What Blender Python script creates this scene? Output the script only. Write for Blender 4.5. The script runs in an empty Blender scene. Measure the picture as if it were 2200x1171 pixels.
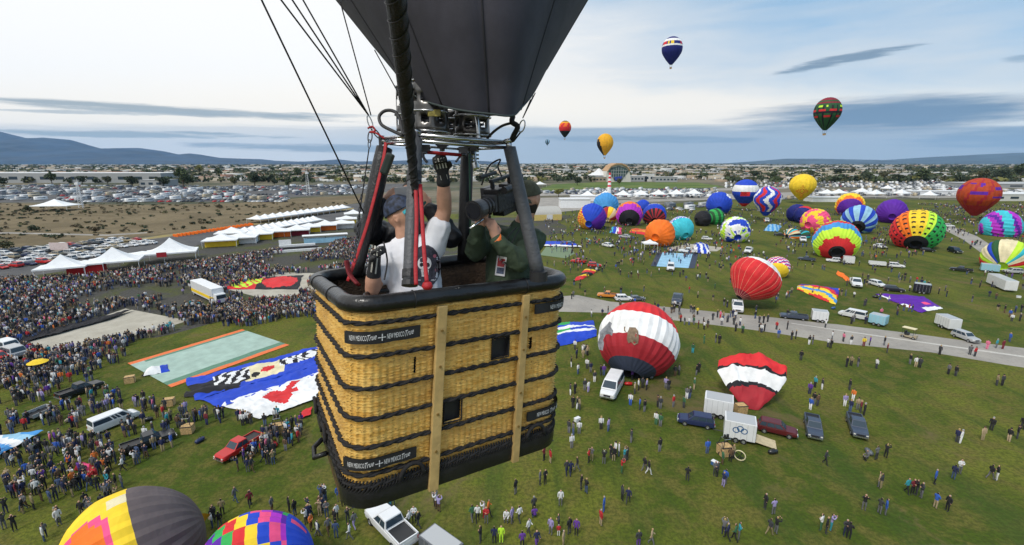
import bpy, bmesh, math, random
import numpy as np
from mathutils import Vector, Matrix, noise
from mathutils.bvhtree import BVHTree
R0 = random.Random(7)
sc = bpy.context.scene
C = sc.collection
PI = math.pi
# ------------------------------------------------------------------ camera
CAMZ = 31.0
FPX = 1000.0
TH = math.atan(235.5 / FPX)
cd = bpy.data.cameras.new('camera')
cam = bpy.data.objects.new('camera', cd); C.objects.link(cam)
cam.location = (0, 0, CAMZ)
cam.rotation_euler = (PI / 2 - TH, 0, 0)
cd.sensor_width = 36; cd.lens = 36 * FPX / 2200
cd.clip_start = 0.05; cd.clip_end = 80000
sc.camera = cam
CF = Vector((0, math.cos(TH), -math.sin(TH))); CU = Vector((0, math.sin(TH), math.cos(TH)))
def ray(x, y):
    return CF * FPX + Vector((1, 0, 0)) * (x - 1100) - CU * (y - 585.5)
def P(x, y, D):                      # world point seen at photo pixel x,y at depth D
    return Vector((0, 0, CAMZ)) + ray(x, y) * (D / FPX)
def G(x, y, z=0.0):                  # ground point seen at photo pixel
    d = ray(x, y); s = (z - CAMZ) / d.z
    return Vector((d.x * s, d.y * s, z))
def UV(x, y):
    d = ray(x, y); return d.x / d.y, d.z / d.y
# ------------------------------------------------------------------ sky + sun
SUN_EL, SUN_AZ = math.radians(55), math.radians(212)      # azimuth clockwise from +Y: behind the camera, to the left
w = bpy.data.worlds.new('World'); sc.world = w; w.use_nodes = True
nt = w.node_tree; nt.nodes.clear()
class NB:
    def __init__(s, nt): s.nt = nt
    def n(s, t, **k):
        o = s.nt.nodes.new(t)
        for a, b in k.items(): setattr(o, a, b)
        return o
    def l(s, a, b): s.nt.links.new(a, b)
    def val(s, sock, v):
        if hasattr(v, 'is_output') or isinstance(v, bpy.types.NodeSocket): s.l(v, sock)
        else: sock.default_value = v
    def m(s, op, a, b=0.0, c=0.0, clamp=False):
        o = s.n('ShaderNodeMath', operation=op); o.use_clamp = clamp
        s.val(o.inputs[0], a); s.val(o.inputs[1], b)
        if op in ('MULTIPLY_ADD', 'SMOOTH_MIN', 'COMPARE'): s.val(o.inputs[2], c)
        return o.outputs[0]
    def sm(s, v, lo, hi, a=0.0, b=1.0):
        o = s.n('ShaderNodeMapRange', interpolation_type='SMOOTHSTEP')
        s.val(o.inputs[0], v); o.inputs[1].default_value = lo; o.inputs[2].default_value = hi
        o.inputs[3].default_value = a; o.inputs[4].default_value = b
        return o.outputs[0]
    def mix(s, f, a, b, mode='MIX'):
        o = s.n('ShaderNodeMix', data_type='RGBA', blend_type=mode)
        s.val(o.inputs[0], f)
        for i, v in ((6, a), (7, b)):
            if isinstance(v, (tuple, list)): o.inputs[i].default_value = (*v[:3], 1)
            else: s.l(v, o.inputs[i])
        return o.outputs[2]
    def noise(s, vec, scale, detail=4, rough=0.55, dist=0.0):
        o = s.n('ShaderNodeTexNoise'); o.inputs['Scale'].default_value = scale
        o.inputs['Detail'].default_value = detail; o.inputs['Roughness'].default_value = rough
        o.inputs['Distortion'].default_value = dist
        s.l(vec, o.inputs['Vector']); return o.outputs['Fac']
    def mapping(s, vec, scale=(1, 1, 1), rot=(0, 0, 0), loc=(0, 0, 0)):
        o = s.n('ShaderNodeMapping'); s.l(vec, o.inputs[0])
        o.inputs['Scale'].default_value = scale; o.inputs['Rotation'].default_value = rot; o.inputs['Location'].default_value = loc
        return o.outputs[0]
B = NB(nt)
sky = B.n('ShaderNodeTexSky', sky_type='NISHITA'); sky.sun_disc = False
sky.sun_elevation = SUN_EL; sky.sun_rotation = SUN_AZ; sky.altitude = 1500; sky.air_density = 1.0; sky.dust_density = 2.0
tc = B.n('ShaderNodeTexCoord').outputs['Generated']
sx = B.n('ShaderNodeSeparateXYZ'); B.l(tc, sx.inputs[0]); X_, Y_, Z_ = sx.outputs
ya = B.m('MAXIMUM', B.m('ABSOLUTE', Y_), 0.08)
u = B.m('DIVIDE', X_, ya); v = B.m('DIVIDE', Z_, ya)
front = B.sm(Y_, 0.0, 0.25)
# thin veil, brightest toward the sunrise on the left
glow = B.sm(X_, -0.45, 0.60, 1.0, 0.0)
n1 = B.noise(B.mapping(tc, (1.6, 1.6, 9), (0.0, 0.06, 0)), 2.2, 5, 0.55, 0.4)
n2 = B.noise(B.mapping(tc, (1.0, 1.0, 22), (0.0, -0.03, 0), (3, 1, 0)), 3.0, 6, 0.6, 0.3)
low = B.sm(v, 0.06, 0.36, 1.0, 0.0)
veil = B.m('ADD', B.m('ADD', B.m('MULTIPLY', glow, 1.25), B.m('MULTIPLY', low, 0.85)), B.m('MULTIPLY', B.m('SUBTRACT', n1, 0.5), 1.3), clamp=True)
veil = B.m('MULTIPLY', veil, 0.97)
nish = B.mix(1.0, sky.outputs[0], (0.80, 0.96, 1.0), 'MULTIPLY')
nish = B.mix(0.7, nish, (3.0, 4.5, 6.0))
white = B.mix(glow, (6.0, 6.1, 6.1), (7.9, 7.9, 7.8))
warm = B.m('MULTIPLY', B.sm(v, 0.03, 0.085), B.sm(v, 0.10, 0.20, 1.0, 0.0))
white = B.mix(B.m('MULTIPLY', warm, 0.75), white, (8.6, 8.0, 7.0))
col = B.mix(veil, nish, white)
# blue-grey cloud bank along the horizon, with streaks
bank = B.m('MULTIPLY', B.sm(v, 0.055, 0.098, 1.0, 0.0), 0.85)
bankn = B.m('ADD', bank, B.m('MULTIPLY', B.m('SUBTRACT', n2, 0.5), 1.0))
bankm = B.m('MULTIPLY', B.sm(bankn, 0.35, 0.75), B.sm(u, -0.55, 0.15, 0.45, 1.0))
bankm = B.m('MULTIPLY', bankm, B.sm(v, 0.10, 0.16, 1.0, 0.0))
col = B.mix(B.m('MULTIPLY', bankm, 0.85), col, (2.6, 3.4, 4.3))
def lens(x0, y0, x1, y1, thick, amt, colr, nz=0.5, seed=0.0):
    u0, v0 = UV(x0, y0); u1, v1 = UV(x1, y1)
    cu, cv = (u0 + u1) / 2, (v0 + v1) / 2; a = abs(u1 - u0) / 2; sl = (v1 - v0) / (u1 - u0); b = thick / 1000
    du = B.m('SUBTRACT', u, cu)
    dv = B.m('SUBTRACT', B.m('SUBTRACT', v, cv), B.m('MULTIPLY', du, sl))
    q = B.m('ADD', B.m('POWER', B.m('ABSOLUTE', B.m('DIVIDE', du, a)), 2.0), B.m('POWER', B.m('ABSOLUTE', B.m('DIVIDE', dv, b)), 2.0))
    nn = B.noise(B.mapping(tc, (2.0, 2.0, 26), (0, -sl * 0.9, 0), (seed, seed * .7, 0)), 5.0, 6, 0.62, 0.2)
    k = B.m('ADD', B.m('SUBTRACT', 1.0, q), B.m('MULTIPLY', B.m('SUBTRACT', nn, 0.5), nz * 6))
    k = B.m('MULTIPLY', B.m('MULTIPLY', B.sm(k, -0.05, 0.9), front), amt)
    return k, colr
for args in ((1530, 262, 2360, 226, 42, .97, (1.15, 2.0, 3.1), .16, 1.3),
             (1900, 300, 2600, 300, 30, .8, (1.6, 2.5, 3.6), .4, 4.3),
             (1640, 160, 2000, 92, 11, .85, (1.25, 2.0, 2.9), .45, 2.1),
             (1120, 296, 1700, 302, 9, .75, (1.8, 2.6, 3.5), .4, 7.7),
             (-200, 205, 800, 262, 11, .85, (2.3, 2.9, 3.3), .35, 3.3),
             (-100, 282, 640, 294, 9, .8, (2.2, 3.0, 3.6), .5, 5.1),
             (-100, 236, 900, 250, 6, .7, (3.0, 3.6, 4.0), .6, 8.8),
             (330, 312, 1000, 324, 10, .85, (2.1, 2.8, 3.5), .4, 6.2),
             (2140, 130, 2260, 120, 9, .6, (1.6, 2.6, 3.7), .3, 6.9)):
    k, cc = lens(*args); col = B.mix(k, col, cc)
bg = B.n('ShaderNodeBackground'); bg.inputs['Strength'].default_value = 0.1
B.l(col, bg.inputs[0]); ow = B.n('ShaderNodeOutputWorld'); B.l(bg.outputs[0], ow.inputs[0])
sd = bpy.data.lights.new('sun', 'SUN'); sd.energy = 1.5; sd.angle = math.radians(11); sd.color = (1, 0.965, 0.9)
so = bpy.data.objects.new('sun', sd); C.objects.link(so); so.location = (0, 0, 200)
sdir = Vector((math.sin(SUN_AZ) * math.cos(SUN_EL), math.cos(SUN_AZ) * math.cos(SUN_EL), math.sin(SUN_EL)))
so.rotation_euler = sdir.to_track_quat('Z', 'Y').to_euler()
sc.view_settings.view_transform = 'Standard'; sc.view_settings.look = 'None'
sc.view_settings.exposure = 0.45; sc.view_settings.gamma = 1.0; sc.view_settings.use_curve_mapping = False
sc.cycles.use_denoising = True
sc.cycles.max_bounces = 5; sc.cycles.diffuse_bounces = 2; sc.cycles.glossy_bounces = 2; sc.cycles.transmission_bounces = 2
sc.cycles.volume_bounces = 1; sc.cycles.caustics_reflective = False; sc.cycles.caustics_refractive = False
# ------------------------------------------------------------------ materials
MC = {}
def mat(name, col, rough=0.7, var=0.12, scale=3.0, metal=0.0, bump=0.0, bscale=40.0, sheen=0.0, spec=None, trans=0.0):
    if name in MC: return MC[name]
    m = bpy.data.materials.new(name); m.use_nodes = True
    nt = m.node_tree; b = nt.nodes['Principled BSDF']; q = NB(nt)
    b.inputs['Roughness'].default_value = rough; b.inputs['Metallic'].default_value = metal
    if spec is not None: b.inputs['Specular IOR Level'].default_value = spec
    co = q.n('ShaderNodeTexCoord').outputs['Object']
    if var:
        nz = q.noise(co, scale, 4, 0.6)
        f = q.sm(nz, 0.3, 0.7)
        c0 = tuple(max(0, c * (1 - var)) for c in col); c1 = tuple(min(1, c * (1 + var)) for c in col)
        q.l(q.mix(f, c0, c1), b.inputs['Base Color'])
    else: b.inputs['Base Color'].default_value = (*col, 1)
    if bump:
        bp = q.n('ShaderNodeBump'); bp.inputs['Strength'].default_value = bump; bp.inputs['Distance'].default_value = 0.02
        q.l(q.noise(co, bscale, 3, 0.6), bp.inputs['Height']); q.l(bp.outputs[0], b.inputs['Normal'])
    if sheen: b.inputs['Sheen Weight'].default_value = sheen
    MC[name] = m; return m
def tag(o, label=None, cat=None, group=None, kind=None):
    if label: o['label'] = label
    if cat: o['category'] = cat
    if group: o['group'] = group
    if kind: o['kind'] = kind
    return o
def empty(name, loc=(0, 0, 0), rz=0.0):
    o = bpy.data.objects.new(name, None); C.objects.link(o); o.location = loc; o.rotation_euler = (0, 0, rz)
    o.empty_display_size = 0.2; return o
# ------------------------------------------------------------------ mesh collector
class MB:
    def __init__(s): s.v = []; s.f = []; s.mi = []
    def add(s, vs, fs, mi=0):
        k = len(s.v); s.v += [tuple(p) for p in vs]
        s.f += [tuple(i + k for i in f) for f in fs]
        s.mi += (list(mi) if isinstance(mi, (list, tuple)) else [mi] * len(fs)); return s
    def box(s, c, d, mi=0, M=None, taper=1.0):
        x, y, z = (q / 2 for q in d); vs = []
        for sz in (-1, 1):
            t = taper if sz > 0 else 1
            for sx, sy in ((-1, -1), (1, -1), (1, 1), (-1, 1)):
                p = Vector((sx * x * t, sy * y * t, sz * z))
                if M is not None: p = M @ p
                vs.append(p + Vector(c))
        return s.add(vs, [(3, 2, 1, 0), (4, 5, 6, 7), (0, 1, 5, 4), (1, 2, 6, 5), (2, 3, 7, 6), (3, 0, 4, 7)], mi)
    def tube(s, pts, r, n=8, mi=0, cap=True, closed=False, flat=1.0):
        pts = [Vector(p) for p in pts]; N = len(pts)
        rs = r if isinstance(r, (list, tuple)) else [r] * N
        k = len(s.v); up = Vector((0, 0, 1)); prev = None
        for i, p in enumerate(pts):
            if closed: t = pts[(i + 1) % N] - pts[i - 1]
            else: t = pts[min(i + 1, N - 1)] - pts[max(i - 1, 0)]
            if t.length < 1e-9: t = Vector((0, 0, 1))
            t.normalize()
            if prev is None:
                a = t.cross(up if abs(t.z) < 0.95 else Vector((1, 0, 0))).normalized()
            else:
                a = (prev - t * prev.dot(t)); a = a.normalized() if a.length > 1e-6 else t.orthogonal().normalized()
            prev = a; b = t.cross(a)
            for j in range(n):
                an = 2 * PI * j / n
                s.v.append(tuple(p + (a * math.cos(an) + b * math.sin(an) * flat) * rs[i]))
        for i in range(N if closed else N - 1):
            i2 = (i + 1) % N
            for j in range(n):
                j2 = (j + 1) % n
                s.f.append((k + i * n + j, k + i * n + j2, k + i2 * n + j2, k + i2 * n + j)); s.mi.append(mi)
        if cap and not closed:
            s.f.append(tuple(k + j for j in range(n))[::-1]); s.mi.append(mi)
            s.f.append(tuple(k + (N - 1) * n + j for j in range(n))); s.mi.append(mi)
        return s
    def cyl(s, a, b, r, n=12, mi=0, r2=None): return s.tube([a, b], [r, r if r2 is None else r2], n, mi)
    def lathe(s, prof, n=16, mi=0, M=None, c=(0, 0, 0)):
        k = len(s.v); c = Vector(c)
        for r, z in prof:
            for j in range(n):
                a = 2 * PI * j / n; p = Vector((r * math.cos(a), r * math.sin(a), z))
                if M is not None: p = M @ p
                s.v.append(tuple(p + c))
        for i in range(len(prof) - 1):
            for j in range(n):
                j2 = (j + 1) % n
                s.f.append((k + i * n + j, k + i * n + j2, k + (i + 1) * n + j2, k + (i + 1) * n + j)); s.mi.append(mi)
        return s
    def prism(s, poly, y0, y1, mi=0):       # poly in x,z extruded in y
        n = len(poly); vs = [(x, y0, z) for x, z in poly] + [(x, y1, z) for x, z in poly]
        return s.add(vs, [tuple(range(n)), tuple(range(2 * n - 1, n - 1, -1))] + [(i, i + n, (i + 1) % n + n, (i + 1) % n) for i in range(n)], mi)
    def grid(s, fn, nu, nv, mi=0, mfn=None, closed=False):
        k = len(s.v)
        for i in range(nu + 1):
            for j in range(nv + 1): s.v.append(tuple(fn(i / nu, j / nv)))
        for i in range(nu):
            for j in range(nv):
                m = mfn(i, j) if mfn else mi
                if m is None: continue
                a = k + i * (nv + 1) + j
                s.f.append((a, a + nv + 1, a + nv + 2, a + 1)); s.mi.append(m)
        return s
    def build(s, name, mats, parent=None, smooth=False, org=None, bevel=0.0, fixn=False):
        if not isinstance(mats, (list, tuple)): mats = [mats]
        me = bpy.data.meshes.new(name)
        vs = s.v
        if org is None and parent is not None: org = wloc(parent)
        if org is not None: vs = [(x - org[0], y - org[1], z - org[2]) for x, y, z in vs]
        me.from_pydata(vs, [], s.f)
        for m in mats: me.materials.append(m)
        if any(s.mi): me.polygons.foreach_set('material_index', s.mi)
        if smooth: me.polygons.foreach_set('use_smooth', [True] * len(s.f))
        if fixn or bevel:
            bm = bmesh.new(); bm.from_mesh(me)
            if bevel: bmesh.ops.bevel(bm, geom=[e for e in bm.edges if len(e.link_faces) == 2 and e.calc_face_angle(0) > 0.5], offset=bevel, segments=2, affect='EDGES', profile=0.6)
            bmesh.ops.recalc_face_normals(bm, faces=bm.faces); bm.to_mesh(me); bm.free()
        me.update()
        o = bpy.data.objects.new(name, me); C.objects.link(o)
        if parent is not None: o.parent = parent
        elif org is not None: o.location = org
        return o
def wloc(o):
    v = Vector((0, 0, 0))
    while o is not None: v = v + Vector(o.location); o = o.parent
    return v
def loc_build(mb, name, mats, parent=None, **k): return mb.build(name, mats, parent, org=(0, 0, 0), **k)
def copy_tree(o, parent=None):
    c = o.copy(); C.objects.link(c); c.parent = parent
    for ch in o.children: copy_tree(ch, c)
    return c
def seg(a, b, n): return [Vector(a).lerp(Vector(b), i / n) for i in range(n + 1)]
def spline(pts, n=6):
    pts = [Vector(p) for p in pts]; out = []
    for i in range(len(pts) - 1):
        p0, p1, p2, p3 = pts[max(i - 1, 0)], pts[i], pts[i + 1], pts[min(i + 2, len(pts) - 1)]
        for k in range(n):
            t = k / n
            out.append(0.5 * ((2 * p1) + (p2 - p0) * t + (2 * p0 - 5 * p1 + 4 * p2 - p3) * t * t + (3 * p1 - p0 - 3 * p2 + p3) * t ** 3))
    out.append(pts[-1]); return out
# ================================================================== ground
def gmat(name, fn):
    m = bpy.data.materials.new(name); m.use_nodes = True
    q = NB(m.node_tree); b = m.node_tree.nodes['Principled BSDF']
    b.inputs['Roughness'].default_value = 0.95; b.inputs['Specular IOR Level'].default_value = 0.15
    co = q.n('ShaderNodeTexCoord').outputs['Object']
    c, h = fn(q, co); q.l(c, b.inputs['Base Color'])
    if h is not None:
        bp = q.n('ShaderNodeBump'); bp.inputs['Strength'].default_value = 0.6; bp.inputs['Distance'].default_value = 0.15
        q.l(h, bp.inputs['Height']); q.l(bp.outputs[0], b.inputs['Normal'])
    return m
def f_grass(q, co):
    n1 = q.noise(co, 0.035, 5, 0.6, 0.6); n2 = q.noise(co, 0.35, 6, 0.68, 0.3); n3 = q.noise(co, 2.6, 4, 0.75)
    st = q.noise(q.mapping(co, (1.0, 0.12, 1), (0, 0, 0.65)), 0.22, 4, 0.6)
    c = q.mix(q.sm(n1, 0.42, 0.58), (0.062, 0.096, 0.010), (0.145, 0.158, 0.022))
    c = q.mix(q.m('MULTIPLY', q.sm(n2, 0.42, 0.62), 0.75), c, (0.155, 0.130, 0.034))
    c = q.mix(q.m('MULTIPLY', q.sm(st, 0.5, 0.64), 0.6), c, (0.045, 0.085, 0.014))
    c = q.mix(q.m('MULTIPLY', q.sm(n3, 0.38, 0.62), 0.6), c, (0.036, 0.048, 0.010))
    bare = q.m('MULTIPLY', q.sm(q.noise(co, 0.055, 7, 0.7, 1.0), 0.56, 0.66), 0.75)
    c = q.mix(bare, c, (0.14, 0.105, 0.05))
    return c, n3
def f_trod(q, co):
    n1 = q.noise(co, 0.09, 5, 0.65, 0.6); n3 = q.noise(co, 1.6, 5, 0.7)
    c = q.mix(q.sm(n1, 0.46, 0.62), (0.082, 0.078, 0.072), (0.085, 0.095, 0.03))
    c = q.mix(q.m('MULTIPLY', q.sm(n3, 0.4, 0.62), 0.7), c, (0.045, 0.045, 0.038)); return c, n3
def f_dirt(q, co):
    n1 = q.noise(co, 0.03, 6, 0.65, 0.8); n3 = q.noise(co, 0.45, 5, 0.7)
    st = q.noise(q.mapping(co, (0.25, 1, 1), (0, 0, 0.5)), 0.10, 4, 0.6)
    c = q.mix(q.sm(n1, 0.38, 0.64), (0.135, 0.104, 0.060), (0.200, 0.155, 0.092))
    c = q.mix(q.m('MULTIPLY', q.sm(st, 0.5, 0.66), 0.5), c, (0.17, 0.135, 0.075))
    c = q.mix(q.m('MULTIPLY', q.sm(n3, 0.50, 0.66), 0.75), c, (0.095, 0.082, 0.042)); return c, n3
def f_city(q, co):
    n1 = q.noise(co, 0.004, 6, 0.7, 0.6); n3 = q.noise(co, 0.05, 5, 0.7)
    n2 = q.noise(q.mapping(co, (0.4, 1, 1)), 0.012, 5, 0.7)
    c = q.mix(q.sm(n1, 0.40, 0.60), (0.06, 0.068, 0.04), (0.19, 0.16, 0.11))
    c = q.mix(q.m('MULTIPLY', q.sm(n2, 0.5, 0.6), 0.75), c, (0.05, 0.065, 0.032))
    c = q.mix(q.m('MULTIPLY', q.sm(n3, 0.52, 0.66), 0.6), c, (0.20, 0.195, 0.185)); return c, None
def f_road(q, co):
    n1 = q.noise(co, 0.12, 5, 0.65); n3 = q.noise(co, 1.7, 4, 0.7)
    c = q.mix(q.sm(n1, 0.35, 0.65), (0.27, 0.255, 0.235), (0.36, 0.335, 0.30))
    c = q.mix(q.m('MULTIPLY', q.sm(n3, 0.5, 0.7), 0.4), c, (0.20, 0.185, 0.16)); return c, None
def f_asph(q, co):
    n1 = q.noise(co, 0.06, 5, 0.65); n3 = q.noise(co, 0.9, 4, 0.7)
    c = q.mix(q.sm(n1, 0.35, 0.65), (0.085, 0.085, 0.09), (0.125, 0.122, 0.12))
    c = q.mix(q.m('MULTIPLY', q.sm(n3, 0.5, 0.7), 0.4), c, (0.06, 0.06, 0.06)); return c, None
def f_park(q, co):
    n1 = q.noise(co, 0.02, 4, 0.6)
    c = q.mix(q.sm(n1, 0.35, 0.65), (0.075, 0.125, 0.028), (0.13, 0.165, 0.045)); return c, None
def f_tarp(q, co):
    n1 = q.noise(co, 0.3, 5, 0.6); c = q.mix(q.sm(n1, 0.3, 0.7), (0.37, 0.34, 0.28), (0.47, 0.44, 0.37)); return c, n1
MG = gmat('grass', f_grass); MT = gmat('trodden_ground', f_trod); MD = gmat('dirt', f_dirt); MCi = gmat('far_ground', f_city)
MR = gmat('pale_road', f_road); MA = gmat('asphalt', f_asph); MP = gmat('park_lawn', f_park); MTp = gmat('tarp', f_tarp)
def sheet(name, pts, z, m, kind='structure', wob=0.0, n=6, label=None):
    vs = []
    N = len(pts)
    for i in range(N):
        a = G(*pts[i]); b = G(*pts[(i + 1) % N])
        for k in range(n):
            p = a.lerp(b, k / n)
            if wob and k: 
                d = (p.xy.length) * wob; p = p + Vector((noise.noise(p * .05) * d, noise.noise(p * .07 + Vector((9, 0, 0))) * d, 0))
            vs.append((p.x, p.y, z))
    me = bpy.data.meshes.new(name); me.from_pydata(vs, [], [tuple(range(len(vs)))]); me.materials.append(m)
    bm = bmesh.new(); bm.from_mesh(me); bmesh.ops.triangulate(bm, faces=bm.faces); bmesh.ops.recalc_face_normals(bm, faces=bm.faces)
    for f in bm.faces:
        if f.normal.z < 0: f.normal_flip()
    bm.to_mesh(me); bm.free()
    o = bpy.data.objects.new(name, me); C.objects.link(o); tag(o, label, 'tarp') if label else tag(o, kind=kind); return o
mb = MB(); S_ = 26000
mb.grid(lambda a, b: ((a - .5) * 2 * S_, -2000 + b * (S_ + 2000), 0), 20, 20)
tag(mb.build('ground', MCi), kind='structure')
sheet('grass_field', [(-900, 1171), (-900, 640), (-60, 560), (300, 520), (700, 470), (1100, 455), (1240, 452), (1560, 430), (1860, 428), (2200, 432), (2500, 470), (3300, 620), (3300, 1171)], 0.004, MG)
mb = MB(); mb.grid(lambda a, b: (-60 + a * 120, -60 + b * 92, 0.0045), 2, 2); tag(mb.build('grass_near', MG), kind='structure')
sheet('trodden_ground', [(-700, 760), (-500, 590), (0, 548), (420, 512), (700, 484), (1000, 470), (1215, 462), (1215, 500), (900, 560), (690, 640), (300, 728), (100, 800), (-700, 1000)], 0.008, MT, wob=0.03, n=10)
sheet('parking_lot', [(-700, 640), (-500, 560), (0, 536), (300, 512), (420, 505), (500, 480), (760, 438), (900, 425), (900, 452), (700, 478), (440, 520), (380, 545), (100, 588), (-100, 612)], 0.012, MA)
sheet('dirt_slope', [(-900, 600), (-900, 440), (0, 437), (300, 440), (500, 437), (640, 426), (900, 414), (900, 421), (760, 437), (600, 470), (420, 503), (300, 508), (0, 534)], 0.014, MD, wob=0.006, n=10)
sheet('dirt_path', [(-200, 501), (20, 499), (230, 504), (330, 498), (330, 500), (232, 507), (20, 502), (-200, 505)], 0.020, MR)
sheet('service_track', [(-100, 546), (130, 536), (300, 512), (480, 488), (600, 472), (760, 446), (760, 449), (600, 476), (480, 493), (300, 517), (130, 541), (-100, 551)], 0.024, gmat('yellow_verge', lambda q, co: (q.mix(q.sm(q.noise(co, .2, 4), .4, .6), (.30, .24, .09), (.24, .20, .12)), None)))
sheet('far_parking_lot', [(-900, 436), (-900, 404), (0, 404), (400, 406), (700, 396), (900, 394), (900, 409), (640, 423), (480, 433), (200, 435)], 0.024, MA)
sheet('concrete_apron', [(1150, 460), (1160, 425), (1500, 418), (1900, 408), (2400, 408), (2600, 440), (2200, 426), (1840, 424), (1560, 428), (1330, 436), (1240, 452)], 0.020, MR)
sheet('park_lawn', [(1150, 413), (1185, 396), (1300, 391), (1500, 392), (1560, 402), (1480, 405), (1300, 408)], 0.03, MP, wob=.01)
sheet('park_lawn', [(1700, 390), (1760, 380), (1900, 382), (2000, 388), (1900, 392)], 0.03, MP)
sheet('far_highway', [(1120, 422), (1180, 413), (1500, 406), (1700, 401), (1700, 405), (1500, 411), (1200, 420)], 0.04, MR)
sheet('field_road', [(1150, 640), (1240, 634), (1310, 648), (1480, 664), (1640, 680), (1800, 697), (2000, 722), (2200, 748), (2600, 815), (2600, 880), (2200, 790), (2000, 757), (1800, 737), (1640, 712), (1500, 694), (1300, 672), (1150, 668)], 0.014, MR, wob=.004)
sheet('road_seam', [(1700, 694), (1900, 723), (2200, 765), (2500, 812), (2500, 817), (2200, 768), (1900, 725), (1700, 695)], 0.020, mat('seam', (.5, .48, .44), .9))
sheet('field_track', [(2005, 478), (2040, 484), (2100, 508), (2150, 540), (2110, 545), (2070, 515), (2025, 492)], 0.010, MR)
sheet('tan_tarp', [(60, 735), (270, 663), (405, 689), (330, 712), (110, 757)], 0.028, MTp, label='large tan tarp under the long black envelope in the left crowd')
sheet('tan_tarp', [(470, 617), (600, 585), (700, 588), (700, 628), (560, 640)], 0.028, MTp, label='tan tarp under the red and lime envelope beside the box truck')
sheet('tan_tarp', [(1435, 532), (1480, 524), (1555, 532), (1540, 540), (1450, 540)], 0.028, MTp, label='pale tan tarp behind the light blue sheet')
sheet('green_tarp', [(1160, 548), (1175, 528), (1225, 530), (1235, 545), (1215, 555)], 0.028, mat('green_tarp', (.16, .22, .13), .9), label='pale green tarp on the grass right of the camera man')
# ------------------------------------------------------------------ mountains
def ridge(name, prof, dist, depth, seed, colr):
    xs = [p[0] for p in prof]; ys = [p[1] for p in prof]
    nu = max(60, int((xs[-1] - xs[0]) / 8)); nv = 14; mb = MB()
    def fn(a, b):
        x = xs[0] + (xs[-1] - xs[0]) * a; y = float(np.interp(x, xs, ys))
        uu, vv = UV(x, y); h = max(5.0, vv * dist + CAMZ)
        y0 = dist - depth * (1 - b)
        px = uu * dist * (1 - .10 * (1 - b))
        prof_ = b ** 0.75
        n = noise.fractal(Vector((px * .0007, y0 * .0009, seed)), 1.0, 2.0, 6)
        rv = abs(noise.noise(Vector((px * .0011, y0 * .0003, seed + 5))))
        hh = h * prof_ * (1 + (0.35 * n - .45 * (rv - .25)) * (1 - b) * 1.4) + h * .02 * n * b
        return (px, y0, hh * 1.0 - (30 if b == 0 else 0))
    mb.grid(fn, nu, nv)
    mb.grid(lambda a, b: (lambda p: (p[0] * (1 + .1 * b), p[1] + depth * b, p[2] * (1 - b) - 20 * b))(fn(a, 1.0)), nu, 3)
    o = mb.build(name, mat(name + '_haze_blue_rock', colr, 1.0, .35, .0012), smooth=False); tag(o, kind='structure'); return o  # colr: rock colour with the blue of distance haze painted into it
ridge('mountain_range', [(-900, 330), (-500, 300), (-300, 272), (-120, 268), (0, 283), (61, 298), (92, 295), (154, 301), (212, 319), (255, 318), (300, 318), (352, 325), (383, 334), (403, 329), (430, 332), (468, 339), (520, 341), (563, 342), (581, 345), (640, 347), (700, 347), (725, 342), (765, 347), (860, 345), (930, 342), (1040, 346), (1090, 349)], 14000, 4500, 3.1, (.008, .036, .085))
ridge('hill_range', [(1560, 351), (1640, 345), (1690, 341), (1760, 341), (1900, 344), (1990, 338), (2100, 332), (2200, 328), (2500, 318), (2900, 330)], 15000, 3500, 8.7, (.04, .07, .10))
# ------------------------------------------------------------------ haze
hz = MB(); hz.box((0, 12500, 649), (54000, 31000, 1300)); hm = bpy.data.materials.new('haze'); hm.use_nodes = True
t_ = hm.node_tree; t_.nodes.clear(); q = NB(t_); pv = q.n('ShaderNodeVolumePrincipled'); pv.inputs['Color'].default_value = (.40, .66, 1.0, 1)
pv.inputs['Density'].default_value = 0.00002; pv.inputs['Anisotropy'].default_value = 0.0
om = q.n('ShaderNodeOutputMaterial'); q.l(pv.outputs[0], om.inputs['Volume'])
ho = hz.build('haze', hm); tag(ho, kind='stuff')
# ------------------------------------------------------------------ trees
MLf = [mat('leaf_green', (.055, .078, .026), .8, .35, 1.2), mat('leaf_olive', (.085, .085, .034), .8, .35, 1.2), mat('leaf_dark', (.034, .050, .022), .8, .3, 1.2), mat('leaf_yellow', (.15, .15, .035), .8, .3, 1.2)]
MBark = mat('bark', (.09, .07, .05), .95)
def leaf_mesh(name, r, h, nl, ls, seed, m, base=0.0):
    rr = random.Random(seed); mb = MB(); lob = []
    for k in range(9):
        a = rr.uniform(0, 6.3); d = rr.uniform(0, .62) * r
        lob.append((Vector((d * math.cos(a), d * math.sin(a), base + h * rr.uniform(.3, .8))), rr.uniform(.38, .62)))
    for k in range(nl):
        c, s = rr.choice(lob)
        d = Vector((rr.gauss(0, 1), rr.gauss(0, 1), rr.gauss(0, 1))).normalized() * (rr.random() ** .4)
        p = c + Vector((d.x * r * s, d.y * r * s, d.z * h * .5 * s))
        p.z = max(p.z, base * .6 + .05)
        nn = Vector((rr.gauss(0, 1), rr.gauss(0, 1), rr.gauss(0, 1) + .6)).normalized(); t = nn.orthogonal().normalized(); b2 = nn.cross(t)
        q_ = ls * rr.uniform(.6, 1.4)
        mb.add([p + t * q_, p + b2 * q_ * .7, p - t * q_, p - b2 * q_ * .7], [(0, 1, 2, 3)], 0)
    me = loc_build(mb, name, m); d_ = me.data; bpy.data.objects.remove(me); return d_
CROWN = [[leaf_mesh('crown', 3.6, 6.5, 700, .50, 10 + i, MLf[i], 2.0) for i in range(4)], [leaf_mesh('crown', 4.6, 5.2, 800, .55, 20 + i, MLf[i], 1.6) for i in range(4)]]
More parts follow.
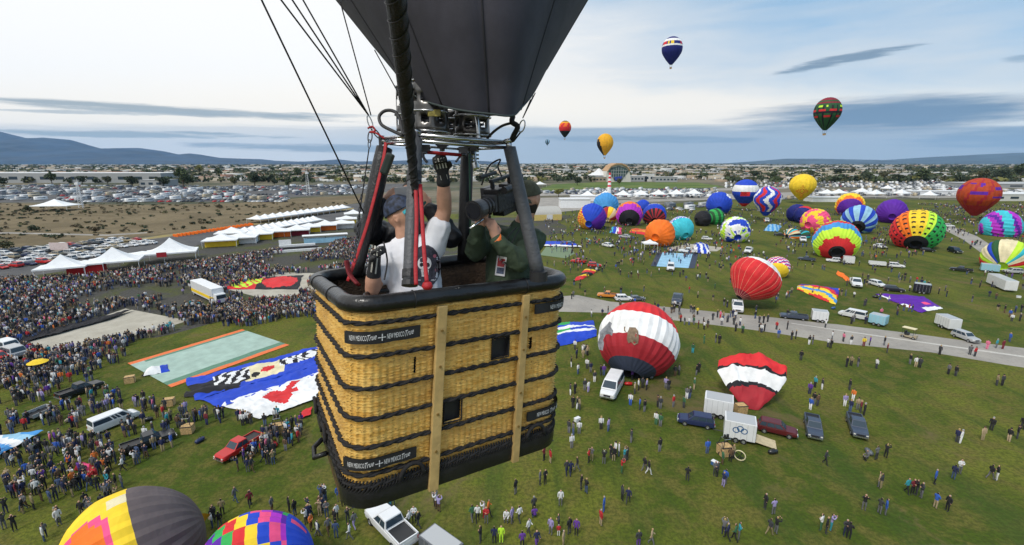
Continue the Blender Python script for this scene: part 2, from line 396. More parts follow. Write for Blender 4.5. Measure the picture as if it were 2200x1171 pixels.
mb = MB(); mb.tube([(0, 0, -.2), (.1, 0, 1.5), (0, .1, 3), (.2, 0, 5.5)], [.35, .26, .2, .08], 7)
for a in (0.4, 2.4, 4.4): mb.tube([(0, .05, 2.2), (1.2 * math.cos(a), 1.2 * math.sin(a), 3.7), (2.1 * math.cos(a), 2.1 * math.sin(a), 5.4)], [.15, .1, .04], 5)
to = loc_build(mb, 'trunk', MBark); TRUNK = to.data; bpy.data.objects.remove(to)
SHRUB = [leaf_mesh('foliage', 1.0, 1.5, 220, .16, 40 + i, [MLf[1], MLf[2], mat('leaf_brown', (.12, .095, .055), .9, .3, 1.2)][i], .1) for i in range(3)]
KN = ['green', 'olive', 'dark green', 'yellow green']
def tree(p, s, k, var, label, group):
    e = empty('leafy_tree', p, R0.uniform(0, 6)); e.scale = (s, s, s); tag(e, label, 'tree', group)
    for nm, me in (('crown', CROWN[var][k]), ('trunk', TRUNK)):
        o = bpy.data.objects.new(nm, me); C.objects.link(o); o.parent = e
    return e
# ------------------------------------------------------------------ masses of far things, one mesh each
def boxes_mesh(name, arr, mats):
    """arr rows: x,y,z0,w,d,h,rot,mat"""
    arr = np.asarray(arr, float); n = len(arr)
    cx = np.array([-.5, .5, .5, -.5, -.5, .5, .5, -.5]); cy = np.array([-.5, -.5, .5, .5] * 2); cz = np.array([0, 0, 0, 0, 1, 1, 1, 1.])
    x = cx[None] * arr[:, 3:4]; y = cy[None] * arr[:, 4:5]; c, s = np.cos(arr[:, 6:7]), np.sin(arr[:, 6:7])
    vs = np.stack([arr[:, 0:1] + x * c - y * s, arr[:, 1:2] + x * s + y * c, arr[:, 2:3] + cz[None] * arr[:, 5:6]], -1).reshape(-1, 3)
    fb = np.array([(4, 5, 6, 7), (0, 1, 5, 4), (1, 2, 6, 5), (2, 3, 7, 6), (3, 0, 4, 7)])
    fs = (fb[None] + (np.arange(n) * 8)[:, None, None]).reshape(-1, 4)
    return raw_mesh(name, vs, fs, np.repeat(arr[:, 7].astype(int), 5), mats)
def raw_mesh(name, vs, fs, mi, mats):
    me = bpy.data.meshes.new(name); me.vertices.add(len(vs)); me.vertices.foreach_set('co', np.asarray(vs, 'f').ravel())
    k = fs.shape[1]
    me.loops.add(fs.size); me.loops.foreach_set('vertex_index', fs.astype('i').ravel())
    me.polygons.add(len(fs)); me.polygons.foreach_set('loop_start', np.arange(0, fs.size, k, dtype='i')); me.polygons.foreach_set('loop_total', np.full(len(fs), k, 'i'))
    for m in mats: me.materials.append(m)
    me.polygons.foreach_set('material_index', np.asarray(mi, 'i')); me.update(calc_edges=True); me.validate()
    o = bpy.data.objects.new(name, me); C.objects.link(o); return o
rg = np.random.RandomState(5)
def gz(x, y): p = G(x, y); return p.x, p.y
WALLC = [mat('wall_cream', (.42, .37, .29), .9), mat('wall_white', (.58, .58, .56), .9), mat('wall_tan', (.36, .28, .20), .9), mat('wall_grey', (.34, .35, .35), .9), mat('wall_brick', (.30, .17, .12), .9), mat('roof_dark', (.12, .11, .11), .9)]
rows = []
for i in range(5200):                       # distant city
    y = 351.8 + 38 * rg.rand() ** 1.7; x = rg.uniform(-400, 2500)
    if 1170 < x < 1560 and y > 385: continue
    if x > 1950 and y > 358 and rg.rand() < .75: continue
    X, Y = gz(x, y); d = Y
    f = min(1, 900 / d) ; s = 1.0 / max(f, .2) ** .45
    wd = rg.uniform(10, 42) * s; rows.append((X, Y, 0, wd, rg.uniform(8, 26) * s, rg.uniform(3.2, 7.5) * (1.5 if rg.rand() < .06 else 1), rg.uniform(-.5, .5), rg.choice([0, 0, 1, 2, 3, 4, 5], p=[.22, .2, .18, .16, .1, .06, .08])))
tag(boxes_mesh('distant_city', rows, WALLC), kind='stuff')
def clumps_mesh(name, pts, mats, per=26):    # many leaf-sized faces spread through crowns
    V, F, MI = [], [], []; k = 0
    for (x, y, r, h, m) in pts:
        n = per; a = rg.normal(size=(n, 3)); a /= np.linalg.norm(a, axis=1)[:, None]; a *= rg.rand(n, 1) ** .4
        c = np.stack([x + a[:, 0] * r, y + a[:, 1] * r, h * .55 + a[:, 2] * h * .45], -1)
        t = rg.normal(size=(n, 3)); t /= np.linalg.norm(t, axis=1)[:, None]; u_ = np.cross(t, rg.normal(size=(n, 3))); u_ /= np.linalg.norm(u_, axis=1)[:, None]
        q_ = r * .34 * rg.uniform(.6, 1.3, (n, 1))
        V.append(np.stack([c + t * q_, c + u_ * q_, c - t * q_, c - u_ * q_], 1).reshape(-1, 3)); F.append(np.arange(n * 4).reshape(n, 4) + k); k += n * 4; MI += [m] * n
    return raw_mesh(name, np.concatenate(V), np.concatenate(F), MI, mats)
pts = []
for i in range(5200):
    y = 351.6 + 42 * rg.rand() ** 1.6; x = rg.uniform(-500, 2600)
    if rg.rand() > (1.0 if x > 1850 else .75): continue
    if 1170 < x < 1560 and y > 384: continue
    X, Y = gz(x, y); s = max(1, Y / 1300) ** .55
    pts.append((X, Y, rg.uniform(4, 8) * s * 1.2, rg.uniform(6, 11) * min(s, 1.3), rg.choice(4, p=[.3, .25, .4, .05])))
for (x0, x1, y0, y1, n) in ((380, 720, 372, 384, 150), (1560, 2060, 364, 379, 170), (1150, 1290, 372, 392, 60), (2040, 2400, 354, 384, 650), (1440, 1600, 376, 386, 40), (300, 430, 388, 396, 24), (1700, 1960, 386, 394, 60)):
    for i in range(n):
        X, Y = gz(rg.uniform(x0, x1), rg.uniform(y0, y1)); pts.append((X, Y, rg.uniform(4, 8), rg.uniform(6, 11), rg.choice(4, p=[.35, .25, .36, .04])))
tag(clumps_mesh('distant_woods', pts, MLf), kind='stuff')
# scrub on the dirt slope
pts = []
for i in range(900):
    x = rg.uniform(-300, 780); y = 437 + (534 - 437) * rg.rand(); yl = np.interp(x, [0, 300, 420, 600, 760], [528, 504, 498, 468, 440])
    if y > yl - 3: continue
    if rg.rand() < .45: y = 437 + (y - 437) * .35
    X, Y = gz(x, y); pts.append((X, Y, rg.uniform(.4, 1.6), rg.uniform(.4, 1.3), rg.choice([0, 1, 2], p=[.25, .3, .45])))
tag(clumps_mesh('slope_scrub', pts, [MLf[1], MLf[2], MC['leaf_brown']], 22), kind='stuff')
# ------------------------------------------------------------------ individual trees and shrubs
TP = [(112, 396, 24), (177, 396, 20), (232, 398, 18), (8, 400, 20), (395, 404, 40), (352, 402, 24), (505, 400, 18), (548, 399, 30), (620, 404, 18), (285, 402, 26), (430, 376, 20),
      (1200, 424, 22), (640, 384, 22), (690, 386, 18), (1330, 398, 14), (1240, 398, 20), (1225, 388, 16), (1160, 388, 20), (1560, 390, 16), (1620, 386, 22), (1660, 388, 18), (1860, 392, 22), (1895, 391, 20), (1925, 392, 20), (1978, 394, 30),
      (2060, 396, 22), (2110, 392, 26), (2150, 388, 26), (1740, 384, 18), (1800, 380, 20), (1830, 376, 16), (590, 398, 14), (470, 380, 18), (1470, 384, 14), (100, 446, 10), (660, 390, 16), (2190, 384, 30), (320, 380, 14)]
for i, (x, y, wpx) in enumerate(TP):
    p = G(x, y); s = wpx * p.y / 1000 / 8.0; k = 3 if x in (1200, 430) else [0, 2, 1, 2][i % 4]
    side = 'far left' if x < 300 else 'left' if x < 750 else 'middle right' if x < 1500 else 'right' if x < 1900 else 'far right'
    near = 'the long pale warehouse' if x < 300 else 'the far car park' if x < 500 else 'the tall radio mast' if x < 750 else 'the arched museum' if x < 1480 else 'the rows of parked campers' if x < 1900 else 'the dark woods on the horizon'
    tree((p.x, p.y, 0), max(.5, s), k, i % 2, f"{'large' if wpx > 24 else 'small' if wpx < 17 else 'rounded'} {KN[k]} tree near {near}, {side} of the scene", 'trees among the far car parks')
for i, (x, y, wpx) in enumerate([(75, 498, 30), (205, 500, 26), (368, 486, 12), (395, 492, 14), (175, 492, 14), (440, 476, 12), (372, 454, 16), (470, 448, 16), (510, 446, 12), (280, 462, 12), (12, 540, 46), (60, 458, 30), (330, 452, 12), (540, 462, 10), (250, 478, 10), (125, 458, 14), (598, 454, 10), (410, 470, 9)]):
    p = G(x, y); s = wpx * p.y / 1000 / 2.2
    e = empty('desert_shrub', (p.x, p.y, 0), i * 1.3); e.scale = (s, s, s * .75)
    k = 0 if i in (4, 11) or x == 12 else [1, 2, 1][i % 3]
    rel = ['above the parked white cars', 'beside the dirt path', 'below the far car park', 'above the yellow verge', 'left of the long white tent row'][(0 if y > 520 else 1 if y > 490 else 3 if y > 470 else 2 if x < 420 else 4)]
    tag(e, f"{'big' if wpx > 24 else 'small' if wpx < 13 else 'mid sized'} {['olive', 'dark green', 'brown'][k]} shrub on the bare dirt slope {rel}", 'shrub', 'shrubs on the dirt slope')
    o = bpy.data.objects.new('foliage', SHRUB[k]); C.objects.link(o); o.parent = e
# ------------------------------------------------------------------ buildings
MGl = mat('window_glass', (.03, .05, .07), .12, 0)
MRoof = mat('roof_grey', (.42, .43, .43), .9); MRw = mat('roof_white', (.68, .69, .70), .8)
def building(x0, x1, y, h, dep, wm, rm, label, nwin=8, name='warehouse', rz=0.0, cat='building'):
    a, b = G(x0, y), G(x1, y); L = abs(b.x - a.x); c = ((a.x + b.x) / 2, a.y, 0)
    e = empty(name, c, rz); tag(e, label, cat)
    m = MB(); m.box((0, dep / 2, h / 2), (L, dep, h)); loc_build(m, 'wall', wm, e)
    m = MB(); m.box((0, dep / 2, h + .15), (L + .8, dep + .8, .5)); loc_build(m, 'roof', rm, e)
    for i in range(nwin):
        m = MB(); xx = -L / 2 + L * (i + .5) / nwin; m.box((xx, -.06, h * .5), (L / nwin * .55, .14, h * .32)); loc_build(m, 'window', MGl, e)
    return e
building(-120, 348, 393, 15, 60, WALLC[3], MRw, 'long pale flat roofed warehouse behind the far left car park', 14)
building(300, 350, 402, 9, 30, WALLC[3], MRoof, 'grey block shaped building at the right end of the long warehouse', 3)
building(505, 562, 366, 14, 60, WALLC[1], MRw, 'white low warehouse beyond the dark trees left of the mast', 6)
building(605, 702, 366, 14, 60, WALLC[0], MRw, 'cream long warehouse behind the radio mast', 8)
building(180, 300, 378, 9, 60, WALLC[4], WALLC[4], 'reddish brick low building above the long warehouse', 6)
building(1590, 1690, 361, 12, 500, WALLC[0], MRw, 'vast white roofed hall near the horizon on the right', 5)
building(1700, 1740, 362, 16, 200, WALLC[1], MRw, 'white block hall at the end of the vast roof', 3)
building(1950, 2040, 377, 7, 50, WALLC[0], MRw, 'cream roofed shed between trees on the right', 5)
building(2110, 2400, 404, 5, 60, WALLC[3], MRoof, 'pale flat roof at the right edge below the woods', 6)
building(1385, 1405, 390, 12, 20, WALLC[1], MRw, 'small white tower block right of the museum', 2)
building(1408, 1455, 391, 8, 20, WALLC[3], MRoof, 'low grey museum annex with dark window band', 6)
building(1355, 1390, 390, 9, 24, WALLC[3], MRw, 'low white roofed wing joining the arched museum', 5)
building(1272, 1302, 391, 8, 20, WALLC[2], MRoof, 'low brown museum hall left of the glass arch', 4)
building(2130, 2420, 432, 5.5, 26, WALLC[1], MRw, 'long white hospitality marquee at the right edge', 9)
for i, (x0, x1, y) in enumerate([(20, 60, 375), (75, 130, 371), (420, 470, 369), (740, 790, 372), (1190, 1225, 371), (1235, 1262, 376), (1475, 1530, 371), (1545, 1590, 368), (1790, 1850, 367), (1860, 1940, 366), (130, 175, 368), (640, 690, 375), (930, 985, 374), (1160, 1188, 377), (1490, 1545, 379), (2080, 2110, 362)]):
    building(x0, x1, y, R0.uniform(7, 12), 40, WALLC[i % 4], [MRw, MRoof][i % 2], f"{['cream', 'white', 'tan', 'grey'][i % 4]} flat roofed building {['left of the mountains foot', 'near the far left trees', 'between dark trees left of the mast', 'behind the balloon uprights', 'left of the arched museum', 'just left of the museum pavilion', 'right of the arched museum', 'under the small yellow balloon horizon', 'right of the vast hall', 'among far right trees', 'above the brick building', 'right behind the radio mast', 'behind the lifted arm', 'near the cap of the camera man', 'above the blue and white balloon', 'on the far right horizon'][i]}", 5)
# museum with a glass arch front
c = G(1328, 391); e = empty('museum', (c.x, c.y, 0)); tag(e, 'museum hall with tall arched roof and glass end wall', 'building')
s = c.y / 1000
prof = [(-28 * s, 0), (-24 * s, 22 * s), (-17 * s, 31 * s), (-6 * s, 36 * s), (6 * s, 36 * s), (17 * s, 31 * s), (24 * s, 22 * s), (28 * s, 0)]
m = MB(); m.prism(prof, 2, 40); loc_build(m, 'wall', mat('museum_white', (.6, .58, .53), .8), e, fixn=True)
m = MB()
for i in range(len(prof) - 1):
    a, b = prof[i], prof[i + 1]
    if i in (0, len(prof) - 2): continue
    n_ = Vector((-(b[1] - a[1]), b[0] - a[0])).normalized() * -1.8
    m.add([(a[0], -2, a[1]), (b[0], -2, b[1]), (b[0], 42, b[1]), (a[0], 42, a[1]), (a[0] - n_.x * -1, -2, a[1] + 2.2), (b[0], -2, b[1] + 2.2), (b[0], 42, b[1] + 2.2), (a[0], 42, a[1] + 2.2)], [(0, 1, 5, 4), (4, 5, 6, 7), (3, 2, 1, 0), (2, 3, 7, 6), (1, 2, 6, 5), (0, 4, 7, 3)])
loc_build(m, 'roof', mat('museum_roof', (.45, .27, .13), .6), e, fixn=True)
gp = [(-7 * s, 2 * s), (-21 * s, 22 * s), (-15 * s, 29 * s), (0, 33 * s), (15 * s, 29 * s), (21 * s, 22 * s), (7 * s, 2 * s)]
m = MB(); m.prism(gp, 1.2, 1.95); go = loc_build(m, 'glass_wall', mat('museum_glass', (.06, .10, .10), .15, .3, .1), e, fixn=True)
m = MB()
for k in range(-3, 4): m.box((k * 5 * s, 1.1, 18 * s - abs(k) * 1 * s), (.5, .3, (30 - abs(k) * 4) * s))
for k in (10, 17, 24): m.box((0, 1.0, k * s), ((14 + k * 1.1) * s, .3, .5))
loc_build(m, 'mullion', MRoof, e)
m = MB(); m.prism([(-5 * s, 3 * s), (-9 * s, 10 * s), (9 * s, 12 * s), (5 * s, 3 * s)], .7, .98); loc_build(m, 'blue_screen', mat('blue_pane', (.03, .05, .35), .4, .2), e, fixn=True)
c = G(1286, 389); e = empty('pavilion', (c.x, c.y, 0)); tag(e, 'pale pavilion with a pointed tent roof left of the museum', 'pavilion')
m = MB(); m.box((0, 0, 5), (24, 18, 10)); loc_build(m, 'wall', WALLC[3], e)
m = MB(); m.lathe([(20, 10), (9, 15), (2, 21), (.1, 22)], 8, 0); loc_build(m, 'roof', MRw, e)
# masts
def mast(x, y, top, lab, wd=1.4):
    c = G(x, y); H = (y - top) * c.y / 1000; e = empty('radio_mast', (c.x, c.y, 0)); tag(e, lab, 'mast')
    for dx, dy in ((-1, -1), (1, -1), (0, 1)):
        m = MB(); m.tube([(dx * wd, dy * wd, 0), (dx * wd * .35, dy * wd * .35, H)], .16, 5); loc_build(m, 'leg', MRw, e)
    m = MB()
    for k in range(14):
        z0, z1 = H * k / 14, H * (k + 1) / 14; f0, f1 = 1 - .65 * k / 14, 1 - .65 * (k + 1) / 14
        m.tube([(-wd * f0, -wd * f0, z0), (wd * f1, -wd * f1, z1)], .1, 4); m.tube([(wd * f0, -wd * f0, z0), (0, wd * f1, z1)], .1, 4)
    loc_build(m, 'lattice', MRw, e)
    m = MB(); m.tube([(0, 0, H * .96), (0, 0, H * 1.12)], .12, 5); m.box((0, 0, H * .93), (2.4, 2.4, 1.4)); loc_build(m, 'antenna', MRw, e)
mast(177, 446, 392, 'tall pale lattice mast behind the white tent on the left')
mast(664, 420, 370, 'tall pale lattice mast near the far white car park', 1.8)
# ================================================================== balloons
PAL = dict(red=(.62, .025, .03), white=(.78, .78, .78), navy=(.012, .018, .16), blue=(.015, .06, .50), sky=(.06, .28, .62), teal=(.03, .42, .50), yellow=(.85, .58, .03), orange=(.85, .17, .015),
           black=(.012, .012, .016), green=(.03, .36, .08), lime=(.52, .80, .05), purple=(.10, .015, .32), violet=(.42, .03, .50), pink=(.80, .08, .22), maroon=(.22, .012, .03), grey=(.115, .092, .095), gold=(.75, .38, .02),
           rust=(.42, .055, .012), dkgreen=(.02, .09, .03), cream=(.70, .62, .40), turq=(.05, .50, .60), dkred=(.36, .02, .03), aqua=(.34, .46, .40), ltblue=(.28, .50, .66), slate=(.035, .045, .075))
def fab(n): return mat('fabric_' + n, PAL[n], .68, .12, .5, bump=.45, bscale=1.1, spec=.3)
MWk = mat('small_wicker', (.42, .27, .12), .9, .2, 8)
MRope = mat('rope', (.05, .05, .05), .8, 0)
def profile(t, op=False):
    if op:
        if t < .8:
            ph = t / .8 * 2.25; return math.sin(ph), math.cos(ph)
        k = (t - .8) / .2; return math.sin(2.25) * (1 - k) + .25 * k + .04 * math.sin(PI * k), math.cos(2.25) - .36 * k
    if t < .68:
        ph = t / .68 * 2.0; return math.sin(ph), math.cos(ph)
    k = (t - .68) / .32; r0, z0 = math.sin(2.0), math.cos(2.0)
    return r0 * (1 - k) + .14 * k + .05 * math.sin(PI * k), z0 - k * .95
def envelope(e, c, R, axis, a0, pat, names, gores=20, rows=18, sub=2, split=False, ground=None, squash=1.0, zag=0.0, sq_t=None, wob=.0):
    axis = axis.normalized(); a0 = (a0 - axis * a0.dot(axis)).normalized(); a1 = axis.cross(a0)
    if a1.dot(Vector((1, 0, 0))) < 0 and abs(axis.x) < .9: a1 = -a1
    mats = [fab(n) for n in names]; nt_ = gores * sub
    def pos(i, j):
        t = j / rows; r, z = profile(t, ground is not None); th = -PI + 2 * PI * i / nt_
        loc = (i % sub) / sub
        bul = 1 + (.030 * math.sin(PI * loc) if sub > 1 else 0) + wob * noise.noise(Vector((math.cos(th) * 2, math.sin(th) * 2, t * 4 + R))) + wob * .3 * noise.noise(Vector((math.cos(th) * 7, math.sin(th) * 7, t * 11 + R)))
        p = c + axis * (z * R * squash) + (a0 * math.cos(th) + a1 * math.sin(th)) * (r * R * bul)
        if ground is not None:
            if p.z < ground + .05: p.z = ground + .05 + .02 * math.sin(i + j)
        return p
    def face(mb, i, j, idx):
        th = -PI + 2 * PI * (i + .5) / nt_; t = (j + .5) / rows
        k = pat(th, t); 
        return k
    if not split:
        mb = MB()
        mb.grid(lambda a, b: pos(round(a * nt_), round(b * rows)), nt_, rows, mfn=lambda i, j: face(mb, i, j, 0))
        mb.build('envelope', mats, e, smooth=False)
    else:
        for g in range(gores):
            mb = MB(); mb.grid(lambda a, b: pos(g * sub + round(a * sub), round(b * rows)), sub, rows, mfn=lambda i, j: face(mb, g * sub + i, j, 0))
            mb.build('gore', mats, e, smooth=False)
    # mouth interior
    mb = MB(); r, z = profile(1.0, ground is not None); cm = c + axis * (z * R * squash)
    mb.grid(lambda a, b: cm + axis * (.12 * R * b) + (a0 * math.cos(2 * PI * a) + a1 * math.sin(2 * PI * a)) * (r * R * (1.0 - .2 * b)), 16, 1)
    k = len(mb.v); mb.v += [tuple(cm + axis * .12 * R + (a0 * math.cos(2 * PI * a / 16) + a1 * math.sin(2 * PI * a / 16)) * r * R * .8) for a in range(16)]; mb.f.append(tuple(range(k, k + 16))); mb.mi.append(0)
    if ground is not None: mb.v = [(x, y, max(z_, ground + .08)) for x, y, z_ in mb.v]
    mb.build('mouth', fab('black' if ('black' in names or 'slate' in names or ground is None) else names[0]), e)
    return cm, a0, a1
def small_basket(e, cm, R, dist_down):
    s = R * .085; b = cm - Vector((0, 0, dist_down)); mb = MB()
    mb.box(b, (s * 2, s * 2, s * 1.7), taper=1.08); mb.build('basket', MWk, e)
    mb = MB(); mb.box(b + Vector((0, 0, s * .92)), (s * 2.3, s * 2.3, s * .2)); mb.build('rim', MRope, e)
    mb = MB()
    for sx in (-1, 1):
        for sy in (-1, 1): mb.tube([b + Vector((sx * s, sy * s, s * .9)), cm + Vector((sx * R * .12, sy * R * .12, 0))], .035 + R * .002, 4)
    mb.build('cable', MRope, e)
CAMP = Vector((0, 0, CAMZ))
def offax(x, y): d = ray(x, y).normalized(); return d.dot(CF) ** .85
def flying(cx, cy, rpx, label, pat, names, R=8.5, gores=20, rows=20, squash=1.12, split=False):
    D = R * 1000 / rpx / offax(cx, cy); c = P(cx, cy - rpx * .12, D); e = empty('hot_air_balloon', c - Vector((0, 0, 2.2 * R))); tag(e, label, 'hot air balloon', 'balloons flying in the sky')
    cm, _, _ = envelope(e, c, R, Vector((0, 0, 1)), (CAMP - c) * Vector((1, 1, 0)), pat, names, gores, rows, squash=squash, split=split)
    small_basket(e, cm, R, R * .33); return e
def tethered(cx, yb, rpx, label, pat, names, az=0, pitch=90, gores=20, rows=20, squash=1.05, split=False, up0=None, bask=True, grp='balloons standing on the field', wob=0.0):
    g = G(cx, yb); D = (g - CAMP).dot(CF); R = rpx * D / 1000 * offax(cx, yb - rpx); a, p = math.radians(az), math.radians(pitch)
    ax = Vector((math.sin(a) * math.cos(p), math.cos(a) * math.cos(p), math.sin(p)))
    c = g + Vector((0, 0, 2.6)) + ax * (1.38 * R * squash)
    e = empty('hot_air_balloon', g); tag(e, label, 'hot air balloon', grp)
    cm, _, _ = envelope(e, c, R, ax, (CAMP - c) * Vector((1, 1, 0)), pat, names, gores, rows, squash=squash, split=split, wob=wob)
    if bask: small_basket(e, cm, R, 1.9)
    return e
def lying(cx, cy, rpx, label, pat, names, az=0, pitch=22, gores=20, rows=18, squash=1.0, split=False, hf=.8, grp='balloons lying on the field', wob=.05):
    u_, v_ = UV(cx, cy); R = 8.0
    for _ in range(20):
        y = (CAMZ - hf * R) / -v_; D = y * math.cos(TH) + (CAMZ - hf * R) * math.sin(TH); R = rpx * D / 1000 * offax(cx, cy)
    R *= .95; c = Vector((u_ * y, y, hf * R)); a, p = math.radians(az) + (math.atan(u_) * .9 if abs(az) < 30 else 0), math.radians(pitch)
    ax = Vector((math.sin(a) * math.cos(p), math.cos(a) * math.cos(p), math.sin(p)))
    e = empty('hot_air_balloon', (c.x, c.y, 0)); tag(e, label, 'hot air balloon', grp)
    envelope(e, c, R, ax, Vector((0, 0, 1)), pat, names, gores, rows, squash=squash, split=split, ground=0.0, wob=wob)
    return e
def bands(*ed):                                   # ((t, idx), ...)
    def f(th, t):
        for e_, k in ed:
            if t < e_: return k
        return ed[-1][1]
    return f
# --- in the sky
flying(1444, 107, 24, 'navy balloon with white stripes and a red and yellow band, highest up', lambda th, t: 1 if (.26 < t < .33 or .45 < t < .50) else ((2 if abs(th + .9) < .35 or abs(th - 1.1) < .2 else 3 if abs(th) < .14 or abs(th + .4) < .1 else 0) if .33 < t < .45 else 0), ['navy', 'white', 'red', 'yellow'])
flying(1778, 243, 31, 'dark green and maroon balloon with lime zigzag, flying at the right', lambda th, t: (0 if t < .1 else 1 if t < .24 else 2 if (.38 + .05 * (math.sin(th * 4) > 0)) < t < .47 and abs(math.sin(th * 5)) < .8 else 3 if .50 < t < .54 and abs(math.sin(th * 4)) > .4 else 4 if .56 < t < .62 else 1 if .30 < t < .34 else 3 if t > .66 and t < .72 and abs(math.sin(th * 3)) < .6 else 5 if (int(th * 5) % 2 and t > .4) else 0), ['dkgreen', 'maroon', 'lime', 'red', 'black', 'black'], gores=24)
flying(1214, 276, 13.5, 'small red and orange balloon with dark crown, flying above the left museum end', lambda th, t: 0 if t < .2 else 1 if t < .32 else (2 if math.sin(th * 6 + t * 10) > 0 else 3) if t < .5 else 2 if t < .68 else 0, ['black', 'gold', 'red', 'orange'])
flying(1300, 309, 18, 'yellow balloon with a dark flame edge at its lower left, low in the sky', lambda th, t: 1 if (th < -.5 and t > .30 + .1 * math.sin(th * 9) + .25 * (th + 1.6)) and t > .3 else 0, ['gold', 'black'])
flying(1176, 305, 5, 'tiny grey blue balloon far away just above the horizon', lambda th, t: int((th + PI) * 2) % 2, ['slate', 'ltblue'], gores=12, rows=10)
# --- standing
tethered(1597, 452, 28, 'blue balloon with a broad white lettered band and a red box reading US', lambda th, t: 1 if .34 < t < .56 else 2 if t > .9 else 0, ['blue', 'white', 'red'], squash=.95)
tethered(1643, 474, 29, 'red, white and blue balloon with wavy vertical stripes', lambda th, t: 2 if (t > .88 or t < .05) else [0, 2, 1, 2][int(((th + .26 * math.sin(t * 14)) * 2.9 + 40)) % 4] , ['white', 'red', 'blue'], gores=32, rows=40, squash=1.02)
tethered(1719, 437, 29, 'yellow balloon with a sun symbol on its front', lambda th, t: 0, ['yellow'], squash=.92, bask=False)
tethered(2090, 474, 46, 'burnt orange balloon with purple carved eyes and mouth', lambda th, t: 1 if (abs(abs(th + .15) - .28) < .16 and .27 < t < .33 + .04 * math.cos(th * 6)) or (abs(th) < .4 and .47 < t < .52) or (abs(th - 1.05) < .25 and .35 < t < .42) or (abs(th - 1.1) < .4 and .56 < t < .60) or (abs(th + 1.2) < .2 and .34 < t < .44) else 2 if (t > .75 or abs(math.sin(th * 4 + t * 6)) > .93) else 0, ['rust', 'purple', 'dkred'], gores=24, rows=30, squash=.98)
tethered(1585, 664, 56, 'red balloon with a white crown on its right, standing beside the field road', lambda th, t: 1 if t < .37 else 2 if t > .93 else 0, ['red', 'white', 'maroon'], az=68, pitch=44, gores=20, rows=24, squash=.80, split=True)
# load tapes on the tethered red balloon
tb = next(o for o in C.objects if o.get('label', '').startswith('red balloon with a white crown'))
for g_ in [o for o in tb.children if o.name.startswith('gore')]:
    vs = [v.co for v in g_.data.vertices]; mb = MB(); mb.tube([vs[i] for i in range(0, 25)], .022, 4); loc_build(mb, 'load_tape', fab('cream'), tb)
# --- lying
lying(1301, 440, 29, 'teal balloon with pale kachina like emblems and a red zigzag crown', lambda th, t: 1 if t < .34 + .05 * (int((th + PI) * 6) % 2) else 2 if (abs(th + .6) < .15 or abs(th - .5) < .12) and .4 < t < .6 else 0, ['sky', 'dkred', 'cream'], pitch=12, gores=24, rows=24)
lying(1272, 466, 32, 'royal blue balloon with an orange and yellow honeycomb patch', lambda th, t: (3 if th > .9 else 0) if (th > -.7 or t < .4) else ((1 if (int(th * 9) + int(t * 22)) % 2 else 2)), ['blue', 'yellow', 'red', 'purple'], az=15, gores=28, rows=24)
lying(1308, 462, 20, 'cream, red and yellow balloon wedged behind the royal blue one', lambda th, t: int((th + PI) * 1.6) % 3, ['cream', 'dkred', 'yellow'], az=10)
lying(1381, 444, 17, 'bright blue balloon top showing behind the orange and purple one', lambda th, t: 1 if t < .2 else 0, ['blue', 'white'])
lying(1352, 460, 30, 'orange balloon with purple and black mountain pattern round its mouth', lambda th, t: 2 if t > .80 else 1 if t > .66 - .09 * abs(math.sin(th * 5)) else 0, ['orange', 'violet', 'black'], gores=24, rows=26)
lying(1406, 461, 27, 'deep blue balloon with a white outer edge and red ornament at its mouth', lambda th, t: 1 if t < .44 else (2 if math.sin(th * 14) > 0 else 3) if t > .74 else 0, ['blue', 'white', 'dkred', 'black'], gores=24)
lying(1462, 491, 30, 'light blue balloon with navy checks and lime edge beside the orange one', lambda th, t: 2 if t < .36 else (1 if (int((th + PI) * 7) + int(t * 22)) % 2 else 3) if t < .54 else 0, ['turq', 'blue', 'lime', 'white'], az=-25, gores=28, rows=22)
lying(1418, 501, 34, 'orange balloon with a yellow flame, side on to the camera', lambda th, t: 1 if (th < -.25 and th > -1.0 and t < .66 and math.sin(t * 9 + th * 3) > -.35) else 0, ['orange', 'yellow'], az=35, pitch=8)
lying(1545, 437, 29, 'blue balloon with a white fish shape and white crown', lambda th, t: 1 if t < .22 or (abs(th - .7) < .2 and .42 < t < .62) or (abs(th + .8) < .3 and .36 < t < .41) else 0, ['blue', 'white'], gores=24, rows=24)
lying(1537, 466, 21, 'striped green and dark green balloon lying on its side', lambda th, t: 1 if int(t * 9) % 2 else 0, ['green', 'dkgreen'], az=75, pitch=6)
lying(1510, 470, 20, 'black balloon with a dark red mark next to the green striped one', lambda th, t: 0, ['black'], az=70, pitch=4, wob=.1)
lying(1580, 494, 34, 'blue, white and lime patchwork balloon near the middle of the field', lambda th, t: [0, 0, 1, 2, 0][int((noise.noise(Vector((th * 1.5, t * 5, 3))) + .62) * 4.2) % 5] if t > .25 else 2 if t < .3 and math.sin(th * 5) > 0 else 1, ['blue', 'white', 'lime'], gores=28, rows=26, az=-10)
lying(1712, 458, 24, 'navy balloon with scalloped yellow edge lying behind the pink one', lambda th, t: 0, ['navy'], az=10)
lying(1728, 462, 24, 'round red and blue ringed balloon behind the pink and yellow one', lambda th, t: 2 if t < .36 else 1 if t < .58 else 0, ['navy', 'red', 'gold'], az=25, rows=22)
lying(1752, 476, 35, 'pink and yellow balloon with a purple spot, fringed in yellow', lambda th, t: 2 if (abs(th + .2) < .25 and abs(t - .36) < .04) else 1 if noise.noise(Vector((th * 2, t * 7, 0))) > .02 or t < .2 else 0, ['pink', 'yellow', 'violet'], az=60, pitch=10, gores=28, rows=24)
def gear(th, t):
    g = .03 * (math.sin(th * 9) > 0)
    return 0 if t < .40 + g else 1 if t < .51 + g else 2 if t < .65 + g else 0 if t < .83 + g else 1 if t < .975 else 3
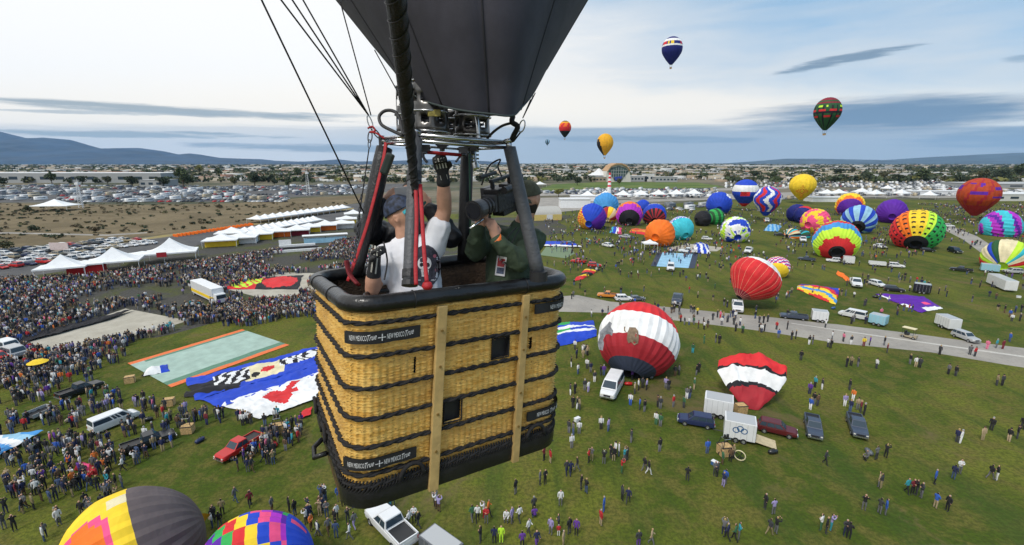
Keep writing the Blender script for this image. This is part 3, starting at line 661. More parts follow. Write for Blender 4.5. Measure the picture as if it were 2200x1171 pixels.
lying(1797, 516, 54, 'lime, red and blue balloon with cog shaped rings round its mouth', gear, ['lime', 'red', 'sky', 'black'], gores=36, rows=34, az=-3, pitch=26, split=False)
lying(1826, 440, 33, 'yellow balloon shading into orange and purple at its foot', lambda th, t: 0 if t < .66 + .05 * math.sin(th * 7) else 1 if t < .74 else 2, ['yellow', 'orange', 'purple'], gores=28, rows=24)
lying(1845, 472, 41, 'blue balloon with pale vertical stripes and an open dark mouth', lambda th, t: 2 if t > .93 else 1 if int((th + PI) * 3.2) % 2 else 0, ['blue', 'ltblue', 'black'], gores=24, az=4)
lying(1916, 455, 36, 'purple balloon edged with white blocks and a red and yellow crown', lambda th, t: (1 if t > .3 and math.sin(th * 9) > -.3 else 2 if th < 0 else 0) if t < .40 else 0, ['purple', 'white', 'red'], gores=24, pitch=16)
def squares(th, t):
    a = (th + PI) / (2 * PI) * 18; b = t * 11
    if (a % 1) < .5 and (b % 1) > .5 and .12 < t < .93: return 0
    return 5 if t > .95 else 1 if th < -1.0 else 2 if th < -.45 else 3 if th < .25 else 4 if th < .6 else 6
lying(1970, 494, 60, 'yellow, orange and green balloon covered in black squares', squares, ['black', 'red', 'orange', 'yellow', 'lime', 'black', 'green'], gores=36, rows=33, pitch=34)
lying(2150, 487, 50, 'magenta and turquoise swirled balloon at the right edge', lambda th, t: 1 if math.sin(th * 1.6 + t * 17) > .1 else (0 if math.sin(th * 5 + t * 24) > -.5 else 2), ['violet', 'turq', 'purple'], az=-58, pitch=4, squash=1.0, hf=.5, gores=28, rows=26)
lying(2160, 552, 56, 'lime and white balloon with red, teal and blue darts, cut by the right edge', lambda th, t: [3, 0, 2, 3, 4, 0, 3, 1, 5, 3][int((th + PI) / (2 * PI) * 20) % 10] if t > .36 else (0 if int((th + PI) * 3) % 2 else 3), ['lime', 'blue', 'teal', 'cream', 'red', 'dkgreen'], az=8, hf=.6, gores=28, rows=20)
lying(1702, 506, 19, 'half empty balloon in peach, black and teal gores', lambda th, t: int((th + PI) * 4) % 4, ['cream', 'black', 'teal', 'orange'], az=70, pitch=0, hf=.35)
lying(1727, 506, 15, 'dark green and grey collapsing balloon beside a white pickup', lambda th, t: int((th + PI) * 3) % 3, ['dkgreen', 'slate', 'teal'], az=80, pitch=0, hf=.35)
lying(1670, 574, 29, 'small yellow balloon with a purple and pink diamond belt', lambda th, t: 0 if t < .42 or t > .72 else [1, 2, 3][(int((th + PI) * 6) + int(t * 20)) % 3], ['yellow', 'purple', 'pink', 'white'], gores=28, rows=22, pitch=28)
lying(1371, 728, 90, 'big red balloon with a wide white band bearing bull pictures and a dark mouth', bands((.455, 0), (.68, 1), (.88, 2), (1.1, 3)), ['red', 'white', 'dkred', 'slate'], gores=28, rows=34, pitch=42, split=True, az=12, hf=.80)
def yellowface(th, t):
    if t < .50: return 2
    q_ = ((th - .62) / .62) ** 2 + ((t - .72) / .14) ** 2
    if q_ < 1: return 3 if q_ < .6 else 4
    if abs(th + .1) < .16 and .50 < t < .58: return 5
    return 0
lying(286, 1186, 186, 'half inflated yellow balloon with a brown grey crown and a coral patch, at the bottom edge', yellowface, ['yellow', 'gold', 'grey', 'orange', 'pink', 'cream'], az=48, pitch=6, gores=28, rows=34, split=True, squash=1.0, hf=.62)
def rainbow(th, t):
    if t < .30: return 0 if not (abs(th + .2) < .12 and .14 < t < .27) else 6
    return [1, 2, 3, 4, 5, 6, 0][(int((th + PI) / (2 * PI) * 14) + int(t * 15)) % 7]
lying(548, 1226, 158, 'rainbow checked balloon with a blue crown, at the bottom edge', rainbow, ['blue', 'yellow', 'red', 'green', 'purple', 'violet', 'pink'], az=66, pitch=6, gores=28, rows=30, split=True, squash=1.0, hf=.7)
# orange ear flap next to the yellow balloon
# sun symbol and lettering, flat print on the fabric
def text_mesh(s, size, ext=0.0):
    cu = bpy.data.curves.new('t', 'FONT'); cu.body = s; cu.size = size; cu.resolution_u = 2; cu.align_x = 'CENTER'; cu.align_y = 'CENTER'
    o = bpy.data.objects.new('t', cu); C.objects.link(o); dg = bpy.context.evaluated_depsgraph_get(); me = bpy.data.meshes.new_from_object(o.evaluated_get(dg))
    bpy.data.objects.remove(o)
    vs = [tuple(v.co) for v in me.vertices]; fs = [tuple(p.vertices) for p in me.polygons]; bpy.data.meshes.remove(me); return vs, fs
def fit_obj(n, label): return next(o for o in C.objects if o.get('label', '').startswith(label))
def stick(parent, name, vs2, fs, m, c, right, up, back, off=.25, sz=None):
    """project flat print on to the parent's meshes along 'back'"""
    bpy.context.view_layer.update(); trees = []
    for ch in parent.children:
        if ch.type == 'MESH' and ch.name.startswith(('envelope', 'gore', 'shirt')):
            k = [tuple(ch.matrix_world @ v.co) for v in ch.data.vertices]; trees.append(BVHTree.FromPolygons(k, [tuple(p.vertices) for p in ch.data.polygons]))
    mb = MB(); out = []
    for x, y, *_ in vs2:
        o = c + right * x + up * y; best = None
        for t in trees:
            h = t.ray_cast(o, back)
            if h[0] is not None and (best is None or h[3] < best[3]): best = h
        out.append((best[0] - back * off) if best else o + back * 1.0)
    mb.add(out, fs); return mb.build(name, m, parent)
def subdiv2(vs, fs, step):
    bm = bmesh.new(); bv = [bm.verts.new((v[0], v[1], 0)) for v in vs]
    for f in fs:
        try: bm.faces.new([bv[i] for i in f])
        except ValueError: pass
    for it in range(5):
        es = [e for e in bm.edges if e.calc_length() > step]
        if not es: break
        bmesh.ops.subdivide_edges(bm, edges=es, cuts=1)
        bmesh.ops.triangulate(bm, faces=bm.faces)
    bm.verts.index_update(); r = [tuple(v.co) for v in bm.verts], [tuple(v.index for v in f.verts) for f in bm.faces]; bm.free(); return r
Xv, Zv, Yv = Vector((1, 0, 0)), Vector((0, 0, 1)), Vector((0, 1, 0))
def ring2(r0, r1, n=24):
    vs = [(r0 * math.cos(2 * PI * i / n), r0 * math.sin(2 * PI * i / n)) for i in range(n)] + [(r1 * math.cos(2 * PI * i / n), r1 * math.sin(2 * PI * i / n)) for i in range(n)]
    return vs, [(i, (i + 1) % n, (i + 1) % n + n, i + n) for i in range(n)]
zb = fit_obj(0, 'yellow balloon with a sun symbol'); zc = wloc(zb); D = (zc - CAMP).dot(CF); k = D / 1000
cc = P(1725, 411, D - 40)
vs, fs = ring2(3.6 * k, 4.8 * k); vs = list(vs); fs = list(fs)
for ang in range(4):
    ca, sa = math.cos(ang * PI / 2), math.sin(ang * PI / 2)
    for off, ln in ((-3.2, 8), (-1.1, 12), (1.1, 12), (3.2, 8)):
        q4 = [(6 * k, (off - .45) * k), ((ln) * k, (off - .45) * k), (ln * k, (off + .45) * k), (6 * k, (off + .45) * k)]
        n0 = len(vs); vs += [(x * ca - y * sa, x * sa + y * ca) for x, y in q4]; fs.append((n0, n0 + 1, n0 + 2, n0 + 3))
vs, fs = subdiv2(vs, fs, 1.2); stick(zb, 'sun_symbol', vs, fs, fab('rust'), cc, Xv, Zv, Yv, .2)
ub = fit_obj(0, 'blue balloon with a broad white'); zc = wloc(ub); D = (zc - CAMP).dot(CF); k = D / 1000
vs, fs = subdiv2([(-9 * k, -4 * k), (9 * k, -4 * k), (9 * k, 4 * k), (-9 * k, 4 * k)], [(0, 1, 2, 3)], 1.0)
stick(ub, 'red_box', vs, fs, fab('red'), P(1603, 417, D - 40), Xv, Zv, Yv, .15)
for ch_, xx in (('U', 1597), ('S', 1604)): vs, fs = text_mesh(ch_, 9 * k); stick(ub, 'lettering', *subdiv2(vs, fs, 1.0), fab('white'), P(xx, 417, D - 40), Xv, Zv, Yv, .35)
vs, fs = text_mesh('K', 7 * k); stick(ub, 'lettering', *subdiv2(vs, fs, 1.0), fab('navy'), P(1577, 417, D - 40), Xv, Zv, Yv, .35)
bb = fit_obj(0, 'big red balloon'); bc = wloc(bb); D = (bc - CAMP).dot(CF)
def blob(pts): return [(x / 1000 * D, y / 1000 * D) for x, y in pts]
MBu = mat('print_brown', (.20, .14, .09), .8, .3, 2.0); MBg = mat('print_grey', (.26, .26, .28), .8, .4, 2.0)
for (x, y, pts, m) in ((1424, 754, [(-11, 14), (8, 14), (12, 8), (13, -4), (11, -16), (4, -20), (-1, -14), (-6, -17), (-9, -8), (-7, 2), (-12, 6)], MBu),
                       (1308, 716, [(-11, -8), (-12, 0), (-6, 6), (0, 12), (4, 17), (8, 14), (6, 8), (10, 2), (8, -6), (3, -3), (-2, -4), (-7, -14)], MBg),
                       (1296, 740, [(-4, -10), (-6, 0), (-3, 9), (2, 8), (4, 0), (2, -12)], MBg)):
    vs, fs = subdiv2(blob(pts), [tuple(range(len(pts)))], 1.0)
    stick(bb, 'bull_picture', vs, fs, m, P(x, y, D - 20), Xv, CU, CF, .10)
# red and white stripe spike balloon
c = G(1308, 425); D = (c - CAMP).dot(CF); e = empty('cone_balloon', c); tag(e, 'tall thin white spike balloon with red rings near its tip', 'balloon')
Hh = 52 * D / 1000
for z0, z1, m in ((0, .45, 'white'), (.45, .52, 'red'), (.52, .62, 'white'), (.62, .69, 'red'), (.69, .78, 'white'), (.78, .86, 'red'), (.86, .92, 'white'), (.92, 1.0, 'red')):
    r = lambda z: (5.6 - 3.6 * z) * D / 1000
    mb = MB(); mb.lathe([(r(z0), z0 * Hh), (r(z1), z1 * Hh)] + ([(.05, Hh * 1.02)] if z1 == 1.0 else []), 14); loc_build(mb, 'ring' if m == 'red' else 'segment', fab(m), e, smooth=True)
# ------------------------------------------------------------------ envelopes laid flat on the ground
def laid(name, label, quad, nu, nv, h, pat, names, cat='balloon envelope', edge=None, seed=0.0, wr=.25, tilt=0.0):
    g = [G(*q_) for q_ in quad]; c = sum(g, Vector()) / 4; e = empty(name, c); tag(e, label, cat, None)
    mats = [fab(n) if isinstance(n, str) else n for n in names]; mb = MB(); edge = edge or (lambda v: (0, 1))
    def fn(a, b):
        l, r = edge(b); a2 = l + (r - l) * a
        p = (g[0].lerp(g[1], a2)).lerp(g[3].lerp(g[2], a2), b)
        sh = (math.sin(PI * a) * math.sin(PI * min(1, max(0, b)))) ** .6 if h > .4 else 1
        nn = noise.fractal(Vector((p.x * .35, p.y * .35, seed)), 1, 2, 4)
        p = Vector((p.x, p.y, .05 + h * sh * (1 + .25 * nn) + wr * max(0, nn + .15) * (1 if 0 < a < 1 and 0 < b < 1 else .15)))
        if wr > .1:
            r_ = (1 - 2 * abs(noise.noise(Vector((p.x * .8, p.y * .8, seed + 3))))); p.z += .14 * max(0, r_) ** 2; q2 = Vector((p.x * .3, p.y * .3, seed)); p.x += .5 * noise.noise(q2); p.y += .5 * noise.noise(q2 + Vector((7, 3, 0)))
        p.z += tilt * b
        return p
    mb.grid(fn, nu, nv, mfn=lambda i, j: pat((i + .5) / nu, (j + .5) / nv))
    if tilt: mb.grid(lambda a, b: (lambda p: Vector((p.x, p.y + 3 * b + 1.5 * math.sin(PI * b), p.z * (1 - b) + .06)))(fn(a, 1.0)), nu, 8)
    mb.build('fabric', mats, e, smooth=True); return e
# a: u along first edge, v towards the far edge
laid('groundsheet', 'long pale aqua sheet edged with green and orange strips', [(368, 833), (622, 742), (520, 708), (274, 781)], 60, 40, .02, lambda u, v: 2 if (v < .075 or v > .93) else 1 if (v < .17 or v > .87 and u > .1) else 0, ['aqua', mat('strip_green', (.10, .22, .15), .8), mat('strip_orange', (.75, .16, .04), .7)], 'sheet', wr=.06)
def cartoon(u, v):
    n_ = noise.noise(Vector((u * 9, v * 5, 2)))
    if .42 < v < .84 and .62 < u < .97 and abs(v - .63) < .2 + .06 * n_: return 1 if math.sin(u * 95 + v * 9 + n_ * 5) > -.1 else 2
    if .2 < v < .8 and .16 < u < .40: return 1 if math.sin(u * 80 - v * 14 + n_ * 5) > 0 else 2
    if (u - .53) ** 2 * 6 + (v - .50) ** 2 < .016: return 4
    if (u - .44) ** 2 * 14 + (v - .36) ** 2 < .016: return 2
    if .36 < u < .66 and .14 < v < .82: return 3
    if u < .16 and abs(v - .45) < .2: return 2
    return 0
laid('balloon_envelope', 'flat blue envelope with black and white zebra stripes and a cream square', [(420, 862), (700, 782), (700, 742), (400, 818)], 90, 44, .1, cartoon, ['blue', 'white', 'black', 'cream', 'red'], seed=4)
laid('balloon_envelope', 'flat royal blue strip of fabric under the white envelope', [(478, 878), (700, 800), (700, 782), (425, 862)], 50, 10, .1, lambda u, v: 0, ['blue'], seed=14)
def bear(u, v):
    if (abs(u - .40) < .13 and abs(v - .55) < .30 - 1.2 * abs(u - .40)) or (abs(u - .47 - (v - .5) * .3) < .035 and .25 < v < .95) or (abs(v - .60) < .09 and .28 < u < .60): return 1
    if .78 < u < .93 and .2 < v < .8 and abs(((u - .86) / .07) ** 2 + ((v - .5) / .28) ** 2 - 1) < .25: return 2
    return 0
laid('balloon_envelope', 'flat white envelope with a large red splash, lying next to the wicker basket', [(560, 902), (720, 846), (720, 792), (468, 872)], 80, 36, .12, bear, ['white', 'red', 'sky'], seed=6)
laid('balloon_envelope', 'black twisted envelope tail leading to a tipped basket', [(395, 856), (520, 838), (520, 822), (392, 848)], 24, 6, .5, lambda u, v: 0, ['black'], seed=7, edge=lambda v: (0, 1))
laid('balloon_envelope', 'white envelope end with a blue tip beside the aqua sheet', [(300, 812), (362, 800), (360, 784), (318, 798)], 20, 8, .7, lambda u, v: 1 if u > .72 else 2 if u < .08 else 0, ['white', 'blue', 'black'], seed=8)
laid('balloon_envelope', 'long black envelope stretched over the near tan tarp', [(40, 742), (232, 690), (288, 668), (60, 720)], 50, 6, .3, lambda u, v: 0, ['black'], seed=9, edge=lambda v: (0 + .0 * v, 1))
laid('balloon_envelope', 'red and lime envelope opened out on the far tan tarp', [(478, 622), (640, 622), (650, 592), (520, 600)], 50, 20, .5, lambda u, v: (1 if math.hypot((u - .22) * 2, v - .5) < .42 and math.sin(u * 60 + v * 30) > -.6 else 0) if u < .42 else (0 if math.hypot((u - .70) * 1.7, v - .5) < .44 else 2), ['red', 'lime', 'black'], seed=10)
laid('balloon_envelope', 'light blue and white envelope point at the left edge', [(-60, 1010), (0, 990), (100, 933), (-60, 950)], 30, 14, .4, lambda u, v: [0, 1, 2][int((u * 3 + v * 4) % 3)], ['sky', 'white', 'ltblue'], seed=11)
laid('balloon_envelope', 'blue, green and white envelope lying behind the basket on the right', [(1150, 760), (1285, 724), (1275, 690), (1150, 700)], 40, 20, .7, lambda u, v: 3 if (.44 < v < .56 and u < .55) else 1 if (.36 < v < .44 or .56 < v < .66) else 2 if v > .8 and .35 < u < .6 else 0, ['blue', 'white', 'green', 'green'], seed=12)
laid('balloon_envelope', 'rainbow envelope spread flat beside the field road', [(1712, 622), (1795, 656), (1805, 622), (1715, 612)], 40, 20, .8, lambda u, v: [0, 1, 2, 1, 0, 3, 4, 5][int((u * 1.2 + v * 6 + .6 * math.sin(u * 7)) % 8)], ['red', 'yellow', 'sky', 'purple', 'blue', 'orange'], seed=13)
laid('balloon_envelope', 'purple envelope with white ends spread on the grass at the right', [(1878, 632), (1975, 672), (2026, 664), (1985, 638)], 40, 20, .5, lambda u, v: 1 if (u > .88 and v > .25) or (v < .07 and .1 < u < .35) or (v < .1 and .6 < u < .8) else 2 if abs(u - .7) < .05 and abs(v - .65) < .1 else 0, ['purple', 'white', 'pink'], seed=15)
laid('groundsheet', 'light blue sheet with slate ends laid on the grass', [(1398, 572), (1492, 577), (1500, 546), (1412, 542)], 30, 14, .02, lambda u, v: 1 if (u < .13 or u > .87) else 0, ['ltblue', 'slate'], 'sheet', wr=.05)
laid('balloon_envelope', 'narrow red and yellow envelope strip above the basket rim', [(1232, 604), (1254, 600), (1292, 580), (1262, 576)], 30, 10, .6, lambda u, v: [0, 1, 2][int(v * 6) % 3], ['red', 'yellow', 'black'], seed=16)
laid('balloon_envelope', 'crumpled blue and white envelope on a cart near the patchwork balloon', [(1640, 496), (1672, 498), (1680, 486), (1652, 482)], 20, 10, 1.2, lambda u, v: int((u * 7 + v * 3)) % 2, ['sky', 'ltblue'], seed=17)
laid('balloon_envelope', 'blue strip of fabric right of the camera man', [(1165, 530), (1250, 533), (1225, 520), (1165, 520)], 20, 8, .3, lambda u, v: 1 if v < .3 else 0, ['blue', 'white'], seed=18)
laid('balloon_envelope', 'narrow orange striped envelope tail left of the orange balloon', [(1352, 500), (1400, 508), (1402, 494), (1356, 492)], 20, 8, .8, lambda u, v: int(v * 5) % 2, ['red', 'gold'], seed=19)
laid('balloon_envelope', 'multicoloured fabric heap below the royal blue balloon', [(1310, 500), (1335, 504), (1336, 490), (1315, 488)], 14, 8, 1.0, lambda u, v: int(u * 4) % 4, ['turq', 'blue', 'white', 'pink'], seed=20)
laid('balloon_envelope', 'blue envelope bundle on a flat cart beside the light blue sheet', [(1486, 544), (1525, 546), (1522, 528), (1490, 524)], 20, 10, 1.8, lambda u, v: int(u * 6 + v * 2) % 2, ['blue', 'white'], seed=21)
laid('fabric_heap', 'coral fabric heap among the people at lower left', [(160, 1012), (215, 1022), (212, 1004), (170, 998)], 16, 8, .5, lambda u, v: 1 if u > .4 and u < .7 else 0, ['dkred', 'pink'], 'fabric', seed=22)
laid('fabric_heap', 'small red fabric lying near the tank basket', [(640, 904), (668, 898), (672, 880), (650, 886)], 10, 6, .2, lambda u, v: 0, ['red'], 'fabric', seed=23)
laid('balloon_envelope', 'twisted orange envelope tail left of the white fabric trailer', [(1795, 590), (1822, 606), (1828, 602), (1800, 582)], 12, 4, .5, lambda u, v: 0, ['orange'], seed=24)
def flag(u, v): v = v + .015 * math.sin(u * 9); return 0 if v > .66 else 2 if v > .61 else 1 if v > .36 else 2 if v > .30 else 3
def fe(v): w_ = min(1.0, .22 + 1.35 * v) - (.0 if v < .80 else (v - .80) * 3.3); return (.55 - w_ / 2 - .05 * v, .55 + w_ / 2 - .05 * v)
laid('balloon_envelope', 'half inflated red, white and black banded envelope standing behind the white trailer', [(1528, 872), (1684, 888), (1676, 848), (1534, 830)], 50, 50, .9, flag, ['red', 'white', 'black', 'dkred'], edge=fe, seed=30, wr=.6, tilt=5.4)
# ================================================================== vehicles
PAINT = dict(white=(.72, .73, .74), black=(.018, .02, .024), red=(.50, .02, .02), silver=(.42, .43, .44), navy=(.02, .03, .09), maroon=(.10, .012, .016), grey=(.12, .13, .15), blue=(.04, .12, .32), tan=(.38, .32, .22), slate=(.05, .065, .10), orange=(.62, .22, .03), green=(.04, .12, .07), aqua=(.30, .55, .66))
def paint(n): return mat('paint_' + n, PAINT[n], .28, .0 if n != 'white' else .04, 1.0, metal=.0)
MTy = mat('tyre', (.018, .018, .018), .85, 0); MRim = mat('rim_metal', (.45, .46, .48), .35, 0, metal=.7)
MChr = mat('chrome', (.62, .63, .65), .18, 0, metal=.9); MBk = mat('black_plastic', (.02, .02, .022), .5, 0)
MLt = mat('lamp_glass', (.75, .75, .70), .15, 0); MTl = mat('tail_lamp', (.35, .01, .01), .25, 0)
VC = {}
def vmesh(name, mb, mats, bev=0.0):
    o = loc_build(mb, name, mats, bevel=bev, fixn=True); me = o.data; bpy.data.objects.remove(o); return me
def hull(secs, mi=0):          # list of (x, halfwidth, zbottom, ztop, topinset)
    mb = MB(); n = len(secs)
    for x, w_, z0, z1, ins in secs:
        mb.v += [(x, -w_, z0), (x, -w_ * 1.0, z0 + (z1 - z0) * .55), (x, -w_ * (1 - ins), z1), (x, w_ * (1 - ins), z1), (x, w_, z0 + (z1 - z0) * .55), (x, w_, z0)]
    for i in range(n - 1):
        for j in range(6): mb.f.append((i * 6 + j, i * 6 + (j + 1) % 6, i * 6 + 6 + (j + 1) % 6, i * 6 + 6 + j)); mb.mi.append(mi)
    mb.f.append(tuple(range(6))[::-1]); mb.f.append(tuple(range(n * 6 - 6, n * 6))); mb.mi += [mi, mi]; return mb
def greenhouse(x0, x1, xr0, xr1, w_, z0, z1, wi):
    """cabin: base x0..x1 at z0, roof xr0..xr1 at z1"""
    mb = MB(); mb.add([(x0, -w_, z0), (x1, -w_, z0), (x1, w_, z0), (x0, w_, z0), (xr0, -wi, z1), (xr1, -wi, z1), (xr1, wi, z1), (xr0, wi, z1)], [(3, 2, 1, 0), (4, 5, 6, 7), (0, 1, 5, 4), (1, 2, 6, 5), (2, 3, 7, 6), (3, 0, 4, 7)]); return mb
def panes(x0, x1, xr0, xr1, w_, z0, z1, wi, cuts, ws=True, rear=True):
    out = []; e_ = .02
    def pt(a, b, side):      # a along, b up
        lo = x0 + (x1 - x0) * a; hi = xr0 + (xr1 - xr0) * a; x = lo + (hi - lo) * b
        return (x, side * (w_ + (wi - w_) * b + e_), z0 + (z1 - z0) * b)
    for s_ in (-1, 1):
        for a, b in cuts:
            mb = MB(); mb.add([pt(a, .14, s_), pt(b, .14, s_), pt(b, .84, s_), pt(a, .84, s_)], [(0, 1, 2, 3)]); out.append(('side_window', mb))
    def end(xb, xt, d):
        q = []
        for sy, b in ((-1, .14), (1, .14), (1, .88), (-1, .88)): q.append((xb + (xt - xb) * b + d * e_, sy * (w_ + (wi - w_) * b) * .88, z0 + (z1 - z0) * b))
        mb = MB(); mb.add(q, [(0, 1, 2, 3)]); return mb
    if ws: out.append(('windscreen', end(x1, xr1, 1)))
    if rear: out.append(('rear_window', end(x0, xr0, -1)))
    return out
def wheels(e, L, w_, fr, rr_, r=.36, n=2):
    if 'wheel' not in VC:
        mb = MB(); mb.lathe([(.20, -.11), (.33, -.12), (.36, -.08), (.36, .08), (.33, .12), (.20, .11)], 14); VC['wheel'] = vmesh('wheel', mb, MTy)
        mb = MB(); mb.lathe([(.001, .09), (.08, .10), (.2, .08), (.21, .10)], 12); mb.lathe([(.001, -.09), (.08, -.10), (.2, -.08), (.21, -.10)], 12); VC['rim'] = vmesh('rim', mb, MRim)
    for x in (fr, rr_) + ((rr_ + .85,) if n == 3 else ()):
        for s_ in (-1, 1):
            o = bpy.data.objects.new('wheel', VC['wheel']); C.objects.link(o); o.parent = e; o.location = (x, s_ * (w_ - .1), r); o.rotation_euler = (PI / 2, 0, 0); o.scale = (r / .36,) * 3
            q_ = bpy.data.objects.new('rim', VC['rim']); C.objects.link(q_); q_.parent = o
def part(e, name, key, fn, m, slot=None):
    if key not in VC: VC[key] = fn()
    o = bpy.data.objects.new(name, VC[key]); C.objects.link(o); o.parent = e
    if m is not None: o.material_slots[0].link = 'OBJECT'; o.material_slots[0].material = m
    return o
SPEC = {
 'van': dict(L=5.6, body=[(-2.75, .96, .42, 1.15, .02), (-2.70, 1.0, .34, 1.25, .0), (1.35, 1.0, .34, 1.22, .0), (2.45, .97, .36, 1.08, .06), (2.78, .86, .42, .92, .1)], gh=(-2.72, 1.95, -2.6, .95, .99, 1.2, 2.08, .84), cuts=[(.02, .50), (.54, .62), (.645, .72), (.76, .93)], wh=(1.75, -1.75)),
 'suv': dict(L=4.9, body=[(-2.4, .90, .5, 1.0, .05), (-2.3, .95, .38, 1.08, .02), (1.0, .96, .38, 1.06, .02), (2.2, .92, .42, .98, .08), (2.45, .80, .5, .85, .12)], gh=(-2.3, 1.15, -1.95, .35, .92, 1.05, 1.78, .74), cuts=[(.03, .28), (.31, .62), (.65, .93)], wh=(1.5, -1.5)),
 'car': dict(L=4.5, body=[(-2.2, .84, .42, .85, .08), (-2.05, .88, .30, .95, .04), (.9, .88, .30, .92, .03), (2.0, .86, .34, .80, .1), (2.25, .72, .42, .66, .15)], gh=(-1.75, 1.2, -1.1, .35, .85, .92, 1.42, .66), cuts=[(.06, .48), (.52, .93)], wh=(1.35, -1.35)),
 'pickup': dict(L=5.8, body=[(-2.9, .96, .55, 1.02, .02), (-.72, .98, .45, 1.04, .02), (1.25, .98, .42, 1.08, .02), (2.6, .95, .45, 1.02, .08), (2.88, .84, .55, .9, .1)], gh=(-.75, 1.35, -.55, .55, .93, 1.06, 1.82, .76), cuts=[(.05, .46), (.5, .93)], wh=(1.85, -1.85)),
}
def vehicle(kind, rear, front, colr, label, group='vehicles parked on the field', scale=None, detail=True, cat=None, name=None, trim=True):
    a, b = G(*rear), G(*front); d = b - a; s = SPEC[kind]; sc_ = scale or min(1.15, max(.85, d.length / s['L']))
    e = empty(name or {'van': 'passenger_van', 'suv': 'parked_suv', 'car': 'parked_car', 'pickup': 'pickup_truck'}[kind], (a + b) / 2, math.atan2(d.y, d.x)); e.scale = (sc_,) * 3
    tag(e, label, cat or {'van': 'van', 'suv': 'suv', 'car': 'car', 'pickup': 'pickup truck'}[kind], group); vparts(e, kind, colr, detail); return e
def vparts(e, kind, colr, detail=True):
    s = SPEC[kind]; m = paint(colr)
    part(e, 'body', kind + 'body', lambda: vmesh('body', hull(s['body']), paint('white'), .05), m)
    part(e, 'cabin', kind + 'cab', lambda: vmesh('cabin', greenhouse(*s['gh']), paint('white'), .06), m)
    for i, (nm, mb) in enumerate(panes(*s['gh'], s['cuts'])):
        key = f'{kind}{nm}{i}'
        if key not in VC: VC[key] = vmesh(nm, mb, MGl)
        o = bpy.data.objects.new(nm, VC[key]); C.objects.link(o); o.parent = e
    if not detail: 
        pass
    wheels(e, s['L'], .97 if kind != 'car' else .88, *s['wh'])
    fx = s['body'][-1][0]; rx = s['body'][0][0]; hw = s['body'][-1][1]
    for s_ in (-1, 1):
        part(e, 'headlight', f'{kind}hl{s_}', lambda: vmesh('headlight', MB().box((fx - .03, s_ * (hw - .14), .78), (.12, .26, .16)), MLt), None)
        part(e, 'tail_light', f'{kind}tl{s_}', lambda: vmesh('tail_light', MB().box((rx + .02, s_ * (.84 if kind != 'car' else .7), .86), (.08, .14, .3)), MTl), None)
    part(e, 'grille', kind + 'gr', lambda: vmesh('grille', MB().box((fx + .01, 0, .72), (.06, hw * 1.0, .2)), MBk), None)
    part(e, 'bumper', kind + 'bp', lambda: vmesh('bumper', MB().box((fx + .03, 0, .48), (.14, hw * 2.05, .16)), MChr), None)
    part(e, 'bumper', kind + 'bp2', lambda: vmesh('bumper', MB().box((rx - .03, 0, .5), (.14, 1.7, .14)), MChr), None)
    if kind == 'pickup':
        part(e, 'load_bed', 'pkbed', lambda: vmesh('load_bed', MB().box((-1.83, 0, 1.046), (1.95, 1.6, .02)), MBk), None)
        def rails():
            mb = MB()
            for c_, d_ in (((-1.83, .87, 1.12), (2.1, .1, .18)), ((-1.83, -.87, 1.12), (2.1, .1, .18)), ((-2.84, 0, 1.12), (.1, 1.7, .18))): mb.box(c_, d_)
            return vmesh('bed_side', mb, paint('white'))
        part(e, 'bed_side', 'pkrail', rails, paint(colr))
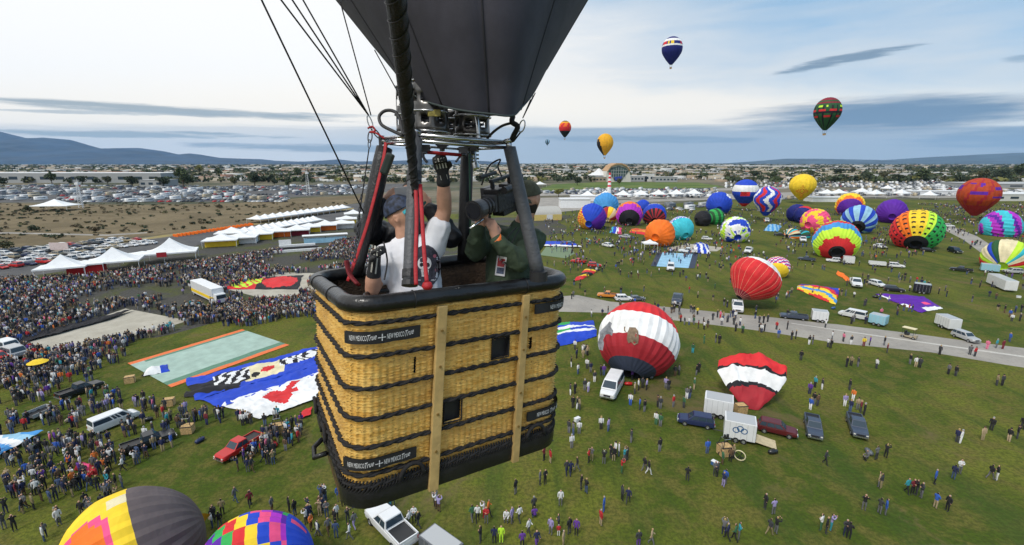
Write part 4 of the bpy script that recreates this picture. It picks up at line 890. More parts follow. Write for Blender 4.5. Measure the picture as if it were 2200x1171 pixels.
def trailer(rear, front, w_, h, colr, label, ramp=False, open_=False, name='box_trailer', front_c=None, logo=False, grp='vehicles parked on the field', z0=.45):
    a, b = G(*rear), G(*front); d = b - a; L = d.length
    e = empty(name, (a + b) / 2, math.atan2(d.y, d.x)); tag(e, label, 'trailer', grp); m = paint(colr)
    if open_:
        mb = MB(); mb.box((0, 0, z0 + .05), (L, w_, .1)); loc_build(mb, 'deck', MBk, e)
        mb = MB()
        for s_ in (-1, 1): mb.box((0, s_ * w_ / 2, z0 + h / 2), (L, .06, h * .9))
        mb.box((L / 2, 0, z0 + h / 2), (.06, w_ - .1, h * .9)); loc_build(mb, 'side_panel', m, e)
    else:
        mb = MB(); mb.box((0, 0, z0 + h / 2), (L, w_, h)); loc_build(mb, 'body', m, e, bevel=.05)
        mb = MB(); mb.box((0, 0, z0 + h + .02), (L - .3, w_ - .2, .05)); loc_build(mb, 'roof', paint('silver'), e)
        for k in range(int(L / .6)):
            mb = MB(); mb.box((-L / 2 + .3 + k * .6, -w_ / 2 - .008, z0 + h / 2), (.03, .02, h * .92)); mb.box((-L / 2 + .3 + k * .6, w_ / 2 + .008, z0 + h / 2), (.03, .02, h * .92)); loc_build(mb, 'panel_rib', paint('silver'), e)
        mb = MB(); mb.box((-L / 2 - .02, 0, z0 + h / 2), (.04, w_ * .86, h * .86)); loc_build(mb, 'door', mat('door_dark', (.03, .03, .03), .6) if ramp else m, e)
    if front_c: mb = MB(); mb.box((L / 2 + .02, 0, z0 + h / 2), (.06, w_ * .96, h * .96)); loc_build(mb, 'end_panel', paint(front_c), e)
    mb = MB(); mb.tube([(L / 2, 0, z0), (L / 2 + 1.1, 0, z0)], .05, 6); loc_build(mb, 'tow_bar', MBk, e)
    wheels(e, L, w_ / 2 + .1, .35, -.45, .32)
    if ramp: mb = MB(); mb.add([(-L / 2, -w_ * .4, z0), (-L / 2, w_ * .4, z0), (-L / 2 - 2.2, w_ * .4, .05), (-L / 2 - 2.2, -w_ * .4, .05), (-L / 2, -w_ * .4, z0 + .06), (-L / 2, w_ * .4, z0 + .06), (-L / 2 - 2.2, w_ * .4, .11), (-L / 2 - 2.2, -w_ * .4, .11)], [(3, 2, 1, 0), (4, 5, 6, 7), (0, 1, 5, 4), (1, 2, 6, 5), (2, 3, 7, 6), (3, 0, 4, 7)]); loc_build(mb, 'ramp', mat('ply_ramp', (.55, .45, .28), .8), e)
    if logo:
        sgn = 1 if (e.matrix_world.to_3x3() @ Vector((0, 1, 0))).y < 0 else -1
        an = math.atan2(d.y, d.x); sgn = -1 if math.cos(an) > 0 else 1
        for k in range(3):
            vs, fs = ring2(.26, .36, 14); mb = MB(); ox, oz = [(-.42, .0), (0, .24), (.42, 0)][k]
            mb.add([(x + ox, sgn * (w_ / 2 + .035), z0 + h * .55 + y + oz) for x, y in vs], fs); loc_build(mb, 'logo', mat('logo_blue', (.03, .12, .28), .5), e)
    return e
V = vehicle
V('van', (195, 934), (296, 893), 'white', 'white passenger van with long side windows, left of the aqua sheet')
V('pickup', (262, 978), (376, 938), 'black', 'long black pickup with an empty bed, below the white passenger van')
V('pickup', (552, 948), (478, 992), 'red', 'red pickup loaded with orange gear, left of the wicker basket')
V('pickup', (125, 862), (220, 828), 'black', 'black pickup with a green load at its tail, above the white passenger van')
V('pickup', (875, 1178), (808, 1108), 'white', 'white crew cab pickup just below the big wicker basket', scale=1.02)
trailer((980, 1215), (918, 1168), 1.8, 1.0, 'grey', 'grey flat topped trailer behind the white crew cab pickup', grp=None)
V('van', (1325, 822), (1303, 862), 'white', 'white van facing the camera in front of the big red balloon')
V('suv', (1530, 918), (1460, 906), 'navy', 'dark navy suv hitched left of the white logo trailer')
trailer((1512, 884), (1572, 896), 2.3, 2.0, 'white', 'white box trailer with an orange end panel below the banded envelope', front_c=None)
trailer((1620, 948), (1553, 934), 2.3, 2.1, 'white', 'white box trailer with three blue rings and a lowered ramp', ramp=True, logo=True)
V('suv', (1634, 922), (1702, 938), 'maroon', 'dark maroon suv right of the ramp trailer')
V('pickup', (1742, 906), (1750, 946), 'slate', 'dark slate pickup nose towards the camera, right of the maroon suv')
V('pickup', (1832, 902), (1848, 946), 'slate', 'dark slate pickup with people at its tail, furthest right of the dark ones')
V('pickup', (1457, 640), (1452, 660), 'slate', 'blue grey pickup crossing at the edge of the field road')
V('pickup', (1583, 655), (1585, 676), 'white', 'white pickup right under the red balloon with load tapes')
V('pickup', (1732, 688), (1678, 682), 'slate', 'dark pickup towing a small white trailer beside the field road')
trailer((1776, 692), (1742, 688), 2.0, 1.8, 'white', 'small white box trailer behind the dark pickup by the field road')
V('van', (1860, 688), (1803, 676), 'white', 'white passenger van towing a blue printed trailer by the road')
trailer((1903, 702), (1868, 694), 2.1, 1.7, 'aqua', 'blue and white printed trailer behind the white van by the road')
V('suv', (2052, 722), (2095, 738), 'silver', 'silver suv parked at the far side of the field road')
trailer((2018, 698), (2050, 712), 2.1, 1.9, 'white', 'white trailer with open sides behind the silver suv')
V('pickup', (1833, 606), (1843, 622), 'white', 'white pickup above the rainbow envelope')
V('suv', (1900, 624), (1940, 628), 'black', 'black suv piled with gear left of the black walled trailer')
trailer((1998, 632), (1960, 627), 2.2, 1.9, 'black', 'black walled trailer with white trim behind the purple envelope')
V('pickup', (2090, 586), (2040, 580), 'black', 'black pickup in front of the lime and white balloon')
trailer((2145, 586), (2105, 582), 2.0, 1.9, 'aqua', 'blue and white trailer below the lime and white balloon')
V('suv', (2195, 588), (2155, 586), 'silver', 'silver suv at the right edge below the lime and white balloon')
trailer((2170, 628), (2130, 610), 2.4, 2.4, 'white', 'white camper trailer with an open rear hatch on the right', name='camper_trailer')
V('pickup', (1750, 562), (1716, 558), 'slate', 'dark loaded pickup below the cog patterned balloon')
V('suv', (1805, 564), (1776, 562), 'white', 'white suv below the cog patterned balloon')
trailer((1834, 568), (1810, 566), 2.1, 2.0, 'white', 'white box trailer below the cog patterned balloon')
trailer((1866, 570), (1902, 573), 2.0, 1.0, 'white', 'open white trailer with folded fabric right of the cog patterned balloon', open_=True)
V('suv', (1906, 573), (1943, 576), 'white', 'white suv pulling the open white trailer')
V('car', (1880, 530), (1900, 535), 'white', 'white car between the cog patterned and the black squared balloon')
V('suv', (1985, 540), (2000, 541), 'black', 'black suv in the mouth of the black squared balloon')
V('suv', (2040, 540), (2062, 546), 'black', 'black suv right of the black squared balloon')
V('pickup', (1498, 545), (1458, 542), 'white', 'white pickup above the light blue sheet')
V('suv', (1441, 574), (1440, 586), 'white', 'white suv parked on the light blue sheet edge')
V('suv', (1511, 515), (1526, 516), 'white', 'white suv left of the blue and lime patchwork balloon')
V('pickup', (1612, 538), (1603, 548), 'white', 'white pickup on the grass right of the blue bundle cart')
V('pickup', (1722, 514), (1727, 524), 'white', 'white pickup next to the collapsing dark green balloon')
V('suv', (1645, 472), (1650, 482), 'white', 'white suv under the wavy striped balloon')
V('car', (1295, 528), (1318, 533), 'white', 'white saloon car below the royal blue balloon')
V('car', (1232, 526), (1208, 525), 'blue', 'blue car on the grass right of the camera man')
V('suv', (1262, 573), (1292, 574), 'red', 'red wagon above the red and yellow envelope strip')
V('pickup', (1252, 566), (1233, 564), 'red', 'red pickup just left of the red wagon')
V('pickup', (1318, 640), (1294, 638), 'orange', 'orange flatbed truck beside the big red balloon crown')
V('suv', (1330, 646), (1351, 646), 'white', 'white suv partly behind the big red balloon crown')
V('car', (1354, 646), (1380, 645), 'grey', 'grey car half hidden behind the big red balloon crown')
V('suv', (1875, 612), (1893, 617), 'white', 'small white jeep left of the loaded black suv')
V('suv', (2030, 487), (2048, 488), 'white', 'white suv left of the magenta swirled balloon')
V('suv', (35, 758), (-12, 746), 'white', 'white suv at the left edge beside a red car')
V('car', (12, 782), (-30, 768), 'red', 'red car cut by the left edge')
V('suv', (48, 772), (5, 760), 'silver', 'silver suv among the crowd at the left edge')
V('car', (1355, 512), (1330, 510), 'silver', 'silver car beside the multicoloured fabric heap')
V('pickup', (1690, 508), (1662, 506), 'black', 'black pickup near the crumpled blue envelope')
trailer((62, 905), (112, 884), 1.8, .5, 'silver', 'low open cart with folded fabric left of the white van', open_=True, name='open_trailer', grp=None)
# delivery truck in the crowd
a, b = G(425, 630), G(478, 655); d = b - a; e = empty('box_truck', (a + b) / 2, math.atan2(d.y, d.x)); tag(e, 'white and yellow box truck standing in the left crowd', 'truck')
L = d.length
mb = MB(); mb.box((-.8, 0, 2.1), (L - 1.9, 2.5, 3.0)); loc_build(mb, 'box', paint('white'), e, bevel=.08)
mb = MB(); mb.box((-.8, 0, 1.35), (L - 1.85, 2.56, .7)); loc_build(mb, 'yellow_stripe', fab('yellow'), e)
mb = MB(); mb.box((L / 2 - .9, 0, 1.5), (1.9, 2.3, 2.0), taper=.86); loc_build(mb, 'cab', paint('white'), e, bevel=.1)
mb = MB(); mb.box((L / 2 - .2, 0, 1.9), (.5, 1.9, .8)); loc_build(mb, 'windscreen', MGl, e)
wheels(e, L, 1.2, L / 2 - 1.1, -L / 2 + 1.2, .45)
# golf cart
a, b = G(1936, 722), G(1968, 730); d = b - a; e = empty('golf_cart', (a + b) / 2, math.atan2(d.y, d.x)); tag(e, 'cream golf cart standing on the field road', 'golf cart')
mb = MB(); mb.box((0, 0, .4), (2.3, 1.1, .3)); mb.box((.95, 0, .62), (.4, 1.0, .4)); loc_build(mb, 'body', paint('tan'), e, bevel=.05)
mb = MB(); mb.box((-.3, 0, .75), (.5, 1.0, .35)); mb.box((-.55, 0, 1.0), (.12, 1.0, .5)); loc_build(mb, 'seat', MBk, e)
mb = MB(); mb.box((-.1, 0, 1.88), (1.9, 1.2, .08)); loc_build(mb, 'roof', fab('cream'), e)
for sx in (-1, 1):
    for sy in (-1, 1): mb = MB(); mb.tube([(-.1 + sx * .8, sy * .5, .5), (-.1 + sx * .8, sy * .55, 1.86)], .03, 5); loc_build(mb, 'post', MBk, e)
wheels(e, 2.3, .6, .8, -.75, .25)
# ------------------------------------------------------------------ parked cars of the left lot: individuals
cols = ['white', 'silver', 'black', 'white', 'grey', 'white', 'navy', 'tan', 'white', 'red', 'silver', 'white']
def lite_car(e, kind, colr):
    s = SPEC[kind]; m = paint(colr)
    part(e, 'body', kind + 'body', None, m); part(e, 'cabin', kind + 'cab', lambda: vmesh('cabin', greenhouse(*s['gh']), paint('white'), .06), m)
    key = kind + 'glassband'
    if key not in VC:
        mb = MB()
        for nm, q_ in panes(*s['gh'], s['cuts']): mb.add(q_.v, q_.f)
        VC[key] = vmesh('windows', mb, MGl)
    o = bpy.data.objects.new('windows', VC[key]); C.objects.link(o); o.parent = e
    key = kind + 'wheelset'
    if key not in VC:
        mb = MB()
        for x in s['wh']:
            for s_ in (-1, 1): mb.cyl((x, s_ * .72, .34), (x, s_ * .93, .34), .34, 9)
        VC[key] = vmesh('wheels', mb, MTy)
    o = bpy.data.objects.new('wheels', VC[key]); C.objects.link(o); o.parent = e
spots = []
A0, A1 = G(-20, 566), G(345, 522)
dirv = (A1 - A0).normalized(); nrm = Vector((-dirv.y, dirv.x, 0)); 
if nrm.y < 0: nrm = -nrm
Ltot = (A1 - A0).length
for row, (off, n_) in enumerate(((-14, .50), (-7.5, .60), (0, 1), (6.5, 1), (15, .95), (21.5, .9))):
    k = 0
    while k * 3.1 < Ltot * n_:
        if R0.random() < .93: spots.append((A0 + dirv * (k * 3.1) + nrm * off, row, k))
        k += 1
rown = ['nearest row by the red trimmed tent', 'second row behind the tents', 'third row of the car park', 'middle row of the car park', 'row below the yellow verge', 'far row along the dirt slope']
lot = []
for p, row, k in spots:
    u_ = P  # keep
    d = p - CAMP; sxp = 1100 + FPX * d.x / d.dot(CF)
    if sxp < -30: continue
    lot.append((p, row, k, sxp))
rowcount = {}
ordw = ['first', 'second', 'third', 'fourth', 'fifth', 'sixth', 'seventh', 'eighth', 'ninth', 'tenth', 'eleventh', 'twelfth', 'thirteenth', 'fourteenth', 'fifteenth', 'sixteenth', 'seventeenth', 'eighteenth', 'nineteenth', 'twentieth']
tens = ['twenty', 'thirty', 'forty', 'fifty', 'sixty']
def ordn(i): return ordw[i] if i < 20 else tens[(i + 1) // 10 - 2] + ('' if (i + 1) % 10 == 0 else ' ' + ordw[(i + 1) % 10 - 1])
lot.sort(key=lambda q_: (q_[1], q_[3]))
for i, (p, row, k, sxp) in enumerate(lot):
    rowcount[row] = rowcount.get(row, -1) + 1; kind = R0.choice(['car', 'suv', 'suv', 'pickup', 'car']); cl = R0.choice(cols)
    e = empty({'suv': 'parked_suv', 'car': 'parked_car', 'pickup': 'pickup_truck'}[kind], p, math.atan2(nrm.y, nrm.x) + R0.uniform(-.05, .05) + (PI if R0.random() < .3 else 0) + .35)
    e.scale = (.95,) * 3
    tag(e, f"{cl} {'suv' if kind == 'suv' else 'pickup' if kind == 'pickup' else 'car'}, {ordn(rowcount[row])} from the left in the {rown[row]}", {'suv': 'suv', 'car': 'car', 'pickup': 'pickup truck'}[kind], 'cars parked in rows on the left')
    lite_car(e, kind, cl)
# far lots: one mass
CARM = [paint('white'), paint('silver'), paint('black'), paint('grey'), paint('navy'), paint('red'), MGl, paint('tan')]
rows = []
def carbox(X, Y, a, ml, kind=0):
    if kind == 0:
        rows.append((X, Y, .3, 4.6, 1.85, .75, a, ml)); rows.append((X - .2 * math.cos(a), Y - .2 * math.sin(a), 1.04, 2.5, 1.6, .32, a, 6)); rows.append((X - .2 * math.cos(a), Y - .2 * math.sin(a), 1.36, 2.3, 1.5, .16, a, ml))
    else:
        rows.append((X, Y, .5, 8.5, 2.5, 2.7, a, ml)); rows.append((X, Y, 1.9, 5.5, 2.56, .55, a, 6)); rows.append((X + 2 * math.cos(a), Y + 2 * math.sin(a), 3.2, 1, 1, .3, a, 1))
def lotfill(poly_y, x0, x1, dx, dy, rv, dens=.86, ang=1.3):
    (ya, yb) = poly_y
    yw0 = G(1100, ya).y; yw1 = G(1100, yb).y; Y = yw1
    while Y < yw0:
        xa = UV(x0, 350)[0] * 0 + G(x0, 352 + 1e-3).x * 0
        k = (Y * math.cos(TH) + CAMZ * math.sin(TH)) / 1000
        X = (x0 - 1100) * k
        while X < (x1 - 1100) * k:
            if rg.rand() < dens and noise.noise(Vector((X * .012, Y * .02, rv * 10))) > -.22:
                isrv = rg.rand() < rv
                carbox(X + rg.uniform(-.4, .4), Y + rg.uniform(-.5, .5), ang + rg.uniform(-.08, .08), rg.choice([0, 0, 1, 7, 3]) if isrv else rg.choice(6, p=[.20, .15, .28, .23, .09, .05]), 1 if isrv else 0)
                if isrv: X += 3.5
            X += dx
        Y += dy * (1.8 if rg.rand() < .5 else 1)
lotfill((399, 407), -150, 800, 3.4, 9, .05, .6)
lotfill((407, 419), 100, 760, 3.4, 9.5, .06, .66)
lotfill((419, 434), 130, 620, 3.6, 9.5, .12, .66)
lotfill((412, 430), -150, 90, 3.4, 9, .12, .5)
lotfill((384, 390), -100, 780, 4, 12, .1, .6)
lotfill((407, 424), 1160, 1540, 3.1, 6.5, .12, .9, 1.0)
lotfill((387, 404), 1560, 2090, 3.6, 10, .22, .62, 1.1)
lotfill((404, 421), 1740, 2080, 3.6, 9, .25, .6, 1.2)
lotfill((411, 426), 2080, 2300, 3.4, 6, .2, .85, 1.2)
lotfill((380, 386), 1440, 1700, 4, 12, .2, .6, 1.2)
lotfill((444, 452), 1240, 1560, 3.5, 7, .4, .30, .6)
lotfill((426, 440), 1630, 1700, 3.5, 6, .3, .5, .6)
tag(boxes_mesh('parked_vehicles_far_lots', rows, CARM), kind='stuff')
# ================================================================== tents
MTent = mat('tent_white', (.78, .79, .80), .6, .05, .8)
def peak_mesh(w_, d_, h0, hp, seg_=8):
    mb = MB()
    def fn(a, b):                   # a around, b up
        an = 4 * a; k = int(min(3.9999, an)); f = an - k; cs = [(-1, -1), (1, -1), (1, 1), (-1, 1), (-1, -1)]
        x = cs[k][0] + (cs[k + 1][0] - cs[k][0]) * f; y = cs[k][1] + (cs[k + 1][1] - cs[k][1]) * f
        r = (1 - b); z = h0 + (hp - h0) * (b ** 1.7) - .12 * math.sin(PI * f) * (1 - b)
        return (x * r * w_ / 2, y * r * d_ / 2, z)
    mb.grid(fn, 16, seg_); return mb
TC = {}
def tent(p, rz, w_, d_, h0, hp, label, cat='tent', group=None, name='peaked_tent', valance=None, legs=True, walls=None):
    e = empty(name, p, rz); tag(e, label, cat, group); key = (w_, d_, h0, hp)
    if key not in TC: TC[key] = vmesh('canopy', peak_mesh(w_, d_, h0, hp), MTent); 
    o = bpy.data.objects.new('canopy', TC[key]); C.objects.link(o); o.parent = e
    mb = MB()
    for sx, sy, a_, b_ in ((0, -1, w_, .04), (0, 1, w_, .04), (-1, 0, .04, d_), (1, 0, .04, d_)): mb.box((sx * w_ / 2, sy * d_ / 2, h0 - .2), (a_, b_, .4))
    loc_build(mb, 'valance', valance or MTent, e)
    if legs:
        for sx in (-1, 1):
            for sy in (-1, 1): mb = MB(); mb.tube([(sx * w_ * .48, sy * d_ * .48, 0), (sx * w_ * .48, sy * d_ * .48, h0)], .07, 5); loc_build(mb, 'leg', MTent, e)
    if walls:
        mb = MB(); mb.box((0, d_ * .1, h0 * .45), (w_ * .9, d_ * .7, h0 * .88)); loc_build(mb, 'stall_wall', walls, e)
    return e
def row(a, b, n, w_, d_, h0, hp, lab, group, **k):
    A, B_ = G(*a), G(*b); d = B_ - A; L = d.length
    for i in range(n):
        p = A.lerp(B_, (i + .5) / n); tent(p, math.atan2(d.y, d.x), L / n * .98, d_, h0, hp, lab(i), 'tent', group, **k)
row((545, 480), (742, 452), 14, 0, 10, 2.4, 4.3, lambda i: f'white peaked tent, {ordn(i)} from the left in the long row under the dirt slope', 'long row of white peaked tents')
row((520, 510), (680, 480), 12, 0, 10, 2.4, 4.3, lambda i: f'white peaked tent, {ordn(i)} from the left in the second row by the yellow stalls', 'second row of white peaked tents')
for i, (x, y, wm, h0, hp, lab) in enumerate([(372, 560, 14, 3.3, 7.6, 'big white marquee with a tall peak and a small red sign'), (250, 580, 13, 3.2, 7.0, 'white marquee in the middle of the three big ones'), (140, 594, 11, 3.1, 6.4, 'white marquee at the left end of the three big ones')]):
    p = G(x, y); e = tent(p, .5, wm, wm * .62, h0, hp, lab, 'tent', 'big white marquees beside the left crowd', name='marquee')
    if i == 0: mb = MB(); mb.box((-wm * .15, -wm * .31 - .08, h0 - .4), (2.6, .06, 1.5)); loc_build(mb, 'sign', fab('dkred'), e)
p = G(188, 588); tent(p, .5, 9, 5, 3.2, 4.0, 'white stall tent with a red counter between the big marquees', 'tent', None, walls=fab('red'))
p = G(310, 566); tent(p, .5, 12, 6, 3.2, 4.0, 'low white link tent with yellow lettering colour between two marquees', 'tent', None)
for i, (x, y, wm, cl, lab) in enumerate([(478, 528, 9, 'yellow', 'white peaked stall with yellow counters nearest the big marquee'), (520, 522, 9, 'white', 'white peaked stall right of the yellow countered one'), (560, 514, 8, 'yellow', 'yellow walled stall left of the tall orange stall'), (600, 508, 8, 'orange', 'orange and yellow stall in the middle of the food row'), (640, 505, 8, 'maroon', 'white stall with a maroon wall behind the stage'), (665, 498, 8, 'yellow', 'bright yellow stall at the right of the food row'), (700, 494, 8, 'orange', 'orange stall next to the bright yellow one'), (735, 490, 9, 'white', 'white stall behind the basket cables'), (500, 512, 9, 'white', 'long pale tent behind the yellow countered stall'), (745, 480, 8, 'yellow', 'small yellow stall near the left upright'), (760, 468, 8, 'white', 'white peaked stall furthest right on the asphalt')]):
    tent(G(x, y), .35, wm * 1.3, wm, 2.8, 4.9 if i % 2 == 0 else 4.2, lab, 'tent', 'food stalls beside the crowd', name='food_stall', walls=fab(cl))
tent(G(122, 452), .1, 24, 14, 3.6, 7.6, 'white three peaked tent alone at the edge of the dirt slope', 'tent')
for i in range(7):
    tent(G(1262 + i * 38, 430 - i * .8), .03, 13.2, 11, 4.2, 8.2, f'white peaked tent, {ordn(i)} from the left in the row behind the right balloons', 'tent', 'white tents behind the right hand balloons')
for i, (x, y) in enumerate([(1775, 424), (1800, 423), (1850, 420), (1880, 425), (1935, 424), (1160, 402), (1540, 430), (1995, 428), (1905, 412)]):
    tent(G(x, y), .1 * i, 14, 11, 4, 7.5, 'white peaked tent ' + ['right of the sun symbol balloon', 'above the yellow and orange balloon', 'above the blue striped balloon', 'behind the purple balloon', 'above the black squared balloon', 'beside the trees above the camera man', 'beside the blue lettered balloon', 'left of the carved face balloon', 'among campers above the purple balloon'][i], 'tent', 'scattered white tents on the right')
# long white halls on the right
for (x0, x1, y, h, lab) in ((1204, 1268, 447, 6, 'long white ribbed hall tent left of the teal balloon'), (1228, 1300, 432, 4, 'low white tent roof behind the ribbed hall'), (1745, 1850, 434, 3.4, 'long row of white stalls behind the yellow and orange balloon'), (1960, 2070, 420, 4, 'white flat tent among campers on the right')):
    building(x0, x1, y, h, 12, MTent, MRw, lab, 0, name='hall_tent', cat='tent')
# domed tent
c = G(1168, 470); e = empty('dome_tent', (c.x, c.y, 0), .25); tag(e, 'grey domed tent with a yellow wall behind the camera man', 'tent')
L = 60 * c.y / 1000; mb = MB(); mb.grid(lambda a, b: (-L / 2 + L * b, math.cos(PI * a) * 8, 3 + 4.0 * math.sin(PI * a)), 12, 8); loc_build(mb, 'roof', mat('dome_grey', (.42, .41, .38), .7), e, smooth=True)
mb = MB(); mb.box((0, -8, 1.6), (L, .2, 3.2)); loc_build(mb, 'wall', mat('dome_yellow', (.62, .48, .16), .8), e); mb = MB(); mb.box((0, 8, 1.6), (L, .2, 3.2)); loc_build(mb, 'wall', MC['dome_yellow'], e)
mb = MB(); mb.box((L * .05, -8.2, 1.8), (3.4, .2, 2.6)); loc_build(mb, 'door', MRw, e)
# stage, low grandstands
c = G(640, 540); e = empty('stage', (c.x, c.y, 0), .42); tag(e, 'grey stepped stage platform with a white front beside the crowd', 'stage')
for k in range(3): mb = MB(); mb.box((0, k * 1.3, .4 + k * .35), (16 - k * 2, 1.2, .8 + k * .7)); loc_build(mb, 'step', [MRw, MBk, MRw][k], e)
mb = MB(); mb.box((-4, 3.8, 2.4), (4, .3, 3)); loc_build(mb, 'screen', MRw, e)
c = G(700, 520); e = empty('covered_stand', (c.x, c.y, 0), .42); tag(e, 'long low stand with a white canopy and aqua front behind the stage', 'stand')
mb = MB(); mb.box((0, 0, .9), (16, 3, 1.8)); loc_build(mb, 'counter', fab('ltblue'), e)
mb = MB(); mb.box((0, 0, 3), (17, 3.6, .25)); loc_build(mb, 'canopy', MTent, e)
for s_ in (-7.5, 0, 7.5): mb = MB(); mb.box((s_, -1.4, 1.5), (.12, .12, 3)); loc_build(mb, 'post', MBk, e)
c = G(1395, 536); tent(c, 0, 5, 4, 2.6, 3.8, 'small white canopy with brown posts below the orange balloon', 'tent')
# yellow umbrella stand
c = G(88, 806); e = empty('yellow_umbrella', (c.x, c.y, 0)); tag(e, 'round yellow striped umbrella in the crowd at the left edge', 'umbrella')
mb = MB(); mb.lathe([(1.25, 2.1), (.7, 2.4), (.05, 2.55)], 12); loc_build(mb, 'canopy', fab('yellow'), e); mb = MB(); mb.tube([(0, 0, 0), (0, 0, 2.6)], .04, 6); loc_build(mb, 'pole', MRope, e)
c = G(130, 545); e = empty('sign_board', (c.x, c.y, 0)); tag(e, 'pale blank sign board above the left car park', 'sign')
mb = MB(); mb.box((0, 0, 2.6), (6.5, .2, 2.6)); loc_build(mb, 'board', mat('sign_pale', (.6, .5, .48), .8), e); mb = MB(); mb.box((-2, 0, .7), (.15, .15, 1.4)); mb.box((2, 0, .7), (.15, .15, 1.4)); loc_build(mb, 'post', MRope, e)
# baskets on the grass with burners
def field_basket(x, y, s, rz, label, tip=False, burner=True):
    p = G(x, y); e = empty('wicker_basket', p, rz); tag(e, label, 'basket', 'balloon baskets on the grass')
    mb = MB(); mb.box((0, 0, .55), (1.3 * s, 1.1 * s, 1.1 * s), taper=1.04); loc_build(mb, 'wicker_body', mat('field_wicker', (.50, .33, .15), .9, .3, 6, bump=.6, bscale=14), e, bevel=.05)
    mb = MB(); mb.tube([(-.66 * s, -.56 * s, 1.12 * s), (.66 * s, -.56 * s, 1.12 * s), (.66 * s, .56 * s, 1.12 * s), (-.66 * s, .56 * s, 1.12 * s)], .06, 6, closed=True); loc_build(mb, 'rim', MBk, e)
    if burner:
        for sx in (-1, 1):
            for sy in (-1, 1): mb = MB(); mb.tube([(sx * .58 * s, sy * .48 * s, 1.1), (sx * .35, sy * .3, 2.0)], .04, 6); loc_build(mb, 'upright', MBk, e)
        mb = MB(); mb.tube([(-.36, -.3, 2.0), (.36, -.3, 2.0), (.36, .3, 2.0), (-.36, .3, 2.0)], .03, 6, closed=True); loc_build(mb, 'burner_frame', MChr, e)
        for sx in (-1, 1): mb = MB(); mb.cyl((sx * .17, 0, 2.0), (sx * .17, 0, 2.4), .13, 10); loc_build(mb, 'burner', MBk, e)
    if tip: e.rotation_euler = (PI / 2, 0, rz); e.location.z = .5 * s
    return e
field_basket(598, 930, 1.0, .4, 'wicker basket with dark burner posts left of the near corner of the big basket')
field_basket(405, 930, .9, .2, 'wicker basket with chrome frame right of the white passenger van')
field_basket(282, 818, .9, .5, 'small tipped basket at the end of the white and blue envelope', True, False)
field_basket(368, 866, .9, .3, 'tipped wicker basket at the tail of the black envelope', True, False)
field_basket(1556, 976, 1.0, .2, 'brown basket with burner in front of the ramp trailer')
field_basket(1590, 886, 1.0, .1, 'brown basket beside the half inflated banded envelope', False, False)
field_basket(1380, 778, .9, .1, 'dark basket at the mouth of the big red balloon')
# inflation fan
c = G(1588, 990); e = empty('inflation_fan', (c.x, c.y, 0), .9); tag(e, 'round yellow rimmed inflation fan beside the brown basket', 'fan')
mb = MB(); mb.tube([(0, .55 * math.cos(a * PI / 8), .65 + .55 * math.sin(a * PI / 8)) for a in range(16)], .06, 6, closed=True); loc_build(mb, 'rim', fab('cream'), e)
for k in range(4):
    a = k * PI / 2 + .4; mb = MB(); mb.add([(-.03, .05 * math.cos(a + 1.6), .65 + .05 * math.sin(a + 1.6)), (.03, .5 * math.cos(a - .2), .65 + .5 * math.sin(a - .2)), (-.03, .5 * math.cos(a + .2), .65 + .5 * math.sin(a + .2))], [(0, 1, 2)]); loc_build(mb, 'blade', MBk, e)
mb = MB(); mb.tube([(0, -.4, 0), (0, 0, .65), (0, .4, 0)], .03, 5); mb.tube([(.5, 0, 0), (0, 0, .65)], .03, 5); loc_build(mb, 'stand', MBk, e)
# orange flame-like flap beside the yellow balloon
c = G(410, 1150); e = empty('ear_flap', (c.x, c.y, 0)); tag(e, 'orange ear shaped fabric flap beside the brown grey crown', 'fabric')
mb = MB(); mb.grid(lambda a, b: (-1.0 + 2.4 * b * (.6 + a * .6), -.5 + .6 * math.sin(b * 5 + a * 3), .1 + 3.2 * a * (1 - .4 * b)), 8, 8); loc_build(mb, 'fabric', fab('gold'), e, smooth=True)
# orange cones and safety fence along the verge
mb = MB()
for k in range(60):
    t = k / 60; p = G(375 + 170 * t, 508 - 26 * t + (k % 3)); mb.box((p.x, p.y, .5), (1.2, .3, 1.0))
o = mb.build('safety_fence', fab('orange'), None); tag(o, 'orange mesh safety fence along the yellow verge on the left', 'fence')

